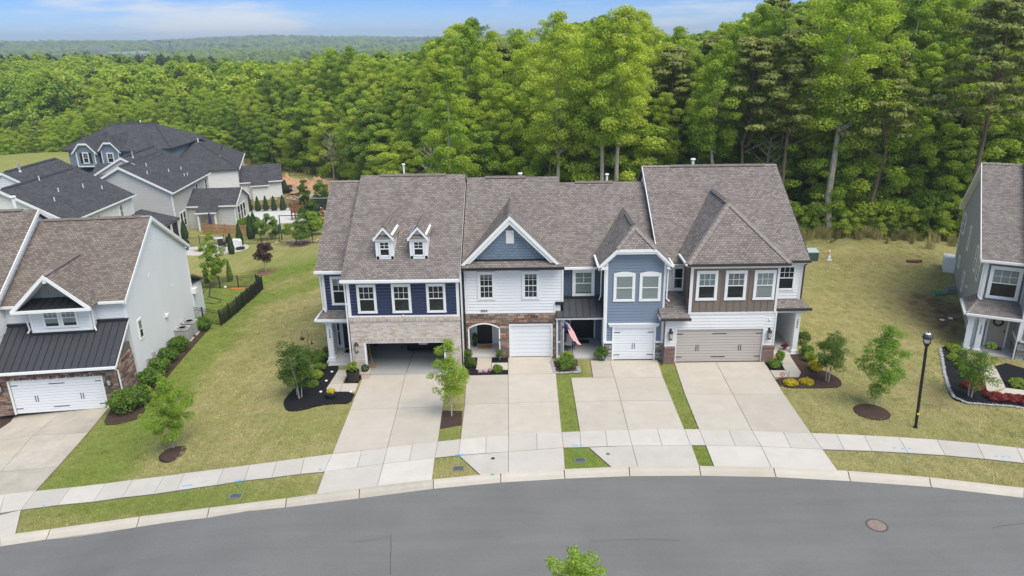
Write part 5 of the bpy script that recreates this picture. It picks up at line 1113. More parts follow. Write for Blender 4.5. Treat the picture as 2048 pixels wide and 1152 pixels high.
# main body
FM = Face('f', 2.3); FR = Face('r', .95)
mb = MB(); mb.prism([(.93,2.3,-.8),(.93,13.2,-.8),(.93,13.2,5.42),(.93,7.7,8.62),(.93,2.3,5.42)], (-7.2,0,0)); mb.build('wall', WSID, H)
lap(H, FR, [(2.32,-.5),(13.18,-.9),(13.18,5.40),(7.7,8.60),(2.32,5.40)], WSID, .19)
lap(H, FM, rect(-6.2,.93,4.2,5.4), WSID, .19); trim(H, FM, [(.85,.97,4.2,5.4)], 'corner_trim'); trim(H, FR, [(2.3,2.42,2.6,5.4),(13.06,13.2,-.6,5.3)], 'corner_trim')
window(H, FR, 3.35,3.95,2.55,3.75, 1,1,0, tr=.07, blind=BLIND, bfrac=.5)
for (y_, z_) in ((6.2,5.5),(9.6,3.7)): mb = MB(); FR.box(mb, y_, y_+.12, z_, z_+.16, 0, .06); mb.build('outlet_vent', WHITE, H)
mb = MB(); FR.box(mb, 7.5,7.9,2.35,2.5,0,.18); mb.build('vent_hood', WHITE, H)
mb = MB(); mb.slab([(1.15,1.95,5.5),(1.15,7.7,8.86),(-5.2,7.7,8.86),(-5.2,1.95,5.5)], T); mb.slab([(1.15,7.7,8.86),(1.15,13.5,5.46),(-5.2,13.5,5.46),(-5.2,7.7,8.86)], T)
xc = -2.2; zf = 5.52; zp = 7.42; yd = 1.0
RM = lambda y: 5.5+.5843*(y-1.95)
yb = 1.95+(zp-5.5)/.5843
for s in (-1, 1): mb.slab([(xc+s*1.98,yd,zf),(xc,yd,zp),(xc,yb+.15,zp),(xc+s*1.98,2.1,zf)][::s], .11)
mb.build('roof', SHB, H); vent_box(H, (-4.9,7.7,8.9),(.6,7.7,8.9)); caps(H, (.6,7.7,8.88),(1.15,7.7,8.88)); vent_box(H, (xc,yd+1.0,zp+.03),(xc,yb-.2,zp+.03),.16,.06); caps(H, (xc,yd,zp+.02),(xc,yd+1,zp+.02))
mb = MB(); mb.prism([(1.16,1.95,5.5),(1.16,7.7,8.87),(1.16,13.5,5.47),(1.16,13.5,5.25),(1.16,7.7,8.62),(1.16,1.95,5.27)], (.04,0,0)); mb.prism([(.97,1.95,5.37),(.97,7.7,8.72),(.97,13.5,5.33),(.97,13.5,5.25),(.97,7.7,8.62),(.97,1.95,5.27)], (.2,0,0)); mb.build('rake_board', WHITE, H)
gutter(H, -.2,1.15,1.95,5.5); gutter(H, -5.2,-4.1,1.95,5.5)
# gable dormer
FD = Face('f', 1.7); mb = MB(); mb.box(-3.72,-.62,1.72,2.4,3.9,5.45); mb.prism([(xc-1.75,2.3,5.4),(xc+1.75,2.3,5.4),(xc,2.3,7.15)], (0,2,0)); mb.build('dormer_wall', WSID, H)
lap(H, FD, rect(-3.66,-.68,4.0,5.4), WSID, .19); lap(H, Face('r', -.62), rect(1.72,2.3,4.0,5.4), WSID, .19)
trim(H, FD, [(-3.74,-3.6,3.95,5.42),(-.74,-.6,3.95,5.42),(-3.6,-.74,3.95,4.07)], 'corner_trim')
window(H, FD, -3.08,-2.19,4.22,5.38, 3,2,0, blind=BLINDW, bfrac=.85, tr=.09); window(H, FD, -2.17,-1.28,4.22,5.38, 3,2,0, blind=BLINDW, bfrac=.85, tr=.09)
mb = MB(); mb.slab([(xc-1.9,yd+.05,5.50),(xc+1.9,yd+.05,5.50),(xc+1.5,2.3,5.78),(xc-1.5,2.3,5.78)], .06); mb.build('gable_ledge', SEAMB, H)
for k in range(8): x = xc-1.5+k*.43; mb = MB(); mb.prism([(x-.012,yd+.1,5.51),(x+.012,yd+.1,5.51),(x+.012,yd+.1,5.55),(x-.012,yd+.1,5.55)], (-.03*(k-3.5)*.5,1.15,.255)); mb.build('roof_seam', SEAMB, H)
mb = MB(); mb.prism([(xc-1.5,2.28,5.75),(xc+1.5,2.28,5.75),(xc,2.28,7.2)], (0,.1,0)); mb.build('gable_wall', BNB, H)
battens(H, Face('f', 2.28), lambda u: 7.15-abs(u-xc)*.98, [xc-1.05,xc-.6,xc-.15,xc+.3,xc+.75,xc+1.15], 5.78, BNB)
mb = MB()
for s in (-1, 1): mb.prism([(xc+s*2.02,yd-.01,zf),(xc,yd-.01,zp+.02),(xc,yd-.01,zp-.2),(xc+s*1.86,yd-.01,zf-.12)], (0,-.05,0)); mb.prism([(xc+s*1.95,yd,zf-.1),(xc,yd,zp-.13),(xc,yd,zp-.2),(xc+s*1.88,yd,zf-.16)], (0,1.2,0))
mb.box(xc-2.0,xc+2.0,yd-.08,yd+.06,5.36,5.5); mb.box(xc-.08,xc+.08,yd-.02,yd+.1,zp-.45,zp-.1); mb.build('bargeboard', WHITE, H); 
mb = MB(); mb.box(xc-1.95,xc+1.95,yd,1.72,5.38,5.44); mb.build('soffit', WHITE, H)
# standing seam roof over the garage
mb = MB(); mb.slab([(-5.9,-.35,2.62),(1.0,-.35,2.62),(1.0,2.28,4.28),(-5.9,2.28,4.28)], .09); mb.build('metal_roof', SEAM, H)
for k in range(19):
    x = 1.0-.02-k*.37
    y1 = 2.27 if (x > -.6 or x < -3.74) else 1.7
    zf_ = lambda y: 2.62+(y+.35)*.631; mb = MB(); mb.prism([(x-.012,-.35,zf_(-.35)),(x+.012,-.35,zf_(-.35)),(x+.012,-.35,zf_(-.35)+.045),(x-.012,-.35,zf_(-.35)+.045)], (0,y1+.35,zf_(y1)-zf_(-.35))); mb.build('roof_seam', SEAMB, H)
mb = MB(); mb.box(-.6,1.02,2.15,2.32,4.18,4.36); mb.box(-5.9,-3.7,2.15,2.32,4.18,4.36); mb.box(-3.75,-.58,1.6,1.72,3.8,4.0); mb.build('flashing', BLACK, H)
gutter(H, -5.9,1.05,-.35,2.62); mb = MB(); mb.prism([(1.01,-.35,2.6),(1.01,2.28,4.26),(1.01,2.28,4.12),(1.01,-.35,2.46)], (.03,0,0)); mb.build('rake_board', WHITE, H)
spout(H, [(.95,-.42,2.5),(.98,-.1,2.25),(1.0,-.06,.1)]); spout(H, [(-.24,1.0,5.4),(-.45,1.6,5.2),(-.5,1.62,4.2),(-.4,1.5,4.0)]); spout(H, [(-4.15,1.0,5.4),(-3.9,1.6,5.2),(-3.82,1.62,4.2),(-3.9,1.5,4.05)])
# rear single-storey part
mb = MB(); mb.box(-3,.9,13.2,15.5,-2,2.3); mb.build('rear_wall', WSID, H); mb = MB(); mb.slab([(1.15,15.8,2.3),(-3.2,15.8,2.3),(-3.2,13.2,3.4),(1.15,13.2,3.4)], .12); mb.build('rear_roof', SHB, H)
mb = MB(); FR.box(mb, 13.0,13.6,2.0,2.35,0,.28); mb.build('rake_return', WHITE, H)
# taller unit further left
mb = MB(); mb.prism([(-5.25,.6,-.8),(-5.25,13.4,-.8),(-5.25,13.4,5.3),(-5.25,7.6,9.35),(-5.25,.6,5.15)], (-6.5,0,0)); mb.build('wall', WSID, H)
lap(H, Face('r', -5.24), [(.7,4.0),(2.3,4.0),(8.6,8.2),(7.6,9.3),(.7,5.2)], WSID, .19)
mb = MB(); mb.slab([(-5.05,.2,5.18),(-5.05,7.6,9.55),(-12,7.6,9.55),(-12,.2,5.18)], T); mb.slab([(-5.05,7.6,9.55),(-5.05,13.7,5.6),(-12,13.7,5.6),(-12,7.6,9.55)], T); mb.build('roof', SHB, H)
mb = MB(); mb.prism([(-5.04,.2,5.2),(-5.04,7.6,9.57),(-5.04,13.7,5.62),(-5.04,13.7,5.4),(-5.04,7.6,9.33),(-5.04,.2,4.96)], (.05,0,0)); mb.build('rake_board', WHITE, H); vent_box(H, (-12,7.6,9.6),(-5.9,7.6,9.6)); pipe(H, -6.6, 8.2, 9.2, 1.0, .1)
# meters on the side wall
for (y_, z_, w_, h_) in ((3.55,.75,.22,.5),(4.5,.85,.2,.4)):
    mb = MB(); FR.box(mb, y_, y_+w_, z_, z_+h_, 0.02, .16); FR.box(mb, y_+w_/2-.03, y_+w_/2+.03, -.6, z_, 0.02, .08); mb.build('meter_box', mat('meter_grey', (.38,.38,.38), .6), H)

# ================= right house =================
H = empty('house', (27.15,40.71,-.62), math.radians(-25.48), 'grey house at the right edge with white trim and a wreath on its door', 'house')
FF = Face('f', 0.0); FS = Face('l', 0.0); L_ = 7.16
mb = MB(); mb.prism([(.02,.02,-.6),(.02,14.3,-.6),(.02,14.3,5.3),(.02,L_,9.65),(.02,.02,5.3)], (5.5,0,0)); mb.build('wall', GREY, H)
lap(H, FS, [(.04,-.6),(14.28,-.6),(14.28,5.3),(L_,9.62),(.04,5.3)], GREY, .19)
lap(H, FF, rect(.05,2.3,2.2,5.35), GREYD, .19); trim(H, FF, [(-.02,.16,0,5.4),(2.05,2.2,2.5,5.4),(.16,2.05,5.22,5.4)], 'corner_trim'); trim(H, FS, [(0,.14,0,5.3),(14.16,14.3,-.4,5.3)], 'corner_trim')
window(H, FF, .28,1.90,3.12,5.12, 3,2,0, blind=BLINDW, bfrac=.55, tr=.16)
for a, b, c, d_ in ((12.2,13.15,3.9,5.45),(8.36,9.0,3.7,5.42),(3.44,4.2,3.6,5.28),(1.81,2.5,3.5,5.3),(11.2,11.9,1.6,2.5),(7.4,8.0,1.0,2.4),(1.8,2.5,.3,1.5)): window(H, FS, a, b, c, d_, 1,1,0, tr=.09, blind=BLIND, bfrac=.4)
for (y_, z_) in ((5.2,2.0),(4.2,1.0)): mb = MB(); FS.box(mb, y_, y_+.22, z_, z_+.14, 0, .12); mb.build('vent_hood', WHITE, H)
zr = 9.98
mb = MB(); mb.slab([(-.32,-.35,5.5),(2.25,-.35,5.5),(2.25,L_,zr),(-.32,L_,zr)], T); mb.slab([(-.32,L_,zr),(2.25,L_,zr),(2.25,14.65,5.5),(-.32,14.65,5.5)], T)
mb.slab([(2.0,-.9,5.75),(9,-.9,5.75),(9,L_+.3,zr+.55),(2.0,L_+.3,zr+.55)], T); mb.build('roof', SH, H); caps(H, (-.3,L_,zr+.01),(1.9,L_,zr+.01))
mb = MB(); mb.prism([(-.33,-.35,5.52),(-.33,L_,zr+.02),(-.33,14.65,5.52),(-.33,14.65,5.3),(-.33,L_,zr-.22),(-.33,-.35,5.3)], (-.04,0,0)); mb.prism([(-.32,-.35,5.38),(-.32,L_,zr-.15),(-.32,14.65,5.38),(-.32,14.65,5.3),(-.32,L_,zr-.24),(-.32,-.35,5.3)], (.34,0,0)); mb.build('rake_board', WHITE, H)
gutter(H, -.35,2.25,-.35,5.5)
# forward bay at the right
FB = Face('f', -1.55); mb = MB(); mb.box(2.1,9,-1.5,7,-.3,5.6); mb.build('bay_wall', GREY, H); lap(H, FB, rect(2.12,9,1.3,5.5), GREY, .19); lap(H, Face('l', 2.1), rect(-1.5,0,1.3,5.5), GREY, .19)
trim(H, FB, [(2.06,2.22,1.2,5.6),(2.2,9,1.16,1.3,.1)], 'corner_trim'); trim(H, Face('l', 2.1), [(-1.56,-1.42,1.2,5.6),(-1.42,0,1.16,1.3,.1)], 'corner_trim')
stones(H, FB, [(2.1,3.8,.0,1.16)], STONEG, .09, .16, .25, .5); stones(H, Face('l', 2.1), [(-1.5,-.02,-.05,1.16)], STONEG, .09, .16, .25, .5); window(H, FB, 2.62,3.9,2.0,3.9, 3,2,0)
wall_lamp(H, FB, 2.55,1.75,1.3)
# porch
mb = MB(); mb.box(-.45,2.1,-1.5,0,-.2,.1); mb.build('porch_floor', PORCHF, H); 
for x in (-.33,): column(H, x, -1.3, .1, 2.32, .26)
column(H, .18, -1.3, .1, 2.32, .30); numbers(H, '3022', (.2,-1.47,1.75), .17, vert=True)
mb = MB(); mb.box(-.5,2.1,-1.45,-1.15,2.3,2.5); mb.box(-.5,-.25,-1.15,1.0,2.3,2.5); mb.build('porch_beam', WHITE, H)
mb = MB(); mb.slab([(-.7,-1.65,2.56),(2.1,-1.65,2.56),(2.1,-.02,2.98),(.0,-.02,2.98)], .08); mb.slab([(-.7,-1.65,2.56),(.0,-.02,2.98),(.0,1.1,2.98),(-.7,1.1,2.56)], .08); mb.build('porch_roof', SH, H); caps(H, (-.68,-1.62,2.58),(.0,-.02,3.0),w=.13); gutter(H, -.72,2.1,-1.65,2.56)
mb = MB()
for k in range(7): mb.box(-.82,-.7,-1.6+k*.4,-1.55+k*.4,2.42,2.62)
mb.box(-.84,-.80,-1.65,1.1,2.44,2.56); mb.build('gutter', WHITE, H)
door(H, Face('f', -.02), .75,1.68,.12,2.15, mat('taupe_door', (.40,.35,.31), .5), knob=1); spout(H, [(-.05,-.4,5.4),(-.1,-.1,5.1),(-.1,-.1,3.2),(.1,-.3,3.05)]); spout(H, [(2.02,-1.6,2.4),(2.02,-1.62,1.2),(2.02,-1.62,.0),(1.9,-1.75,-.1)]); spout(H, [(-.62,-1.6,2.4),(-.5,-1.5,2.2),(-.5,-1.5,.15),(-.7,-1.6,.05)])
mb = MB()
for k in range(30): t = 2*PI*k/30; r_ = .20; mb.tube([(1.2+r_*math.cos(t), -.06, 1.72+r_*math.sin(t)), (1.2+(r_+.08)*math.cos(t+.5), -.12, 1.72+(r_+.08)*math.sin(t+.5))], [.045,.015], 5)
mb.build('wreath', mat('wreath_green', (.03,.05,.02), .9), label='green leafy wreath hanging on the taupe front door of the grey house', cat='wreath').matrix_world = H.matrix_basis.copy()
mb = MB(); mb.box(-.75,-.0,13.6,15.3,-.4,1.6); mb.build('rear_steps', WHITE, H)

# ================= houses further back on the left =================
def far_house(name, org, ang, label, W_, L, zr_add, wallm, split=None, eave=5.5, hip=0, roofm=SHD, slope=.55):
    """local: right-hand eave wall on u=0, running away along +y; gable end faces the street"""
    H = empty(name, org, math.radians(ang), label, 'house'); w = W_; zr_ = eave+slope*w
    mb = MB(); mb.prism([(0,0,-1.5),(0,0,eave)]+([] if hip else [(-w,0,zr_-.15)])+[(-2*w,0,eave),(-2*w,0,-1.5)], (0,L,0)); mb.build('wall', wallm, H)
    mb = MB(); o = .35
    if hip:
        A_ = (-w,hip,zr_); B_ = (-w,L,zr_)
        mb.slab([(o,-o,eave-.1),A_,(-2*w-o,-o,eave-.1)], .14); mb.slab([(o,-o,eave-.1),(o,L+o,eave-.1),B_,A_], .14); mb.slab([(-2*w-o,L+o,eave-.1),(-2*w-o,-o,eave-.1),A_,B_], .14)
    else:
        mb.slab([(o,-o,eave-.1),(o,L+o,eave-.1),(-w,L+o,zr_),(-w,-o,zr_)], .14); mb.slab([(-2*w-o,-o,eave-.1),(-w,-o,zr_),(-w,L+o,zr_),(-2*w-o,L+o,eave-.1)], .14)
    mb.build('roof', roofm, H)
    mb = MB()
    if not hip:
        for s in (0, 1):
            a = (o,-o-.02,eave-.08) if s == 0 else (-2*w-o,-o-.02,eave-.08); mb.prism([a,(-w,-o-.02,zr_+.02),(-w,-o-.02,zr_-.28),(a[0],a[1],a[2]-.26)], (0,-.05,0))
    mb.box(o,o+.1,-o,L+o,eave-.24,eave-.1); mb.build('bargeboard', WHITE, H)
    MB().box(-.12,.04,-.04,.12,-1.5,eave-.2).build('corner_trim', WHITE, H); MB().box(-.02,.04,L-.15,L,-1.5,eave-.2).build('corner_trim', WHITE, H)
    if hip: caps(H, (o,-o,eave-.06),(-w,hip,zr_+.03),CAPD,.16); caps(H, (-w,hip,zr_+.03),(-w,L,zr_+.03),CAPD,.16)
    else: vent_box(H, (-w,.3,zr_+.03),(-w,L-.3,zr_+.03),.2,.08,CAPD)
    return H, zr_
FH, z1 = far_house('house', (-45.0,69.84,-4.54), .83, 'white house with a broad charcoal roof dotted with pipes, behind the left edge house', 5.8, 12.55, 0, FARW, slope=.55)
# higher rear wing of its roof
mb = MB(); mb.slab([(-5.0,3.4,z1-.44),(-5.0,12.9,z1-.44),(-7.7,12.9,z1+1.04),(-7.7,3.4,z1+1.04)], .14); mb.slab([(-12.5,3.4,z1-1.5),(-7.7,3.4,z1+1.04),(-7.7,12.9,z1+1.04),(-12.5,12.9,z1-1.5)], .14); mb.build('upper_roof', SHD, FH)
mb = MB(); mb.prism([(-4.6,3.5,z1-.75),(-7.7,3.5,z1+.9),(-12.3,3.5,z1-1.6)], (0,9,0)); mb.build('upper_gable', FARW, FH)
mb = MB(); mb.prism([(-5.0,3.36,z1-.44),(-7.7,3.36,z1+1.05),(-7.7,3.36,z1+.8),(-5.0,3.36,z1-.68)], (0,-.05,0)); mb.prism([(-12.5,3.36,z1-1.5),(-7.7,3.36,z1+1.05),(-7.7,3.36,z1+.8),(-12.5,3.36,z1-1.75)], (0,-.05,0)); mb.build('upper_bargeboard', WHITE, FH); vent_box(FH, (-7.7,4,z1+1.07),(-7.7,12.6,z1+1.07),.2,.08,CAPD)
def rz1(x): return 5.4+.55*(-x)
for (x, y, b) in ((-5.5,5.6,0),(-2.9,8.6,0),(-1.9,10.4,0),(-3.4,5.0,0),(-2.5,2.6,0)): pipe(FH, x, y, rz1(x)+.1, .45, .05, False)
pipe(FH, -7.3, 5.6, z1+.8, .9, .13, False, mat('galvanised', (.55,.56,.57), .4, metal=.6))
FE = Face('r', 0.0)
for y0 in (3.4,4.9,9.5): window(FH, FE, y0, y0+.75, 3.5, 4.9, 1,1,0, tr=.08, blind=BLINDW)
mb = MB(); mb.slab([(-.2,10.2,3.3),(4.2,10.2,2.2),(4.2,14.6,2.2),(-.2,14.6,3.3)], .14); mb.build('porch_roof', SHD, FH); mb = MB(); mb.box(3.9,4.1,10.4,10.6,-.6,2.1); mb.box(3.9,4.1,12.4,12.55,-.6,2.1); mb.box(3.9,4.1,14.3,14.5,-.6,2.1); mb.box(3.9,4.1,10.4,14.5,1.95,2.15); mb.build('porch_post', WHITE, FH)
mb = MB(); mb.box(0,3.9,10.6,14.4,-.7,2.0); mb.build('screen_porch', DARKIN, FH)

FH, z1 = far_house('house', (-42.8,87.1,-5.2), 4.62, 'pale grey back row house with charcoal roof and a sunroom with triple window', 5.5, 13.2, 0, FARG, slope=.58)
mb = MB(); mb.slab([(-4.9,3.0,z1-.3),(-4.9,13.5,z1-.3),(-6.5,13.5,z1+.62),(-6.5,3.0,z1+.62)], .14); mb.slab([(-10.2,3.0,z1-1.5),(-6.5,3.0,z1+.62),(-6.5,13.5,z1+.62),(-10.2,13.5,z1-1.5)], .14); mb.build('upper_roof', SHD, FH)
mb = MB(); mb.prism([(-4.6,3.1,z1-.6),(-6.5,3.1,z1+.5),(-10.0,3.1,z1-1.6)], (0,9,0)); mb.build('upper_gable', FARG, FH)
mb = MB(); mb.prism([(-4.9,2.96,z1-.3),(-6.5,2.96,z1+.64),(-6.5,2.96,z1+.36),(-4.9,2.96,z1-.56)], (0,-.05,0)); mb.prism([(-10.2,2.96,z1-1.5),(-6.5,2.96,z1+.64),(-6.5,2.96,z1+.36),(-10.2,2.96,z1-1.76)], (0,-.05,0)); mb.build('upper_bargeboard', WHITE, FH); vent_box(FH, (-6.5,3.4,z1+.66),(-6.5,13.2,z1+.66),.2,.08,CAPD)
for (x, y) in ((-4.2,4.4),(-1.9,9.3),(-3.2,1.9),(-2.3,6.2),(-.9,7.4),(-.8,8.2)): pipe(FH, x, y, 5.4-.58*x+.1, .42, .05, False)
pipe(FH, -5.9, 5.0, z1+.35, .7, .1, False, mat('galvanised'))
for (y0, a, b) in ((8.0,3.4,4.9),(11.6,3.4,4.9)): window(FH, FE, y0, y0+.8, a, b, 1,1,0, tr=.08)
window(FH, FE, 1.3,2.2,.6,2.5, 1,1,0, tr=.08); window(FH, FE, 2.3,3.2,.6,2.5, 1,1,0, tr=.08)
mb = MB(); mb.box(0,5.9,4.2,10.2,-.8,2.75); mb.prism([(5.9,4.2,2.75),(5.9,10.2,2.75),(5.9,7.2,4.3)], (-.1,0,0)); mb.build('sunroom_wall', FARG, FH)
mb = MB(); mb.slab([(-.1,3.9,2.75),(6.2,3.9,2.75),(6.2,7.2,4.45),(-.1,7.2,4.45)], .13); mb.slab([(-.1,7.2,4.45),(6.2,7.2,4.45),(6.2,10.5,2.75),(-.1,10.5,2.75)], .13); mb.slab([(1.5,2.5,2.18),(4.0,2.5,2.18),(4.0,4.2,2.92),(1.5,4.2,2.92)], .11); mb.build('sunroom_roof', SHD, FH)
mb = MB(); mb.box(-.1,1.5,3.8,3.9,2.6,2.75); mb.box(4.0,6.2,3.8,3.9,2.6,2.75); mb.box(1.4,4.1,2.4,2.5,2.03,2.18); mb.box(1.6,1.8,2.6,2.8,-.6,2.05); mb.box(3.7,3.9,2.6,2.8,-.6,2.05); mb.box(5.8,5.93,4.15,4.3,-.6,2.7)
mb.prism([(6.22,3.9,2.78),(6.22,7.2,4.48),(6.22,10.5,2.78),(6.22,10.5,2.56),(6.22,7.2,4.24),(6.22,3.9,2.56)], (.05,0,0)); mb.build('sunroom_trim', WHITE, FH)
FE2 = Face('r', 5.9)
for y0 in (5.0,6.2,7.4): window(FH, FE2, y0, y0+1.1, .3, 2.4, 1,1,0, tr=.09)

FH, z1 = far_house('house', (-43.1,109,-6.1), 17.3, 'white house with hipped charcoal roof and low white wing, rightmost of the back row', 6.27, 16.4, 0, FARW, slope=.5, hip=9.7)
FEf = Face('f', 0.0)
window(FH, FEf, -6.6,-5.9,3.9,5.2, 1,1,0, tr=.08); window(FH, FEf, -2.3,-.9,.2,2.5, 1,1,0, tr=.1, blind=BLINDW)
mb = MB(); mb.box(0,6.0,1.5,8,-1,3.1); mb.build('wing_wall', FARW, FH); mb = MB(); mb.slab([(-.1,1.1,3.05),(6.3,1.1,3.05),(6.3,4.8,5.1),(-.1,4.8,5.1)], .13); mb.slab([(-.1,4.8,5.1),(6.3,4.8,5.1),(6.3,8.4,3.05),(-.1,8.4,3.05)], .13); mb.slab([(1.6,.3,2.6),(4.2,.3,2.6),(4.2,1.5,3.27),(1.6,1.5,3.27)], .11); mb.build('wing_roof', SHD, FH)
mb = MB(); mb.box(1.7,4.1,.55,1.5,-1,2.5); mb.build('bay', WSID, FH); mb = MB(); mb.box(-.1,1.6,1.0,1.1,2.9,3.05); mb.box(4.2,6.3,1.0,1.1,2.9,3.05); mb.box(1.5,4.3,.2,.3,2.45,2.6); mb.box(5.9,6.05,1.45,1.6,-1,3); mb.build('wing_trim', WHITE, FH)
pipe(FH, -5.9, 9.8, z1-.2, .6, .09, False); pipe(FH, -2.5, 4.4, 6.4, .5, .06, False)
for y_ in (10.5,12,14): pipe(FH, -2.8, y_, 6.9, .25, .07, False, BLACK)

# blue-grey house at the back
H = empty('house', (-64,107,-2.6), 0, 'blue grey house with black shutters and sprawling charcoal hip roof by the grassy rise', 'house')
def hipr(mb, x0, x1, y0, y1, ze, zr_, rl):
    yc = (y0+y1)/2; a = (x0+(x1-x0-rl)/2, yc, zr_); b = (x1-(x1-x0-rl)/2, yc, zr_)
    mb.slab([(x0,y0,ze),(x1,y0,ze),b,a], .15); mb.slab([(x1,y0,ze),(x1,y1,ze),b], .15); mb.slab([(x1,y1,ze),(x0,y1,ze),a,b], .15); mb.slab([(x0,y1,ze),(x0,y0,ze),a], .15)
mb = MB(); hipr(mb, -4.0, 12.2, .6, 13.5, 5.3, 8.3, 6.0); hipr(mb, 5.0, 9.5, -.9, 8, 5.2, 7.0, 1.6); mb.build('roof', SHD, H)
mb = MB(); mb.box(-3.4,11.6,1.2,13,-1.5,5.25); mb.box(5.5,9.0,-.4,1.2,-1.5,5.15); mb.build('wall', FARB, H)
for k, (xc, w, yf) in enumerate(((1.0,1.35,-2.0),(4.1,1.25,-1.2))):
    mb = MB(); mb.prism([(xc-w,yf,3.2),(xc+w,yf,3.2),(xc+w,yf,5.35),(xc+w*.42,yf,6.35),(xc-w*.42,yf,6.35),(xc-w,yf,5.35)], (0,5,0)); b_ = mb.build('bay_wall', FARB, H)
    q = [(xc-w-.4,5.15),(xc-w*.42,6.5),(xc+w*.42,6.5),(xc+w+.4,5.15)]; mb = MB()
    for i in range(3): (a, za), (b, zb_) = q[i], q[i+1]; mb.prism([(a,yf-.35,za),(b,yf-.35,zb_),(b,yf-.35,zb_-.24),(a,yf-.35,za-.24)], (0,-.06,0)); mb.prism([(a,yf-.3,za-.18),(b,yf-.3,zb_-.18),(b,yf-.3,zb_-.24),(a,yf-.3,za-.24)], (0,.3,0))
    mb.box(xc-w-.03,xc-w+.12,yf-.04,yf,3.2,5.3); mb.box(xc+w-.12,xc+w+.03,yf-.04,yf,3.2,5.3); mb.box(xc-w,xc+w,yf-.04,yf,3.1,3.25); mb.build('bay_trim', WHITE, H)
    mb = MB(); zt = 7.35
    mb.slab([(xc-w*.42,yf-.35,6.5),(xc+w*.42,yf-.35,6.5),(xc,yf+1.0,zt)], .12); mb.slab([(xc-w-.4,yf-.35,5.15),(xc-w*.42,yf-.35,6.5),(xc,yf+1.0,zt),(xc,5,zt),(xc-w-.4,5,5.15)], .12); mb.slab([(xc+w+.4,yf-.35,5.15),(xc+w+.4,5,5.15),(xc,5,zt),(xc,yf+1.0,zt),(xc+w*.42,yf-.35,6.5)], .12); mb.build('bay_roof', SHD, H)
window(H, Face('f', -2.0), .55,1.45,3.6,5.2, 2,2,0, tr=.12, shut=True); window(H, Face('f', -1.2), 3.6,4.6,3.5,5.0, 2,2,0, tr=.12)
mb = MB(); mb.slab([(-4.4,-5.6,.9),(3.2,-5.6,.9),(3.2,1.2,3.3),(-1.6,1.2,3.3)], .14); mb.slab([(2.6,-6.2,1.2),(11.5,-6.2,1.2),(11.5,-2.4,3.7),(2.6,-2.4,3.7)], .14); mb.slab([(2.6,-2.4,3.7),(11.5,-2.4,3.7),(11.5,1.0,2.0),(2.6,1.0,2.0)], .14); mb.build('lower_roof', SHD, H)
mb = MB(); mb.box(-2.6,11,-5,1.2,-2.5,.9); mb.build('lower_wall', FARB, H); pipe(H, 4.9, 7.4, 8.0, .7, .1, False); vent_box(H, (1.3,7.05,8.33),(6.9,7.05,8.33),.2,.08,CAPD); caps(H, (-4.0,.6,5.32),(1.1,7.05,8.32),CAPD,.16); caps(H, (12.2,.6,5.32),(7.1,7.05,8.32),CAPD,.16)
# ---------------- planting in the gardens ----------------
LSTREET = leaf_mat('leaf_street', [(.24,.36,.04), (.33,.45,.06)], .5)
LDARK = leaf_mat('leaf_myrtle', [(.075,.14,.02), (.125,.20,.03)], .4)
LLIME = leaf_mat('leaf_lime', [(.22,.33,.03), (.34,.42,.05)], .4)
LYEL = leaf_mat('leaf_gold', [(.50,.42,.02), (.62,.50,.03)], .35)
LRED = leaf_mat('leaf_barberry', [(.20,.022,.025), (.30,.05,.04)], .3)
LPUR = leaf_mat('leaf_plum', [(.075,.035,.04), (.12,.055,.05)], .3)
LARB = leaf_mat('leaf_arborvitae', [(.028,.065,.014), (.05,.10,.02)], .15)
LMID = leaf_mat('leaf_shrub', [(.10,.19,.025), (.19,.29,.04)], .35)
LMIDT = leaf_mat('leaf_fresh', [(.17,.30,.035), (.26,.40,.05)], .5)
LPINK = leaf_mat('petals_pink', [(.62,.42,.48), (.75,.65,.66)], .3)
_sd = [100]
def garden_tree(name, label, cat, p, H, R, z0, lm, tm=TRUNK, n=9000, ls=.09, ncl=26, cr=.42, r=.05, stems=1, shape=1.0, group=None, nb=12, flat=.8, z=None, lean=(0,0)):
    _sd[0] += 1; rng = np.random.default_rng(_sd[0]); root = empty(name, (p[0], p[1], th(*p) if z is None else z), 0, label, cat, group)
    cl = [(a+lean[0]*c/H, b+lean[1]*c/H, c, d, e, f*flat/.75) for a, b, c, d, e, f in oak_clumps(H-cr*.6, R, z0+cr*.6, ncl, rng, cr, shape=shape)]
    V, F, A = cloud(cl, n, ls, rng=rng, shell=.45)
    if stems == 1: obj('trunk', plant_mesh('trunk', trunk_mesh(H*.95, r, cl, nb, rng, .01), tm), root)
    else:
        for k in range(stems):
            t = 2*PI*k/stems+.5; e = (math.cos(t)*R*.55, math.sin(t)*R*.55, H*.72); mb = MB()
            mb.tube([(math.cos(t)*.07, math.sin(t)*.07, -.15), (math.cos(t)*R*.17, math.sin(t)*R*.17, H*.35), e], [r, r*.8, r*.35], 6)
            for c in sorted(cl, key=lambda c: (c[0]-e[0])**2+(c[1]-e[1])**2)[:4]: mb.tube([(e[0]*.55, e[1]*.55, H*.5), c[:3]], [r*.5, r*.15], 4, cap=False)
            obj('stem', plant_mesh('stem', mb, tm), root)
    obj('crown', fast_mesh('crown', V, F, lm, A), root); return root
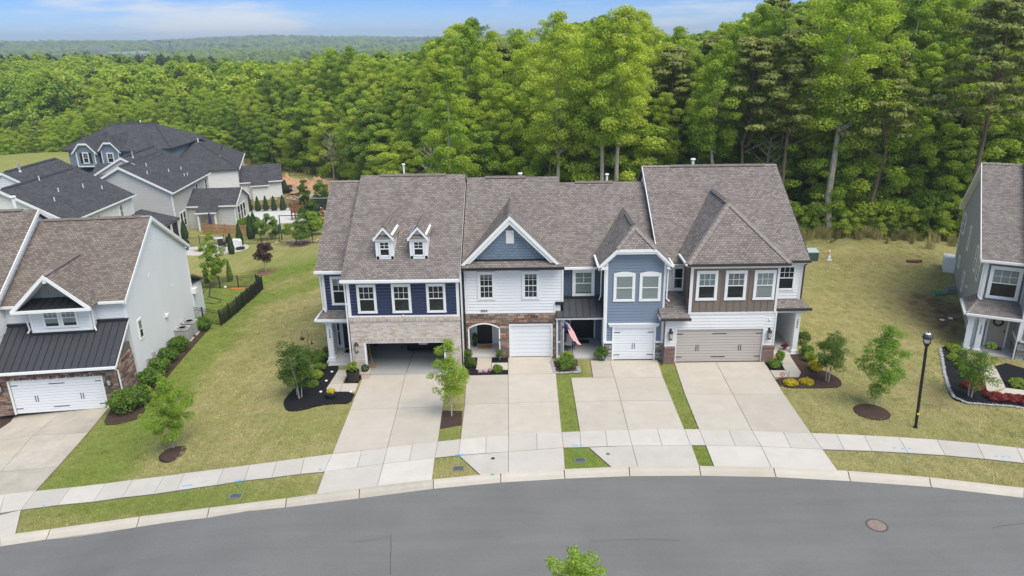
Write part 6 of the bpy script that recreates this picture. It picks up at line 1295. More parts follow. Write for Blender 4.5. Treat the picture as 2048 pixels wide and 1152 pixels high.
def shrub(name, label, cat, p, R, H, lm, n=2600, ls=.07, group=None, ncl=14, z=None, ry=None):
    _sd[0] += 1; rng = np.random.default_rng(_sd[0]); cl = []
    for k in range(ncl):
        a = k*2.4+rng.normal()*.3; q = R*.72*rng.random()**.5; h = H*(.35+.5*(1-(q/R)**2)*rng.random()**.4); s = R*.36*(.8+.4*rng.random())
        cl.append((q*math.cos(a), (ry or R)/R*q*math.sin(a), h, s, s, s*.8))
    cl.append((0, 0, H*.35, R*.7, (ry or R)*.7, H*.35))
    V, F, A = cloud(cl, n, ls, rng=rng, shell=.6); o = obj(name, fast_mesh(name, V, F, lm, A), None, (p[0], p[1], th(*p) if z is None else z)); return tag(o, label, cat, group)
def cone_tree(label, p, H, R, group='narrow columnar evergreens in the back gardens', lm=LARB, n=3600):
    _sd[0] += 1; rng = np.random.default_rng(_sd[0]); t = rng.random(n)**.8; a = rng.random(n)*2*PI; prof = np.clip(np.minimum(1.0, .55+t*2.2)*(1-t)**.62, .03, 1); rr_ = R*prof*(.75+.35*rng.random(n)+.08*np.sin(a*5+t*20))
    c = np.c_[rr_*np.cos(a), rr_*np.sin(a), .05+t*H]; d = np.c_[np.cos(a), np.sin(a), np.full(n, .5)]+rng.normal(size=(n, 3))*.4; d /= np.linalg.norm(d, axis=1)[:, None]
    u = np.cross(d, rng.normal(size=(n, 3))); u /= np.linalg.norm(u, axis=1)[:, None]; v = np.cross(d, u); s = .055*(.6+.8*rng.random(n))[:, None]
    V = np.stack([c-u*s, c-v*s, c+u*s, c+v*s*1.6], 1).reshape(-1, 3); F = np.arange(4*n).reshape(n, 4); A = np.c_[rng.random(n), rng.random(n), np.zeros(n)]
    r = empty('columnar_evergreen', (p[0], p[1], th(*p)), 0, label, 'evergreen', group); obj('foliage', fast_mesh('foliage', V, F, lm, A), r); mb = MB(); mb.tube([(0,0,-.1),(0,0,H*.6)], [.05,.02], 5); obj('trunk', plant_mesh('trunk', mb, TRUNK), r); return r
garden_tree('street_tree', 'young pale green tree in a mulch ring on the lawn by the left house', 'tree', (-16.83,30.27), 3.7, 1.0, 1.05, LSTREET, n=20000, ls=.05, ncl=90, cr=.23, r=.045)
garden_tree('street_tree', 'slim young tree in the grass strip between the navy and white drives', 'tree', (-3.66,31.41), 4.0, .74, 1.25, LSTREET, n=10000, ls=.055, ncl=70, cr=.25, r=.035, shape=.8)
garden_tree('street_tree', 'young green tree near the lamp post, over an oval mulch ring', 'tree', (17.33,32.01), 4.2, .84, 1.0, LMIDT, n=12000, ls=.06, ncl=74, cr=.27, r=.04, shape=.7)
garden_tree('street_tree', 'bright green tree top poking up over the road at the bottom edge', 'tree', (1.15,15.0), 5.2, .95, 2.0, LSTREET, n=15000, ls=.055, ncl=70, cr=.22, r=.05, nb=26)
garden_tree('crape_myrtle', 'dark crape myrtle on three pale stems in black mulch left of the navy house', 'tree', (-11.74,33.71), 2.75, 1.05, .95, LDARK, mat('pale_bark', (.42,.36,.30), .9, noise=(5,.2)), n=15000, ls=.055, ncl=80, cr=.31, r=.035, stems=3, lean=(-.15,.3))
garden_tree('crape_myrtle', 'dark crape myrtle on thin pale stems in brown mulch by the brown house', 'tree', (15.97,34.63), 2.6, .82, .95, LDARK, mat('pale_bark'), n=11000, ls=.05, ncl=66, cr=.26, r=.028, stems=3)
garden_tree('crape_myrtle', 'crape myrtle on pale stems in the black mulch before the grey house', 'tree', (22.49,32.86), 2.6, .85, 1.05, LMID, mat('pale_bark'), n=8500, ls=.055, ncl=56, cr=.25, r=.04, stems=3)
garden_tree('maple_tree', 'light green tree in the back lawn just behind the black fence', 'tree', (-28.43,63.16), 4.6, 1.15, 1.0, LSTREET, n=12000, ls=.085, ncl=60, cr=.30)
garden_tree('plum_tree', 'small dark purple leaved tree standing in the back lawn', 'tree', (-25.04,66.88), 2.9, 1.0, 1.2, LPUR, n=3800, ls=.1, ncl=20, cr=.32, r=.05)
garden_tree('garden_tree', 'small rounded green tree between the pool patio and the garden fence', 'tree', (-29.78,81.85), 2.8, 1.15, .7, LMID, n=5000, ls=.12, ncl=20, cr=.42)
garden_tree('garden_tree', 'loose light green tree on the lawn side of the far garden fence', 'tree', (-25.07,78.58), 2.9, 1.7, .9, LMID, n=5000, ls=.12, ncl=24, cr=.45)
garden_tree('garden_tree', 'pale blossoming small tree beside the climbing frame', 'tree', (-24.77,83.66), 2.7, 1.0, .8, LSTREET, n=3000, ls=.12, ncl=16, cr=.4)
garden_tree('garden_pine', 'dark bushy evergreen in front of the wooden playset', 'tree', (-26.05,86.05), 3.9, 1.35, .3, LDARK, n=8000, ls=.13, ncl=28, cr=.5)
garden_tree('garden_pine', 'bushy evergreen at the left front of the building site', 'tree', (-32.60,106.02), 3.4, 1.2, .2, LDARK, n=5000, ls=.14, ncl=24, cr=.45)
garden_tree('garden_pine', 'bushy evergreen at the right end of the building site', 'tree', (-29.96,106.53), 3.5, 1.3, .2, LMID, n=5000, ls=.14, ncl=24, cr=.45)
AR = [(503,478,2.8,.55,'tall dark columnar evergreen, the broader front one right of the slatted timber screen'),(510,470,2.7,.5,'columnar evergreen tucked behind the broad one right of the timber screen'),(481,492,2.5,.42,'columnar evergreen in front of the right end of the timber screen'),(464,508,2.2,.36,'slim columnar evergreen standing on the edge of the curved patio'),
 (371,478,2.3,.45,'columnar evergreen by the double window of the pale grey back house'),(476,426,1.9,.3,'small columnar evergreen beside the corner of the pale grey house sunroom'),
 (501,424,2.3,.42,'leftmost columnar evergreen of the row behind the white pool patio'),(517,424,2.2,.42,'second columnar evergreen from the left behind the white pool patio'),(533,423,2.2,.4,'middle columnar evergreen of the row behind the white pool patio'),(549,423,2.2,.42,'second columnar evergreen from the right behind the white pool patio'),(567,422,2.2,.5,'rightmost columnar evergreen of the row behind the white pool patio')]
for x, y, H_, R_, lb in zip([0]*0, [0]*0, [], [], []): pass
for (p, H_, R_, lb) in (((-32.18,82.81),2.8,.55,AR[0][4]),((-33.00,86.25),2.7,.5,AR[1][4]),((-31.88,78.58),2.5,.42,AR[2][4]),((-31.35,74.70),2.2,.36,AR[3][4]),((-40.78,84.49),2.3,.45,AR[4][4]),((-41.09,102.08),1.9,.3,AR[5][4]),((-39.50,102.66),2.3,.42,AR[6][4]),((-38.27,102.47),2.2,.42,AR[7][4]),((-37.15,102.58),2.2,.4,AR[8][4]),((-35.88,102.25),2.2,.42,AR[9][4]),((-34.55,102.19),2.2,.5,AR[10][4])): cone_tree(lb, p, H_, R_)
cone_tree('spindly brownish columnar evergreen on the lawn behind the black fence', (-27.71,64.77), 1.9, .3, lm=LMID, n=1200)
cone_tree('thin upright conifer left of the light green tree behind the black fence', (-29.88,64.64), 1.6, .3, lm=LMID, n=900)
SG = 'shrubs along the side wall of the left house'
for p, R_, H_, lb in (((-21.48,34.61),.85,1.45,'big leafy shrub at the front corner of the left house, nearest its garage'),((-21.04,35.29),.75,1.3,'leafy shrub second in the bed beside the left house'),((-21.51,37.64),.7,1.15,'leafy shrub in the left house side bed beneath the meter boxes'),((-21.81,39.20),.65,1.1,'leafy shrub mid way along the left house side bed'),
    ((-22.01,40.73),.65,1.0,'rounded shrub in the side bed just before the last one by the cooling units'),((-22.10,42.40),.7,1.05,'rounded shrub in the side bed next to the front cooling unit'),((-22.32,46.40),.75,.9,'low shrub between the rear cooling unit and the black fence')): shrub('shrub', lb, 'shrub', p, R_, H_, LMID, group=SG, n=4200, ls=.09, ncl=18)
shrub('flowering_shrub', 'small loose shrub with pale blossom behind the left house shrubs', 'shrub', (-21.12,35.96), .5, .9, LLIME)
for p, R_, H_, lm, lb in (((-11.49,36.93),.36,.5,LMID,'small light shrub in the black mulch nearest the navy house porch'),((-11.46,35.98),.36,.5,LLIME,'small light shrub in the middle of the black mulch by the navy porch path'),((-11.40,34.95),.34,.38,LMID,'small shrub nearest the three pale crape myrtle stems'),((-11.88,38.18),.5,.7,LMID,'green shrub behind the small light ones left of the navy porch'),((-12.44,38.31),.7,.8,LDARK,'dark green shrub mass behind the left crape myrtle'),
    ((-3.08,37.07),.36,.55,LDARK,'dark round shrub at the left of the arched porch path'),((-3.42,37.88),.4,.8,LDARK,'taller dark shrub against the navy and white party wall'),((-1.57,36.32),.36,.42,LMID,'low green shrub on the black mulch right of the arched porch path'),
    ((2.22,36.79),.62,.62,LMID,'low green shrub in the stone edged bed by the flag porch'),((2.33,37.31),.42,.85,LLIME,'yellow green shrub at the back of the stone edged bed by the flag porch'),((4.32,37.73),.42,1.0,LMID,'upright green shrub at the corner of the blue unit garage'),
    ((13.84,36.60),.45,.35,LMID,'low green shrub in the small black bed by the red brick pier'),((14.38,37.37),.28,.8,LLIME,'lime leaved shrub in the small black bed by the red brick pier'),((16.48,39.56),.4,1.0,LDARK,'dark upright shrub beside the brown house porch column'),((16.08,38.00),.42,.8,LMID,'green shrub between the porch column shrub and the gold one'),((16.01,37.19),.38,.7,LLIME,'lime tinted shrub just behind the biggest gold one'),
    ((15.90,36.03),.42,.6,LYEL,'large golden yellow shrub beside the right crape myrtle'),((13.91,34.33),.42,.3,LYEL,'low golden shrub behind the round red sign'),((14.78,34.48),.36,.28,LYEL,'low golden shrub nearest the crape myrtle stems'),
    ((25.23,39.17),.46,.5,LLIME,'lime green shrub at the top of the gravel edged bed of the grey house'),((24.34,37.66),.36,.42,LLIME,'smaller lime shrub second in the gravel edged bed'),((24.18,36.55),.33,.4,LLIME,'lime shrub half hidden behind the crape myrtle by the grey house'),((23.64,35.35),.24,.3,LLIME,'smallest lime shrub at the crape myrtle foot'),
    ((23.18,33.90),.55,.42,LRED,'dark red barberry behind the crape myrtle stems at the grey house'),((23.67,32.69),.5,.4,LRED,'dark red barberry at the front edge of the black bed'),((24.31,32.68),.42,.38,LRED,'middle dark red barberry at the front of the black bed'),((24.99,32.63),.42,.38,LRED,'rightmost dark red barberry cut by the picture edge'),((26.13,34.61),.5,.45,LLIME,'broad lime shrub beside the stone wall of the grey house')):
    shrub('shrub', lb, 'shrub', p, R_, H_, lm, n=2400, ls=.06)
HY = 'pink hydrangeas in front of the arched porch'
for p in ((-2.50,36.29),(-2.23,36.34),(-1.99,36.46)): shrub('hydrangea', 'small pink and white hydrangea in the black mulch before the arched porch path', 'flower', p, .16, .22, LPINK, n=260, ls=.06, group=HY, ncl=5)
garden_tree('topiary', 'dark narrow topiary plant at the right foot of the stone arch', 'plant', (-1.47,37.83), .75, .16, .1, LDARK, n=900, ls=.05, ncl=6, cr=.14, r=.02)
shrub('hedge', 'low clipped hedge along the sunroom of the pale grey house', 'hedge', (-35.9,92.3), 1.5, .9, LMID, ry=2.6, n=4500, ls=.14)
shrub('flower_clump', 'dark red flowers in the pot on the brown unit porch', 'flowers', (14.55,39.7), .2, .35, LRED, z=.1, n=500, ls=.05); shrub('flower_clump', 'dark red trailing flowers at the foot of the brown unit porch column', 'flowers', (15.05,38.7), .2, .4, LRED, z=.1, n=500, ls=.05)
# scrubby fringe of tall grass at the wood
mb = MB(); rg = random.Random(4)
for k in range(70):
    a = rg.random()*6.28; q = rg.random()*.35; x, y = q*math.cos(a), q*math.sin(a); h = .5+.6*rg.random(); dx, dy = rg.gauss(0,.16), rg.gauss(0,.16); w = .022
    mb.add([(x-w,y,0),(x+w,y,0),(x+w*.6+dx*.5,y+dy*.5,h*.6),(x-w*.6+dx*.5,y+dy*.5,h*.6),(x+dx,y+dy,h)], [(0,1,2,3),(3,2,4)])
TG_ = obj('grass_tussock', plant_mesh('grass_tussock', mb, mat('tall_grass', (.30,.27,.10), 1, rnd=.3)), None, (32.0,63.6,th(32,63.6)), label='tuft of tall straw coloured grass at the foot of the wood', kind='stuff')
rng = np.random.default_rng(9); n = 900; x = rng.uniform(17, 46, n); y = np.array([tl_y(a) for a in x])-.3-np.abs(rng.normal(size=n))*2.0; x2 = rng.uniform(-60, -5, 700); y2 = np.array([tl_y(a) for a in x2])-.2-np.abs(rng.normal(size=700))*1.2
P = np.r_[np.c_[x, y], np.c_[x2, y2]]; scatter('tall_grass', np.c_[P, TH(P[:, 0], P[:, 1])], .5+.7*rng.random(len(P)), [TG_], kind='stuff', label='tall straw and green grass fringing the wood')

# grass blades
mb = MB(); rg = random.Random(6)
for k in range(46):
    a = rg.random()*6.28; q = .24*math.sqrt(rg.random()); x, y = q*math.cos(a), q*math.sin(a); h = rg.uniform(.035,.085); dx, dy = rg.gauss(0,.03), rg.gauss(0,.03); t = rg.random()*3.14; w = .011
    mb.add([(x-w*math.cos(t),y-w*math.sin(t),-.01),(x+w*math.cos(t),y+w*math.sin(t),-.01),(x+dx,y+dy,h)], [(0,1,2)])
def blade_fn(m, n, l, p, tcn):
    a = n.new('ShaderNodeAttribute'); a.attribute_type = 'INSTANCER'; a.attribute_name = 'lush'; oi = n.new('ShaderNodeObjectInfo'); geo = n.new('ShaderNodeNewGeometry')
    t = n.new('ShaderNodeTexNoise'); t.inputs['Scale'].default_value = .7; t.inputs['Detail'].default_value = 6; l.new(geo.outputs['Position'], t.inputs['Vector'])
    s1 = n.new('ShaderNodeMath'); s1.operation = 'ADD'; l.new(a.outputs['Fac'], s1.inputs[0]); l.new(t.outputs['Fac'], s1.inputs[1])
    r = n.new('ShaderNodeMapRange'); r.inputs['From Min'].default_value = .68; r.inputs['From Max'].default_value = 1.12; l.new(s1.outputs[0], r.inputs['Value'])
    mx = n.new('ShaderNodeMix'); mx.data_type = 'RGBA'; mx.inputs[6].default_value = (.56,.48,.24,1); mx.inputs[7].default_value = (.27,.33,.08,1); l.new(r.outputs[0], mx.inputs['Factor'])
    h = n.new('ShaderNodeHueSaturation'); l.new(mx.outputs[2], h.inputs['Color']); r2 = n.new('ShaderNodeMapRange'); r2.inputs['To Min'].default_value = .75; r2.inputs['To Max'].default_value = 1.3; l.new(oi.outputs['Random'], r2.inputs['Value']); l.new(r2.outputs[0], h.inputs['Value']); l.new(h.outputs[0], p.inputs['Base Color'])
GB = obj('grass_tuft', plant_mesh('grass_tuft', mb, mat('grass_blades', rough=1, spec=.1, fn=blade_fn)), None, (20.0, 33.0, .0), kind='stuff')
go_ = scatter('grass', np.c_[GP_, TH(GP_[:, 0], GP_[:, 1])], RNG.uniform(.7, 1.25, len(GP_)), [GB], kind='stuff', label='short patchy yellow green lawn grass')
a_ = go_.data.attributes.new('lush', 'FLOAT', 'POINT'); a_.data.foreach_set('value', GZ_[:, 1].astype(np.float32))

# ---------------- lamp post ----------------
r = empty('lamp_post', (*(18.20,29.89), 0.0), .2, 'tall black street lamp with a frosted lantern on the right hand lawn', 'street lamp'); r.rotation_euler = (0, math.radians(-3), .2)
mb = MB(); mb.lathe([(.10,-.3),(.10,.05),(.068,.06),(.064,3.9),(.058,4.15)], 14); mb.build('pole', BLACK, r, smooth=False); mb = MB(); mb.box(-.07,.07,-.09,-.05,.72,.80); mb.build('plate', mat('yellow_plate', (.75,.55,.08), .5), r)
mb = MB(); mb.lathe([(.06,4.15),(.10,4.19),(.09,4.24),(.17,4.34)], 14); mb.build('collar', BLACK, r); mb = MB(); mb.lathe([(.09,4.26),(.13,4.33),(.185,4.50),(.19,4.57)], 4); g_ = mb.build('lantern_glass', mat('frosted_glass', (.70,.69,.66), .35), r)
mb = MB()
for k in range(4): t = k*PI/2; mb.tube([(.12*math.cos(t),.12*math.sin(t),4.26),(.17*math.cos(t),.17*math.sin(t),4.35),(.20*math.cos(t),.20*math.sin(t),4.57)], .02, 5)
mb.build('lantern_frame', BLACK, r); mb = MB(); mb.lathe([(.215,4.56),(.225,4.60),(.20,4.70),(.13,4.77)], 16); mb.build('hood', mat('hood_charcoal', (.045,.047,.055), .5), r)
mb = MB(); mb.lathe([(.12,4.77),(.08,4.81),(.03,4.82)], 14); mb.build('hood_panel', mat('frosted_glass'), r); mb = MB(); mb.lathe([(.03,4.81),(.025,4.85),(.01,4.90)], 8); mb.build('finial', BLACK, r)

# ---------------- cooling units ----------------
def ac(p, label, s):
    r = empty('cooling_unit', (*p, th(*p)), math.radians(7), label, 'air conditioner', 'cooling units beside the left house')
    G_ = mat('ac_grey', (.40,.40,.385), .55, noise=(3,.08)); h = .95*s; w = .42*s; mb = MB(); mb.box(-w-.06,w+.06,-w-.06,w+.06,-.35,.06); mb.build('pad', CONCW, r)
    mb = MB(); mb.box(-w+.03,w-.03,-w+.03,w-.03,.07,h-.06); mb.build('coil', mat('ac_coil', (.12,.12,.12), .7), r)
    mb = MB()
    for sx in (-1, 1):
        for sy in (-1, 1): mb.box(*sorted((sx*w, sx*(w-.06))), *sorted((sy*w, sy*(w-.06))), .06, h)
    mb.box(-w,w,-w,w,h-.06,h); mb.build('casing', G_, r)
    for sx, fc in ((w, Face('r', w-.03)), (-w, Face('f', -w+.03))):
        for k in range(12): mb = MB(); z = .10+k*(h-.2)/12; fc.box(mb, -w+.06, w-.06, z, z+(h-.2)/12*.72, 0, .022); mb.build('louvre', G_, r)
    mb = MB(); mb.lathe([(w*.78,h+.002),(w*.78,h+.012),(w*.5,h+.012)], 20); mb.build('fan_opening', BLACK, r); mb = MB()
    for k in range(5): t = k*1.257; mb.add([(.03*math.cos(t),.03*math.sin(t),h+.016),(w*.7*math.cos(t),w*.7*math.sin(t),h+.016),(w*.7*math.cos(t+.5),w*.7*math.sin(t+.5),h+.022)], [(0,1,2)])
    mb.build('fan_blade', mat('fan_grey', (.3,.3,.3), .5), r); mb = MB()
    for q in (.2,.36,.52,.68): mb.lathe([(w*q,h+.025),(w*q+.008,h+.032),(w*q,h+.035)], 18)
    mb.build('fan_guard', G_, r)
ac((-22.55,44.26), 'nearer grey cooling unit standing in the side bed of the left house', 1.0); ac((-22.68,45.56), 'farther grey cooling unit, closer to the black fence beside the left house', 1.0)
for p, lb in (((-23.66,45.17),'black disconnect box on the left house wall nearest the front cooling unit'),((-23.98,46.27),'black disconnect box on the left house wall behind the front cooling unit')):
    mb = MB(); mb.tube([(0,0,0),(0,0,1.25)], .02, 5); mb.box(-.09,.09,-.05,.05,1.15,1.42); mb.build('electrical_box', BLACK, label=lb, cat='electrical box', loc=(p[0]+.0,p[1],th(*p)))

# ---------------- black metal fences ----------------
def fence(name, pts, H_, label, step=.105, group=None, mesh=False, post=1.8, rails=3):
    r = empty(name, (pts[0][0], pts[0][1], th(*pts[0])), 0, label, 'fence'); o = np.array([pts[0][0], pts[0][1], th(*pts[0])])
    P_ = []
    for i in range(len(pts)-1):
        a, b = np.array(pts[i]), np.array(pts[i+1]); L = np.hypot(*(b-a)); k = max(1, round(L/post)); P_ += [a+(b-a)*j/k for j in range(k)]
    P_.append(np.array(pts[-1])); m0 = MB(); w = .035
    Z_ = lambda p: th(*p)-o[2]
    for p in P_: mb = MB(); x, y = p-o[:2]; z = Z_(p); mb.box(x-w,x+w,y-w,y+w,z-.2,z+H_+.06); mb.lathe([(.05,z+H_+.05),(.05,z+H_+.08),(.01,z+H_+.11)], 4, (x, y, 0)); mb.build('post', BLACK, r, uv=False)
    for i in range(len(P_)-1):
        a, b = P_[i]-o[:2], P_[i+1]-o[:2]; za, zb = Z_(P_[i]), Z_(P_[i+1])
        for h in ((.12, H_*.82, H_*.97) if rails == 3 else (.12, H_*.95)): mb = MB(); mb.tube([(*a, za+h), (*b, zb+h)], .018, 4); mb.build('rail', BLACK, r, uv=False)
        L = np.hypot(*(b-a)); n = int(L/step)
        for j in range(1, n): t = j/n; x, y = a+(b-a)*t; z = za+(zb-za)*t; m0.box(x-.009,x+.009,y-.009,y+.009,z+.06,z+H_*.98)
    m0.build('pickets', BLACK, r, uv=False, kind='stuff')
    if mesh:
        mb = MB()
        for i in range(len(P_)-1):
            a, b = P_[i]-o[:2], P_[i+1]-o[:2]; za, zb = Z_(P_[i]), Z_(P_[i+1]); mb.prism([(*a,za+.05),(*b,zb+.05),(*b,zb+H_*.8),(*a,za+H_*.8)], (.006,.006,0))
        mb.build('mesh_lining', mat('fence_mesh', fn=lambda m, n, l, p, t: (setattr(p.inputs['Alpha'], 'default_value', .5), setattr(p.inputs['Base Color'], 'default_value', (.02,.03,.015,1)))), r)
    return r
fence('metal_fence', [(-23.85,48.25),(-22.82,47.90),(-21.46,47.50),(-21.53,50.83),(-22.17,55.61),(-23.13,60.55),(-24.24,62.11),(-31.34,63.05)], 1.12, 'black metal picket fence round the green back garden of the left house', mesh=False)
fm = fence('mesh_lined_fence', [(-21.38,47.38),(-21.44,50.69),(-22.01,55.31),(-22.91,59.93)], 1.0, 'dark mesh lined stretch of black fence on the slope beside the lawn', step=.3, mesh=True, rails=2)
fence('metal_fence', [(-38.99,78.20),(-33.80,79.00),(-27.86,79.88),(-21.71,78.25)], 1.2, 'black metal fence between the back lawn and the pool gardens', step=.14, post=2.3)
fence('metal_fence', [(-39.31,101.94),(-33.28,101.10),(-28.36,98.82)], 1.1, 'black metal fence behind the pool patio and playset', step=.2, post=2.3)
fence('metal_fence', [(-43.48,124.00),(-40.66,125.79),(-37.27,126.78)], 1.2, 'black metal fence in front of the wood beyond the earth mounds', step=.25, post=2.5)
# timber screen
r = empty('timber_screen', (*(-39.69,87.31), th(*(-39.69,87.31))), 0, 'slatted brown timber privacy screen beside the sunroom', 'screen'); A0 = np.array((-39.69,87.31)); B0 = np.array((-33.88,86.10)); C0 = np.array((-40.09,90.37))
TIM = mat('cedar', (.38,.21,.11), .8, noise=(3,.25), rnd=.18)
for a, b in ((A0, (A0+B0)/2), ((A0+B0)/2, B0), (A0, C0)):
    for k in range(8): mb = MB(); d = b-a; mb.prism([(*(a-A0+d*.01), .12+k*.16), (*(b-A0-d*.01), .12+k*.16), (*(b-A0-d*.01), .25+k*.16), (*(a-A0+d*.01), .25+k*.16)], (.0,.03,0)); mb.build('slat', TIM, r)
for q in (A0, (A0+B0)/2, B0, C0): mb = MB(); x, y = q-A0; mb.box(x-.06,x+.06,y+.04,y+.16,-.3,1.45); mb.build('post', TIM, r)

# ---------------- back garden things ----------------
def zat(p): return (p[0], p[1], th(*p))
def thing(name, label, cat, p, group=None, rz=0, z=None): return empty(name, (p[0], p[1], th(*p) if z is None else z), rz, label, cat, group)
r = thing('grill', 'black covered grill at the left end of the curved patio', 'grill', (-38.53,78.93)); mb = MB(); mb.lathe([(.62,0),(.75,.3),(.72,.65),(.45,.85),(.1,.9)], 14); mb.build('cover', mat('grill_cover', (.018,.018,.02), .8, bump=(6,.05)), r)
r = thing('cooler_box', 'blue and white cooler in front of the covered grill', 'cooler', (-37.29,76.70)); mb = MB(); mb.box(-.35,.35,-.22,.22,0,.38); mb.build('body', mat('cooler_blue', (.03,.10,.30), .4), r); mb = MB(); mb.box(-.37,.37,-.24,.24,.38,.46); mb.box(-.2,.2,-.02,.02,.46,.5); mb.build('lid', WHITE, r)
r = thing('fire_pit', 'low dark round fire pit on the end of the curved patio', 'fire pit', (-31.19,76.73)); mb = MB(); mb.lathe([(.45,.05),(.5,.22),(.42,.24),(.38,.14)], 16); mb.build('bowl', BLACK, r)
r = thing('storage_box', 'white covered seat on the curved patio behind the slim evergreen', 'outdoor seat', (-31.97,77.78)); mb = MB(); mb.prism([(-.5,-.3,.05),(.5,-.3,.05),(.5,-.3,.75),(.35,-.3,.95),(-.35,-.3,.95),(-.5,-.3,.75)], (0,.6,0)); mb.build('cover', WHITE, r)
def chair(p, label, rz, m, group=None):
    r = thing('patio_chair', label, 'chair', p, group, rz); mb = MB(); mb.box(-.3,.3,-.3,.3,.38,.46); mb.build('seat', m, r); mb = MB(); mb.prism([(-.3,.26,.46),(.3,.26,.46),(.3,.4,1.0),(-.3,.4,1.0)], (0,.06,0)); mb.build('backrest', m, r)
    for sx in (-.28,.28):
        for sy in (-.28,.28): mb = MB(); mb.tube([(sx,sy,0),(sx,sy,.6)], .025, 4); mb.build('leg', BLACK, r)
        mb = MB(); mb.box(sx-.03,sx+.03,-.3,.3,.58,.62); mb.build('armrest', BLACK, r)
chair((-33.46,77.33), 'dark patio chair on the curved patio, left of the white covered seat', .6, BLACK); chair((-33.45,78.40), 'second dark patio chair on the curved patio, closer to the fence', -.5, BLACK)
r = thing('side_table', 'pale table behind the dark patio chairs', 'table', (-34.95,80.04)); mb = MB(); mb.box(-.7,.7,-.4,.4,.68,.74); mb.build('table_top', WHITE, r)
for sx in (-.6,.6):
    for sy in (-.33,.33): mb = MB(); mb.tube([(sx,sy,0),(sx,sy,.68)], .03, 4); mb.build('leg', WHITE, r)
mb = MB(); pts = [(.0,0,.02),(1,.2,.02),(1.8,.1,.02),(1.2,-.3,.02),(.2,-.2,.02),(-.7,.1,.02),(-.9,-.1,.02)]; mb.tube(pts, .02, 5, cap=False); mb.build('garden_hose', BLACK, loc=(*(-35.52,76.44), th(*(-35.52,76.44))+.05), label='thin dark hose lying curled on the curved patio', cat='hose')
for i, p in enumerate(((-38.54,94.24), (-37.68,94.45))):
    r = thing('sun_lounger', ('left','right')[i]+' grey lounger on the white pool patio', 'sun lounger', p, rz=.5); mb = MB(); mb.box(-.3,.3,-.9,.3,.25,.33); mb.build('mattress', mat('lounger_grey', (.2,.21,.22), .8), r); mb = MB(); mb.prism([(-.3,.3,.25),(.3,.3,.25),(.3,.85,.7),(-.3,.85,.7)], (0,0,.08)); mb.build('backrest', mat('lounger_grey'), r)
    for sx in (-.25,.25):
        for sy in (-.8,.3): mb = MB(); mb.tube([(sx,sy,0),(sx,sy,.26)], .02, 4); mb.build('leg', WHITE, r)
r = thing('folded_parasol', 'closed purple parasol on the sunroom patio', 'parasol', (-39.3,88.6)); mb = MB(); mb.tube([(0,0,0),(0,0,2.5)], .03, 6); mb.build('pole', BLACK, r); mb = MB(); mb.lathe([(.1,2.5),(.18,1.8),(.28,.9),(.3,.75)], 8); mb.build('canopy', mat('parasol_purple', (.06,.03,.10), .8), r)
# playset
r = thing('playset', 'brown wooden playset with swing beam and ladder behind the back lawn', 'playset', (-29.93,94.60)); PW = mat('play_wood', (.23,.09,.045), .8, noise=(3,.2), rnd=.12)
for sx in (-.8,.8):
    for sy in (-.7,.7): mb = MB(); mb.box(sx-.07,sx+.07,sy-.07,sy+.07,0,2.6); mb.build('post', PW, r)
for k in range(7): mb = MB(); mb.box(-.82,.82,-.8,-.74,1.25+k*.13,1.36+k*.13); mb.build('board', PW, r)
for k in range(6): mb = MB(); mb.box(-.88+k*.3,-.62+k*.3,-.75,.75,1.15,1.2); mb.build('deck_board', PW, r)
mb = MB(); mb.tube([(.8,0,2.35),(4.4,0,2.35)], .07, 6); mb.tube([(4.4,0,2.35),(4.4,-1.0,0)], .06, 5); mb.tube([(4.4,0,2.35),(4.4,1.0,0)], .06, 5); mb.build('swing_beam', BLACK, r)
for x in (1.8, 3.1):
    mb = MB(); mb.tube([(x-.2,0,2.3),(x-.2,0,.5)], .012, 4); mb.tube([(x+.2,0,2.3),(x+.2,0,.5)], .012, 4); mb.box(x-.25,x+.25,-.1,.1,.45,.5); mb.build('swing', mat('swing_blue', (.03,.08,.3), .5), r)
r = thing('climbing_wall', 'narrow orange brown climbing ladder with white holds, right of the dark evergreen', 'climbing frame', (-25.11,88.10)); mb = MB(); mb.prism([(-.22,0,0),(.22,0,0),(.22,.5,2.4),(-.22,.5,2.4)], (0,.08,0)); mb.build('board', mat('play_orange', (.20,.08,.03), .7), r)
for k in range(6): mb = MB(); mb.lathe([(.09,0),(.06,.05),(.02,.07)], 7, ((-.15 if k % 2 else .15), .02+.085*k, .4+.4*k)); mb.build('hold', WHITE, r)
r = thing('sports_net', 'dark ball rebound net on a pale frame behind the playset', 'net', (-28.46,99.18)); mb = MB()
for a, b in (((-1.6,0,0),(-1.3,.3,1.9)),((1.6,0,0),(1.3,.3,1.9)),((-1.3,.3,1.9),(1.3,.3,1.9))): mb.tube([a, b], .04, 5)
mb.build('frame', mat('galvanised'), r); mb = MB(); mb.prism([(-1.5,.02,.1),(1.5,.02,.1),(1.3,.28,1.85),(-1.3,.28,1.85)], (0,.01,0)); mb.build('net', mat('net_green', (.02,.035,.02), .9), r)
r = thing('swing_frame', 'thin black pole frame at the left of the pool garden lawn', 'pole frame', (-28.19,81.62)); mb = MB(); mb.tube([(0,0,0),(0,0,2.9)], .06, 6); mb.build('pole', BLACK, r); mb = MB(); mb.box(-.1,2.4,-.03,.03,2.85,2.93); mb.build('arm', BLACK, r); mb = MB(); mb.prism([(-.35,-.1,1.6),(0,-.1,2.0),(0,-.1,1.2)], (0,.05,0)); mb.build('flag', mat('swing_blue'), r)
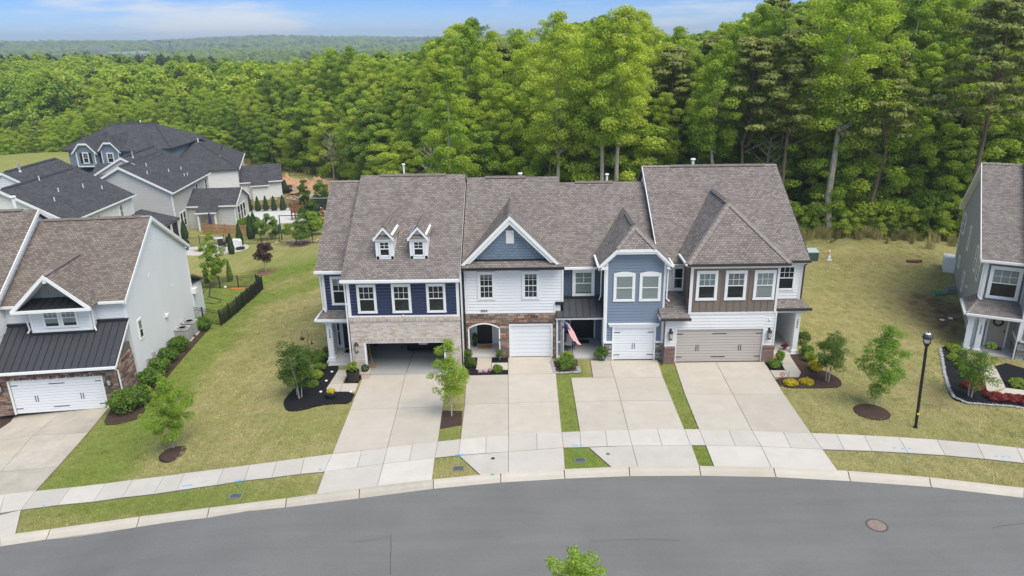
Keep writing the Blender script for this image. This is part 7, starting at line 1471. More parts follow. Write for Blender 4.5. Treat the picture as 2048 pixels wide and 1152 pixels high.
# goal frame on the green lawn
r = thing('goal_frame', 'black metal goal frame lying open on the green lawn inside the fence', 'goal', (-26.75,56.20)); mb = MB(); q = [(-26.75,56.20), (-28.71,62.72), (-27.47,59.37), (-25.48,57.06), (-24.65,55.03), (-24.90,54.66)]
o_ = (*(-26.75,56.20), th(*(-26.75,56.20))); L3 = lambda p, h=0.04: (p[0]-o_[0], p[1]-o_[1], th(*p)-o_[2]+h)
mb.tube([L3(q[0]), L3((-27.92,59.50), .5), L3(q[1], .25), L3(q[2]), L3(q[3]), L3(q[4]), L3(q[5]), L3(q[0])], .04, 6); mb.build('frame', BLACK, r); mb = MB(); mb.tube([L3(q[0]), L3(q[2])], .015, 4); mb.build('strap', BLACK, r)
for p, c, s, lb in (((-30.27,63.90),(.6,.03,.03),.22,'red toy ball against the back fence of the green garden'),((-29.74,62.87),(.75,.75,.72),.14,'white ball beside the red toy ball'),((-27.27,62.45),(.75,.75,.72),.13,'white ball on the grass by the middle of the back fence')):
    mb = MB(); mb.lathe([(.01,-s),(s*.7,-s*.7),(s,0),(s*.7,s*.7),(.01,s)], 12); mb.build('ball', mat('ball_%d' % int(c[1]*100), c, .5), loc=(p[0],p[1],th(*p)+s), smooth=True, label=lb, cat='ball')
mb = MB(); mb.box(-.7,.7,-.2,.2,0,.06); mb.build('orange_mat', mat('orange_mat', (.55,.16,.05), .9), loc=zat((-25.82,61.90)), label='thin orange mat lying by the right part of the back fence', cat='mat')
# earth mounds and the plot being built on
def mound(p, rx, ry, h, label, seed):
    rg = np.random.default_rng(seed); n = 40; V_ = []; 
    for i in range(n):
        for j in range(n):
            u, v = (i/(n-1)-.5)*2, (j/(n-1)-.5)*2; d = math.hypot(u, v); k = max(0, 1-d)**.9; nn = .5*math.sin(u*9+seed)*math.cos(v*7)+.3*math.sin(u*21+v*17)+.15*rg.normal()
            V_.append((u*rx, v*ry, h*k*(1+.35*nn)-.15))
    F_ = [(i*n+j, i*n+j+1, (i+1)*n+j+1, (i+1)*n+j) for i in range(n-1) for j in range(n-1)]
    F_ = [f[::-1] for f in F_]
    tag(obj('earth_mound', fast_mesh('earth_mound', V_, F_, mat('clay_soil', (.50,.30,.175), 1, noise=(1.5,.22,8), bump=(6,.12))), None, zat(p)), label, 'earth pile', 'heaps of orange earth on the building plot')
mound((-39.23,118.78), 4.6, 2.6, 1.7, 'orange earth mound nearest the white wing of the back house', 1); mound((-35.64,117.80), 3.6, 2.4, 1.3, 'lower orange earth mound in the middle of the building plot', 2); mound((-32.66,115.18), 4.2, 2.6, 2.0, 'tallest orange earth mound at the right, next to the navy unit roof', 3)
r = thing('foundation', 'pale rectangular foundation wall with grey planks laid inside on the building plot', 'foundation', (-34.53,110.37)); mb = MB()
FX, FY = 5.2, 5.0
for b in ((0,FX,0,.3),(0,FX,FY-.3,FY),(0,.3,.3,FY-.3),(FX-.3,FX,.3,FY-.3)): mb.box(b[0],b[1],b[2],b[3],-.2,.55)
mb.build('wall', mat('pale_patio'), r)
for k in range(8): mb = MB(); mb.box(.4,FX-.4,.4+k*.54,.82+k*.54,.15,.24+.03*(k % 2)); mb.build('plank', mat('grey_planks', (.24,.235,.23), .9, rnd=.2), r)
r = thing('skid_loader', 'small dark loader with a pale tank parked by the earth mounds', 'loader', (-38.17,114.44)); mb = MB(); mb.box(-1.1,1.1,-.7,.7,.35,1.1); mb.prism([(-1.1,-.7,1.1),(.3,-.7,1.1),(.1,-.7,1.9),(-.9,-.7,1.9)], (0,1.4,0)); mb.build('body', mat('loader_dark', (.035,.045,.03), .6), r)
for sx in (-.7,.7):
    for sy in (-.85,.7): mb = MB(); mb.tube([(sx,sy,.35),(sx,sy+.18,.35)], .36, 12); mb.build('wheel', BLACK, r)
mb = MB(); mb.tube([(.9,-.6,1.0),(1.7,-.6,.5)], .06, 4); mb.tube([(.9,.6,1.0),(1.7,.6,.5)], .06, 4); mb.box(1.6,2.0,-.8,.8,.1,.5); mb.build('bucket', mat('galvanised'), r); mb = MB(); mb.tube([(-.6,0,1.95),(-.6,0,4.2)], .05, 5); mb.build('mast', mat('rust_mast', (.25,.12,.06), .8), r)
rocks = MB(); rg = random.Random(8); pr = np.array((-35.78,110.14)); 
for k in range(60): x, y = rg.gauss(0,1.6), rg.gauss(0,1.8); s = rg.uniform(.08,.28); rocks.lathe([(s*.5,0),(s,s*.4),(s*.6,s*.9)], 5, (x, y, th(pr[0]+x, pr[1]+y)-th(*pr)))
rocks.build('rubble', mat('rubble', (.45,.30,.23), 1, noise=(3,.3)), loc=zat(pr), kind='stuff', label='scattered orange rubble beside the foundation')
rocks = MB(); pr = np.array((-23.28,79.91))
for k in range(120): x, y = rg.gauss(0,3.2), rg.gauss(0,.35); s = rg.uniform(.08,.22); rocks.lathe([(s*.5,0),(s,s*.4),(s*.6,s*.9)], 5, (x, y, th(pr[0]+x, pr[1]+y)-th(*pr)))
rocks.build('pale_rocks', mat('pale_rocks', (.50,.40,.33), 1, noise=(3,.3)), loc=zat(pr), kind='stuff', label='pale rocks along the inside of the garden fence')
for k, (p, w) in enumerate((((-35.70,114.51),0),)): pass

# ---------------- front garden things ----------------
r = thing('planter', 'dark slatted barrel planter with a leafy plant at the foot of the whitewashed brick', 'planter', (-9.34,35.49)); 
for k in range(12):
    t = 2*PI*k/12; a = t-.24; b = t+.24; mb = MB(); mb.prism([(.30*math.cos(a),.30*math.sin(a),0),(.30*math.cos(b),.30*math.sin(b),0),(.36*math.cos(b),.36*math.sin(b),.62),(.36*math.cos(a),.36*math.sin(a),.62)], (-.03*math.cos(t),-.03*math.sin(t),0)); mb.build('stave', mat('charred_wood', (.045,.035,.03), .8, rnd=.25), r)
mb = MB(); mb.lathe([(.31,.5),(.02,.52)], 12); mb.build('soil', DARKSOIL, r); rng = np.random.default_rng(77); V, F, A = cloud([(0,0,.8,.25,.25,.2),(.1,.05,1.0,.15,.15,.14),(-.12,0,.95,.14,.14,.12)], 500, .09, rng=rng); obj('leaves', fast_mesh('leaves', V, F, LLIME, A), r)
r = thing('topiary_planter', 'square stone pot holding a clipped dark green ball beside the open garage', 'planter', (-8.72,35.77)); mb = MB(); mb.prism([(-.17,-.17,0),(.17,-.17,0),(.17,.17,0),(-.17,.17,0)], (0,0,.05)); mb.box(-.2,.2,-.2,.2,.05,.38); mb.box(-.23,.23,-.23,.23,.38,.45); mb.build('pot', mat('sandstone', (.55,.46,.37), .9), r); V, F, A = cloud([(0,0,.62,.2,.2,.2)], 1400, .035, rng=rng, shell=.9); obj('ball', fast_mesh('ball', V, F, LARB, A), r)
r = thing('bowl_planter', 'round black bowl of yellow flowers on the corner of the porch path', 'planter', (-10.06,33.56)); mb = MB(); mb.lathe([(.14,0),(.27,.12),(.29,.28),(.25,.3),(.05,.27)], 14); mb.build('bowl', mat('glazed_black', (.02,.022,.025), .35), r); V, F, A = cloud([(0,0,.4,.2,.2,.12)], 350, .07, rng=rng); obj('flowers', fast_mesh('flowers', V, F, LYEL, A), r)
r = thing('stone_pot', 'grey rock shaped pot with red flowers beside the navy porch column', 'planter', (-11.60,38.68)); mb = MB(); mb.lathe([(.2,0),(.3,.12),(.26,.3),(.1,.34)], 9); mb.build('pot', mat('grey_rock', (.25,.25,.26), .9, noise=(5,.3)), r); V, F, A = cloud([(0,0,.5,.22,.22,.2)], 400, .07, rng=rng); obj('leaves', fast_mesh('leaves', V, F, LDARK, A), r); V, F, A = cloud([(0,-.05,.55,.2,.2,.15)], 60, .07, rng=rng); obj('flowers', fast_mesh('flowers', V, F, LRED, A), r)
for p, lb in (((-10.76,36.51),'small white path light halfway along the navy porch path'),((-10.79,35.40),'small white path light third along the navy porch path'),((-10.75,34.12),'small white path light at the left corner of the porch path'),((-9.15,34.02),'small white path light next to the double drive'),((-11.25,38.21),'small white path light by the foot of the navy porch column')):
    r = thing('path_light', lb, 'path light', p, 'path lights in the black mulch'); mb = MB(); mb.lathe([(.03,.0),(.03,.09),(.075,.10),(.07,.13)], 10); mb.build('lens', WHITE, r); mb = MB(); mb.tube([(0,0,-.05),(0,0,.05)], .02, 5); mb.build('stake', BLACK, r)
for p, lb in (((14.09,35.15),'slim stake light right of the round red sign'),((14.11,36.33),'slim stake light at the small black bed behind the round red sign')):
    r = thing('stake_light', lb, 'path light', p); mb = MB(); mb.tube([(0,0,-.05),(0,0,.36)], .012, 5); mb.build('stake', BLACK, r); mb = MB(); mb.lathe([(.02,.34),(.035,.38),(.035,.42),(.045,.43),(.01,.46)], 8); mb.build('head', mat('galvanised'), r)
# shepherd's crook with feeders
r = thing('feeder_pole', 'tall curly iron pole with a hanging basket and bird feeder on the lawn', 'feeder pole', (-12.72,39.21)); mb = MB(); mb.tube([(0,0,-.1),(0,0,.55),(-.08,0,1.0),(.02,0,1.35),(-.05,0,1.6),(-.2,0,1.68),(-.33,0,1.6),(-.36,0,1.45)], .014, 5); mb.tube([(-.03,0,.95),(.1,0,1.1),(.16,0,1.0)], .01, 4); mb.build('pole', mat('rust_iron', (.10,.05,.03), .8), r)
mb = MB(); mb.lathe([(.03,1.0),(.13,1.08),(.14,1.16),(.02,1.17)], 10, (-.36,0,0)); mb.tube([(-.36,0,1.45),(-.36,0,1.16)], .006, 4); mb.build('hanging_basket', mat('basket_brown', (.07,.035,.025), .9), r); mb = MB(); mb.lathe([(.09,.78),(.09,.80),(.03,.81),(.03,.92),(.05,.95)], 8, (.17,0,0)); mb.tube([(.17,0,1.02),(.17,0,.94)], .005, 4); mb.build('bird_feeder', BRONZE, r)
r = thing('pinwheel', 'purple and white garden pinwheel at the crape myrtle stems', 'pinwheel', (-11.99,34.04)); mb = MB(); mb.tube([(0,0,0),(0,0,.6)], .01, 4); mb.build('stick', WHITE, r)
for k in range(8): t = k*PI/4; mb = MB(); mb.add([(0,-.02,.62),(.17*math.cos(t),-.05,.62+.17*math.sin(t)),(.15*math.cos(t+.5),-.01,.62+.15*math.sin(t+.5))], [(0,1,2)]); mb.prism([(0,-.02,.62),(.17*math.cos(t),-.05,.62+.17*math.sin(t)),(.15*math.cos(t+.5),-.01,.62+.15*math.sin(t+.5))], (0,-.006,0)); mb.build('sail', mat(('sail_purple','sail_white')[k % 2], ((.25,.05,.35),(.75,.7,.75))[k % 2], .5), r)
# round red sign
r = thing('yard_sign', 'round white yard sign with a red ring on a short stake by the gold shrubs', 'sign', (13.52,34.58)); mb = MB(); mb.tube([(0,0,-.1),(0,0,.42)], .012, 5); mb.build('stake', BLACK, r)
mb = MB(); mb.tube([(0,0,.55),(0,.02,.55)], .135, 20); mb.build('disc', mat('sign_white', (.80,.68,.68), .5), r)
mb = MB(); pts = [(.118*math.cos(t),-.006,.55+.118*math.sin(t)) for t in np.linspace(0, 2*PI, 25)]; mb.tube(pts, .014, 4, cap=False); pts = [(.06*math.cos(t)-.01,-.006,.555+.06*math.sin(t)) for t in np.linspace(.6, 5.6, 14)]; mb.tube(pts, .013, 4); mb.tube([(.055,-.006,.55),(0,-.006,.55)], .013, 4); mb.build('ring_emblem', mat('sign_red', (.50,.03,.05), .5), r)
# flag on the blue unit porch
r = thing('flag', 'stars and stripes flag hanging from a short pole on the porch post', 'flag', (2.15,38.0), z=0)
mb = MB(); mb.tube([(.0,.05,1.95),(-.02,-.75,2.75)], .014, 6); mb.lathe([(.001,2.74),(.025,2.77),(.001,2.80)], 6, (-.02,-.76,0)); mb.build('pole', mat('flag_pole', (.6,.6,.58), .4), r); mb = MB(); mb.box(-.04,.04,.04,.12,1.88,2.02); mb.build('bracket', BLACK, r)
fw, fh, nu, nv_ = 1.45, .85, 20, 13; p0 = Vector((-.02,-.70,2.70)); dv = Vector((.34,.42,-.46)); du = Vector((.50,-.05,-1.0)).normalized()
VV = []; FF_ = []; MI = []
for i in range(nu+1):
    for j in range(nv_+1):
        u, v = i/nu, j/nv_; q = p0+dv*v*(1-.25*u)+du*fw*u+Vector((.04,.10,0))*math.sin(u*7+v*6)*u+Vector((.12,0,0))*(v-.5)*u*2.2; VV.append(tuple(q))
for i in range(nu):
    for j in range(nv_): FF_.append((i*(nv_+1)+j, i*(nv_+1)+j+1, (i+1)*(nv_+1)+j+1, (i+1)*(nv_+1)+j)); MI.append(2 if (i < 8 and j < 7) else j % 2)
me = bpy.data.meshes.new('cloth'); me.from_pydata(VV, [], FF_); 
for nm, c in (('flag_red',(.48,.03,.045)),('flag_white',(.78,.76,.74)),('flag_blue',(.03,.045,.16))): me.materials.append(mat(nm, c, .8))
me.polygons.foreach_set('material_index', MI); me.update(); fo = obj('cloth', me, r); so = fo.modifiers.new('thickness', 'SOLIDIFY'); so.thickness = .004
mb = MB()
for a in range(5):
    for b in range(4): i = 1+a*1.4; j = .8+b*1.6; ii, jj = int(i), int(j); c = Vector(VV[ii*(nv_+1)+jj]); n_ = (Vector(VV[(ii+1)*(nv_+1)+jj])-c).cross(Vector(VV[ii*(nv_+1)+jj+1])-c).normalized(); n_ = n_ if n_.y < 0 else -n_; mb.lathe([(.016,-.002),(.016,.002)], 5, tuple(c+n_*.006))
mb.build('stars', mat('flag_white'), r)
# rocking chair and mats
r = thing('porch_chair', 'dark porch chair with zebra striped cushions left of the blue unit door', 'chair', (2.55,38.9), z=.11, rz=-.3); mb = MB(); mb.box(-.28,.28,-.25,.25,.36,.42); mb.build('seat', BLACK, r); mb = MB(); mb.prism([(-.28,.22,.42),(.28,.22,.42),(.28,.34,1.05),(-.28,.34,1.05)], (0,.04,0)); mb.build('backrest', BLACK, r)
for sx in (-.26,.26):
    mb = MB(); mb.tube([(sx,-.24,.02),(sx,-.24,.6)], .022, 5); mb.build('leg', BLACK, r); mb = MB(); mb.tube([(sx,.24,.02),(sx,.26,.6)], .022, 5); mb.build('leg', BLACK, r)
    mb = MB(); mb.box(sx-.03,sx+.03,-.28,.28,.58,.61); mb.build('armrest', BLACK, r)
ZEB = mat('zebra', fn=lambda m, n, l, p, t: [l.new(t.outputs['Object'], n.new('ShaderNodeTexWave').inputs['Vector'])] and [setattr(n['Wave Texture'].inputs['Scale'], 'default_value', 4.5), setattr(n['Wave Texture'].inputs['Distortion'], 'default_value', 4), l.new(n['Wave Texture'].outputs['Color'], n.new('ShaderNodeGamma').inputs['Color']), setattr(n['Gamma'].inputs['Gamma'], 'default_value', 3), l.new(n['Gamma'].outputs[0], p.inputs['Base Color'])])
mb = MB(); mb.prism([(-.24,.16,.50),(.24,.16,.50),(.24,.26,.95),(-.24,.26,.95)], (0,.05,0)); mb.build('back_cushion', ZEB, r); mb = MB(); mb.box(-.24,.24,-.22,.16,.42,.50); mb.build('seat_cushion', ZEB, r)
for (x, y, w, c, nm, lb) in ((-2.42,39.55,.42,(.36,.20,.08),'doormat','orange brown doormat at the arched porch door'),(3.4,40.2,.42,(.03,.03,.03),'doormat','black doormat at the blue unit front door'),(-10.3,39.2,.35,(.30,.08,.04),'doormat','red brown doormat at the navy unit door'),(14.3,39.9,.3,(.30,.14,.05),'doormat','brown doormat on the brown unit porch')):
    mb = MB(); mb.box(-w,w,-.25,.25,0,.02); mb.build(nm, mat('mat_%d' % int(x*10+200), c, 1, noise=(9,.2)), loc=(x,y,.12 if y < 40 or x < 0 else .115), label=lb, cat='doormat')
r = empty('doormat', H.location, 0); bpy.data.objects.remove(r)
mb = MB(); mb.box(-.4,.4,-.25,.25,0,.02); mb.build('doormat', mat('mat_right', (.13,.09,.05), 1), loc=(28.1,39.95,-.51), rz=math.radians(-25.5), label='dark doormat before the wreath door of the grey house', cat='doormat')
r = thing('hanging_plant', 'dark leafy plant in a pot at the left of the arched porch door', 'potted plant', (-3.0,39.7), z=.12); mb = MB(); mb.lathe([(.1,0),(.14,.3),(.12,.3)], 10); mb.build('pot', BLACK, r); V, F, A = cloud([(0,0,.55,.16,.16,.3)], 350, .08, rng=rng); obj('leaves', fast_mesh('leaves', V, F, LDARK, A), r)
# ---------------- inside the open garage ----------------
r = thing('parked_car', 'black car parked nose in at the back of the open garage', 'car', (-5.95,41.1), z=.06); CB = mat('car_black', (.012,.012,.014), .25, spec=.6)
mb = MB(); prof = [(-2.25,.2),(-2.3,.75),(-2.2,1.0),(-1.9,1.1),(-1.55,1.62),(-1.2,1.7),(.3,1.68),(1.0,1.15),(2.0,1.0),(2.3,.75),(2.3,.2)]
secs = [(-.95,.86),(-.8,1.0),(0,1.02),(.8,1.0),(.95,.86)]; VVc = []; n = len(prof)
for xs, k in secs: VVc += [(xs*(1-.12*max(0, z-1.0)/.7), y, .3+(z-.3)*(k if z > 1.0 else 1)) for y, z in prof]
Fc = [(i*n+j, i*n+(j+1) % n, (i+1)*n+(j+1) % n, (i+1)*n+j) for i in range(4) for j in range(n)]+[tuple(range(n)), tuple(range(5*n-1, 4*n-1, -1))]
mb.add(VVc, Fc); b_ = mb.build('body', CB, r, smooth=True); fixn(b_.data)
mb = MB(); mb.prism([(-.68,-1.96,1.15),(.68,-1.96,1.15),(.6,-1.65,1.55),(-.6,-1.65,1.55)], (0,-.02,.02)); mb.build('rear_window', GLASS, r)
for s in (-1, 1):
    mb = MB(); mb.box(*sorted((s*.70, s*.92)), -2.33, -2.2, .85, 1.02); mb.build('tail_light', mat('tail_red', (.25,.02,.02), .3), r)
    for y in (-1.4, 1.4): mb = MB(); mb.tube([(s*.78,y,.34),(s*.98,y,.34)], .34, 16); w_ = mb.build('wheel', BLACK, r); mb = MB(); mb.tube([(s*.97,y,.34),(s*.995,y,.34)], .2, 12); mb.build('rim', mat('galvanised'), w_)
mb = MB(); mb.box(-.26,.26,-2.34,-2.31,.62,.74); mb.build('number_plate', WHITE, r)
r = thing('garage_shelf', 'dark shelf of tools along the left wall inside the open garage', 'shelf', (-9.05,38.6), z=.06); 
for y in (-1.4, 1.4): mb = MB(); mb.box(-.17,-.13,y-.02,y+.02,0,1.8); mb.box(.13,.17,y-.02,y+.02,0,1.8); mb.build('upright', BLACK, r)
for z in (.3,.9,1.5): mb = MB(); mb.box(-.17,.2,-1.42,1.42,z,z+.03); mb.build('shelf_board', mat('shelf_wood', (.15,.11,.08), .8), r)
for (y, z, w, h, c, nm, lb) in ((-.9,.33,.3,.35,(.20,.09,.04),'storage_crate','orange brown crate low on the garage shelf nearest the opening'),(-.2,.93,.28,.3,(.25,.25,.25),'storage_crate','grey crate on the middle garage shelf'),(.6,.33,.35,.3,(.05,.06,.09),'storage_crate','dark blue crate at the far end of the low garage shelf')):
    mb = MB(); mb.box(-.15,.15,-w/2,w/2,0,h); mb.box(-.17,.17,-w/2-.02,w/2+.02,h-.04,h); mb.build(nm, mat('crate_%d' % int(c[0]*100), c, .7), loc=(-9.03,38.6+y,.06+z), label=lb, cat='crate')
r = thing('broom', 'wooden handled broom leaning just inside the left of the open garage', 'broom', (-8.55,37.0), z=.06); mb = MB(); mb.tube([(0,0,.15),(-.2,.1,1.4)], .014, 5); mb.build('handle', mat('broom_wood', (.42,.24,.10), .7), r); mb = MB(); mb.box(-.14,.14,-.03,.03,0,.16); mb.build('bristles', mat('bristle_orange', (.4,.17,.06), .9), r)
# ---------------- lids, boxes and marks ----------------
def lid(p, label, name='meter_box', w=.26, d=.17, m=None): 
    r = thing(name, label, 'meter box', p); mb = MB(); mb.box(-w,w,-d,d,-.1,.035); mb.build('rim', mat('lid_grey', (.20,.21,.22), .7), r); mb = MB(); mb.box(-w*.8,w*.8,-d*.75,d*.75,.036,.046); mb.box(-.05,.05,-.03,.03,.046,.055); mb.build('cover', mat('lid_dark', (.09,.095,.10), .6), r)
lid((-2.94,26.89), 'grey water meter lid in the grass wedge between the navy and white aprons'); lid((2.32,27.43), 'grey water meter lid in the grass wedge left of the blue apron'); lid((-11.93,25.27), 'grey meter lid in the long grass verge at the left')
def disc(p, label, name, rad, m, h=.058, cat='cap'): mb = MB(); mb.lathe([(rad,h-.05),(rad,h),(rad*.75,h+.004),(rad*.7,h-.002),(.01,h)], 18); return mb.build(name, m, loc=zat(p), label=label, cat=cat)
disc((-1.49,27.60), 'dark green cleanout cap set in the white unit apron', 'cleanout_cap', .09, mat('cap_dark', (.03,.05,.04), .6)); disc((3.58,27.85), 'bright green cleanout cap set in the blue unit apron', 'cleanout_cap', .09, mat('cap_green', (.05,.22,.13), .6))
r = thing('manhole_cover', 'round brownish manhole cover in the road at the right', 'manhole cover', (13.07,22.72), z=.05); mb = MB(); mb.lathe([(.40,-.02),(.40,.008),(.33,.012)], 26); mb.build('ring', mat('iron_ring', (.10,.095,.09), .8), r); mb = MB(); mb.lathe([(.32,-.02),(.32,.012),(.2,.016),(.01,.016)], 26); mb.build('cover', mat('rust_iron_cover', (.26,.19,.16), .9, noise=(12,.3)), r)
BP = mat('blue_paint', (.10,.42,.72), .8); BP2 = mat('blue_paint_grass', (.08,.32,.36), 1)
def mark(P_, m, w=.055, h=.0615, name='paint_mark'):
    for p in P_: mb = MB(); mb.lathe([(w,-.03),(w,0),(.01,.002)], 9); o = mb.build(name, m, loc=(p[0],p[1],th(*p)+h), kind='structure'); o.scale = (1.2,.7,1)
mark([(-20.89,26.58),(-14.69,26.61),(-14.53,26.59),(-14.38,26.58),(-12.29,26.36),(-12.15,26.37),(-11.96,26.39),(-8.87,26.86),(-8.90,26.90),(-3.12,27.95),(-2.99,27.97),(-2.86,27.97),(2.11,28.58),(2.25,28.58),(2.45,28.58),(16.31,28.06),(16.66,28.01),(16.94,27.98),(20.36,27.30),(20.64,27.26),(20.87,27.21)], BP)
for a, b in (((-14.48,26.47),(-14.43,25.92)),((-12.11,26.21),(-11.93,25.44)),((-3.00,27.83),(-2.93,27.04)),((2.35,28.41),(2.33,27.59)),((16.63,27.64),(16.46,26.78)),((20.59,27.04),(20.44,26.74))):
    n_ = 5; mark([tuple(np.array(a)*(1-t)+np.array(b)*t) for t in np.linspace(0, 1, n_)], BP2, .035, .012, 'paint_trace')
mark([(-1.46,26.29)], mat('green_paint', (.05,.40,.28), .8), .07, .115)
# road cracks and seams
def crack(P_, w, m=mat('crack_dark', (.075,.072,.07), 1)): 
    mb = MB(); P_ = [np.array(p) for p in P_]
    for i in range(len(P_)-1):
        d = (P_[i+1]-P_[i]); n_ = np.array((-d[1], d[0]))/np.hypot(*d)*w; q = [P_[i]-n_, P_[i]+n_, P_[i+1]+n_, P_[i+1]-n_]; mb.add([(x, y, th(x, y)+.056) for x, y in q], [(0,1,2,3)]); 
    mb.build('road_crack', m, kind='structure')
crack([(-5.10,22.50),(-4.96,21.72),(-4.87,21.06),(-4.75,20.37)], .010); crack([(-5.08,22.39),(-5.56,22.28),(-5.99,22.15),(-6.53,22.07)], .004); crack([(2.27,22.00),(3.19,22.07),(4.47,22.08),(5.56,22.00)], .004); crack([(17.27,22.50),(17.82,22.64),(18.60,22.74)], .009)
# right lawn utilities
r = thing('utility_marker', 'short white utility marker with orange bands on a round base, right of the brown house', 'marker post', (24.69,56.34)); r.scale = (.82,.82,.82); mb = MB(); mb.lathe([(.36,0),(.36,.05),(.2,.08)], 16); mb.build('base', CONCW, r); mb = MB(); mb.box(-.15,.15,-.15,.15,.05,.4); mb.box(-.1,.1,-.1,.1,.4,.95); mb.build('post', mat('marker_white', (.7,.7,.66), .6), r)
for z in (.62,.76): mb = MB(); mb.box(-.112,.112,-.112,.112,z,z+.08); mb.build('band', mat('marker_orange', (.75,.30,.04), .6), r)
r = thing('transformer', 'green utility cabinet half hidden behind the brown house roof', 'utility cabinet', (23.20,56.38)); mb = MB(); mb.box(-.5,.5,-.4,.4,0,.75); mb.build('body', mat('cabinet_green', (.06,.095,.085), .6), r); mb = MB(); mb.slab([(-.53,-.43,.78),(.53,-.43,.78),(.53,.43,.9),(-.53,.43,.9)], .06); mb.build('lid', mat('cabinet_lid', (.42,.50,.50), .5), r)
mb = MB(); mb.tube([(-.6,0,.12),(.6,0,.12)], .13, 10); mb.build('drain_pipe', mat('clay_pipe', (.17,.07,.05), .9), loc=zat((31.26,55.59)), label='short dark red pipe lying on the lawn right of the brown house', cat='pipe')
for p, lb in (((27.36,44.24),'white drain grate in the bare patch, the nearer to the lamp'),((28.06,44.49),'white drain grate in the bare patch beside the grey house wall')): disc(p, lb, 'drain_cover', .15, WHITE, .04, 'drain cover')
r = thing('rear_meter', 'dark meter cluster at the back corner of the grey house', 'meter', (30.33,48.75)); mb = MB(); mb.box(-.3,.3,-.2,.2,0,.45); mb.tube([(0,0,.4),(0,0,1.0)], .05, 6); mb.build('body', mat('lid_grey'), r); mb = MB(); mb.box(-1.2,-.35,-.3,.3,0,.12); mb.build('tray', mat('cap_green'), r)
mb = MB(); mb.box(-.5,.5,-.5,.5,0,.9); mb.build('concrete_block', mat('pale_patio'), loc=zat((-98,128)), label='pale concrete block on the grassy rise at the left edge', cat='block')
# white gravel edging of the grey house bed
def gravel(pts, label, n, w=.13):
    P_ = [np.array(p) for p in pts]; seg = [np.hypot(*(P_[i+1]-P_[i])) for i in range(len(P_)-1)]; cum = np.r_[0, np.cumsum(seg)]; mb = MB(); rg = random.Random(3); o = P_[0]
    for k in range(n):
        s = rg.random()*cum[-1]; i = min(np.searchsorted(cum, s)-1, len(seg)-1); i = max(i, 0); t = (s-cum[i])/seg[i]; p = P_[i]*(1-t)+P_[i+1]*t+np.array((rg.gauss(0,w*.5), rg.gauss(0,w*.5))); r_ = rg.uniform(.022,.05)
        mb.lathe([(r_*.6,-.02),(r_,r_*.4),(r_*.5,r_*.9)], 5, (p[0]-o[0], p[1]-o[1], th(*p)-th(*o)+.05))
    mb.build('gravel_edging', mat('white_gravel', (.36,.36,.37), .9, noise=(9,.5)), loc=zat(o), kind='stuff', label=label)
gravel([(24.59,39.42),(23.71,37.64),(22.65,35.49),(21.90,33.76),(21.61,32.75),(21.93,32.13),(22.89,32.05),(24.02,32.04),(25.05,31.88)], 'white gravel edging round the black bed of the grey house', 1100, .075)
gravel([(1.47,37.74),(1.52,36.88),(1.60,36.05),(2.29,36.09),(2.92,36.14),(2.90,36.90)], 'white gravel edging round the bed by the flag porch', 380, .09)
# ---------------- far away: pylons, substation, houses ----------------
STEEL = mat('lattice_steel', (.36,.35,.33), .6)
def pylon_mesh(h, w):
    mb = MB(); L = 5
    for k in range(L):
        z0, z1 = h*k/L, h*(k+1)/L; a, b = w*(1-.75*k/L)/2, w*(1-.75*(k+1)/L)/2
        for s, t in ((1,1),(1,-1),(-1,-1),(-1,1)):
            mb.tube([(s*a,t*a,z0),(s*b,t*b,z1)], .24, 4)
        for (s,t),(u,v) in (((1,1),(-1,1)),((1,-1),(-1,-1)),((1,1),(1,-1)),((-1,1),(-1,-1))): mb.tube([(s*a,t*a,z0),(u*b,v*b,z1)], .15, 3)
    for z, l in ((h*.8,w*.9),(h*.9,w*.75),(h,w*.5)): mb.box(-l,l,-.4,.4,z-.5,z+.3)
    me = bpy.data.meshes.new('lattice'); me.from_pydata(mb.v, [], mb.f); me.materials.append(STEEL); return me
PM = pylon_mesh(30, 9)
def at_px(px, r_): a = math.atan((px-1046)/1450*.945); return (r_*math.sin(a), r_*math.cos(a))
for i in range(9):
    x, y = at_px(179+i*4.2, 1620+rng0.random()*60); obj('pylon', PM, None, (x, y, th(x, y)), sc=.9+.1*rng0.random(), label='steel lattice pylon in the tall cluster on the horizon at the far left', cat='pylon', group='pylons of the tall left cluster on the horizon')
for i in range(6):
    x, y = at_px(331+i*17, 1990+rng0.random()*50); obj('pylon', PM, None, (x, y, th(x, y)), sc=.85, label='steel lattice pylon standing round the distant substation', cat='pylon', group='pylons round the distant substation')
mb = MB()
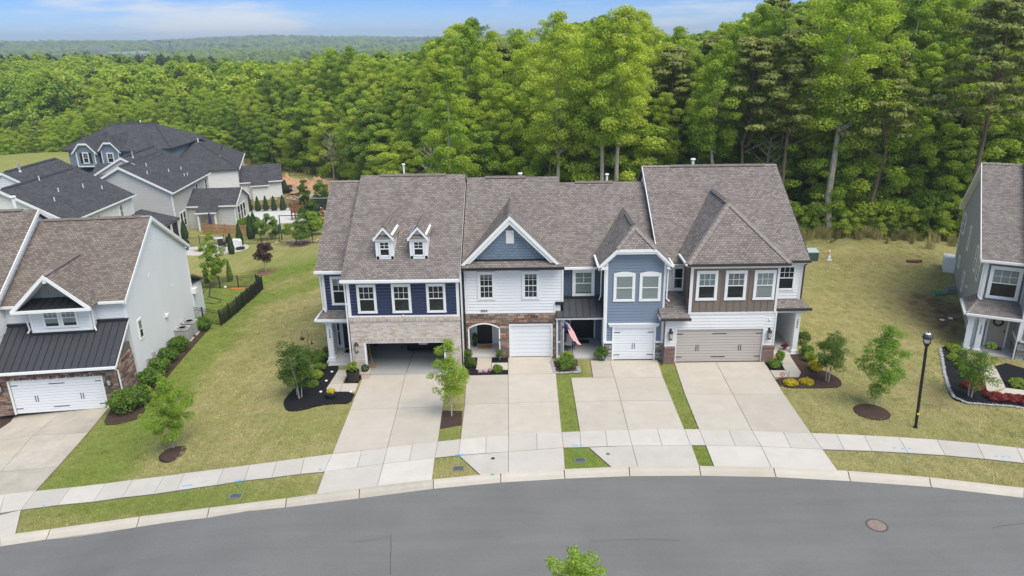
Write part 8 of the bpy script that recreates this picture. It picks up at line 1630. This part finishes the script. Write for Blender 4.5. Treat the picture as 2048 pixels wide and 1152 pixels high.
for i in range(12): mb.box(i*9, i*9+.8, 0, .8, 0, 12); mb.box(i*9, i*9+.8, 14, 14.8, 0, 12)
mb.box(0,100,0,.8,11,12); mb.box(0,100,14,14.8,11,12); mb.box(0,100,0,.8,7,7.6); x, y = at_px(366, 2010); mb.build('substation', STEEL, loc=(x, y, th(x, y)), label='low steel framework of the distant substation below the hills', cat='substation', rz=.2)
FW_ = MB(); FW_.box(-9,9,-6,6,-4,6); FR_ = MB(); FR_.slab([(-10,-7,6),(10,-7,6),(10,0,9.5),(-10,0,9.5)], .5); FR_.slab([(-10,0,9.5),(10,0,9.5),(10,7,6),(-10,7,6)], .5)
for i, (px, lb) in enumerate(((228,'leftmost tiny pale house in the far valley'),(240,'largest tiny white house in the far valley'),(258,'tiny white house right of the largest in the far valley'),(284,'rightmost tiny pale house in the far valley'))):
    x, y = at_px(px, 1430); r = empty('distant_house', (x, y, th(x, y)+9), .3*i, lb, 'house'); FW_.build('wall', mat('far_house_white', (.62,.62,.62), .8), r); FR_.build('roof', mat('far_house_roof', (.25,.25,.27), .9), r)
# cleared slope below the hills
P_ = [(at_px(px, r_)) for px, r_ in ((310,1820),(345,1800),(400,1840),(440,1920),(445,2060),(330,2060),(300,1900))]
mb = MB(); n = len(P_); mb.add([(x, y, th(x, y)+3) for x, y in P_], [tuple(range(n))]); mb.build('cleared_slope', mat('cleared_soil', (.36,.32,.22), 1, noise=(.02,.3)), kind='structure')
# ---------------- air ----------------
hz = MB(); hz.box(-3300,2600,-120,3400,-70,52); hm = bpy.data.materials.new('haze'); hm.use_nodes = True; n = hm.node_tree.nodes; n.remove(n['Principled BSDF']); v = n.new('ShaderNodeVolumePrincipled'); v.inputs['Color'].default_value = (.80,.90,1,1); v.inputs['Density'].default_value = .00036; v.inputs['Anisotropy'].default_value = .2
hm.node_tree.links.new(v.outputs[0], n['Material Output'].inputs['Volume']); o = hz.build('haze', hm, uv=False, kind='stuff', label='thin blue air haze'); o['label'] = 'thin bluish haze in the air over the valley'
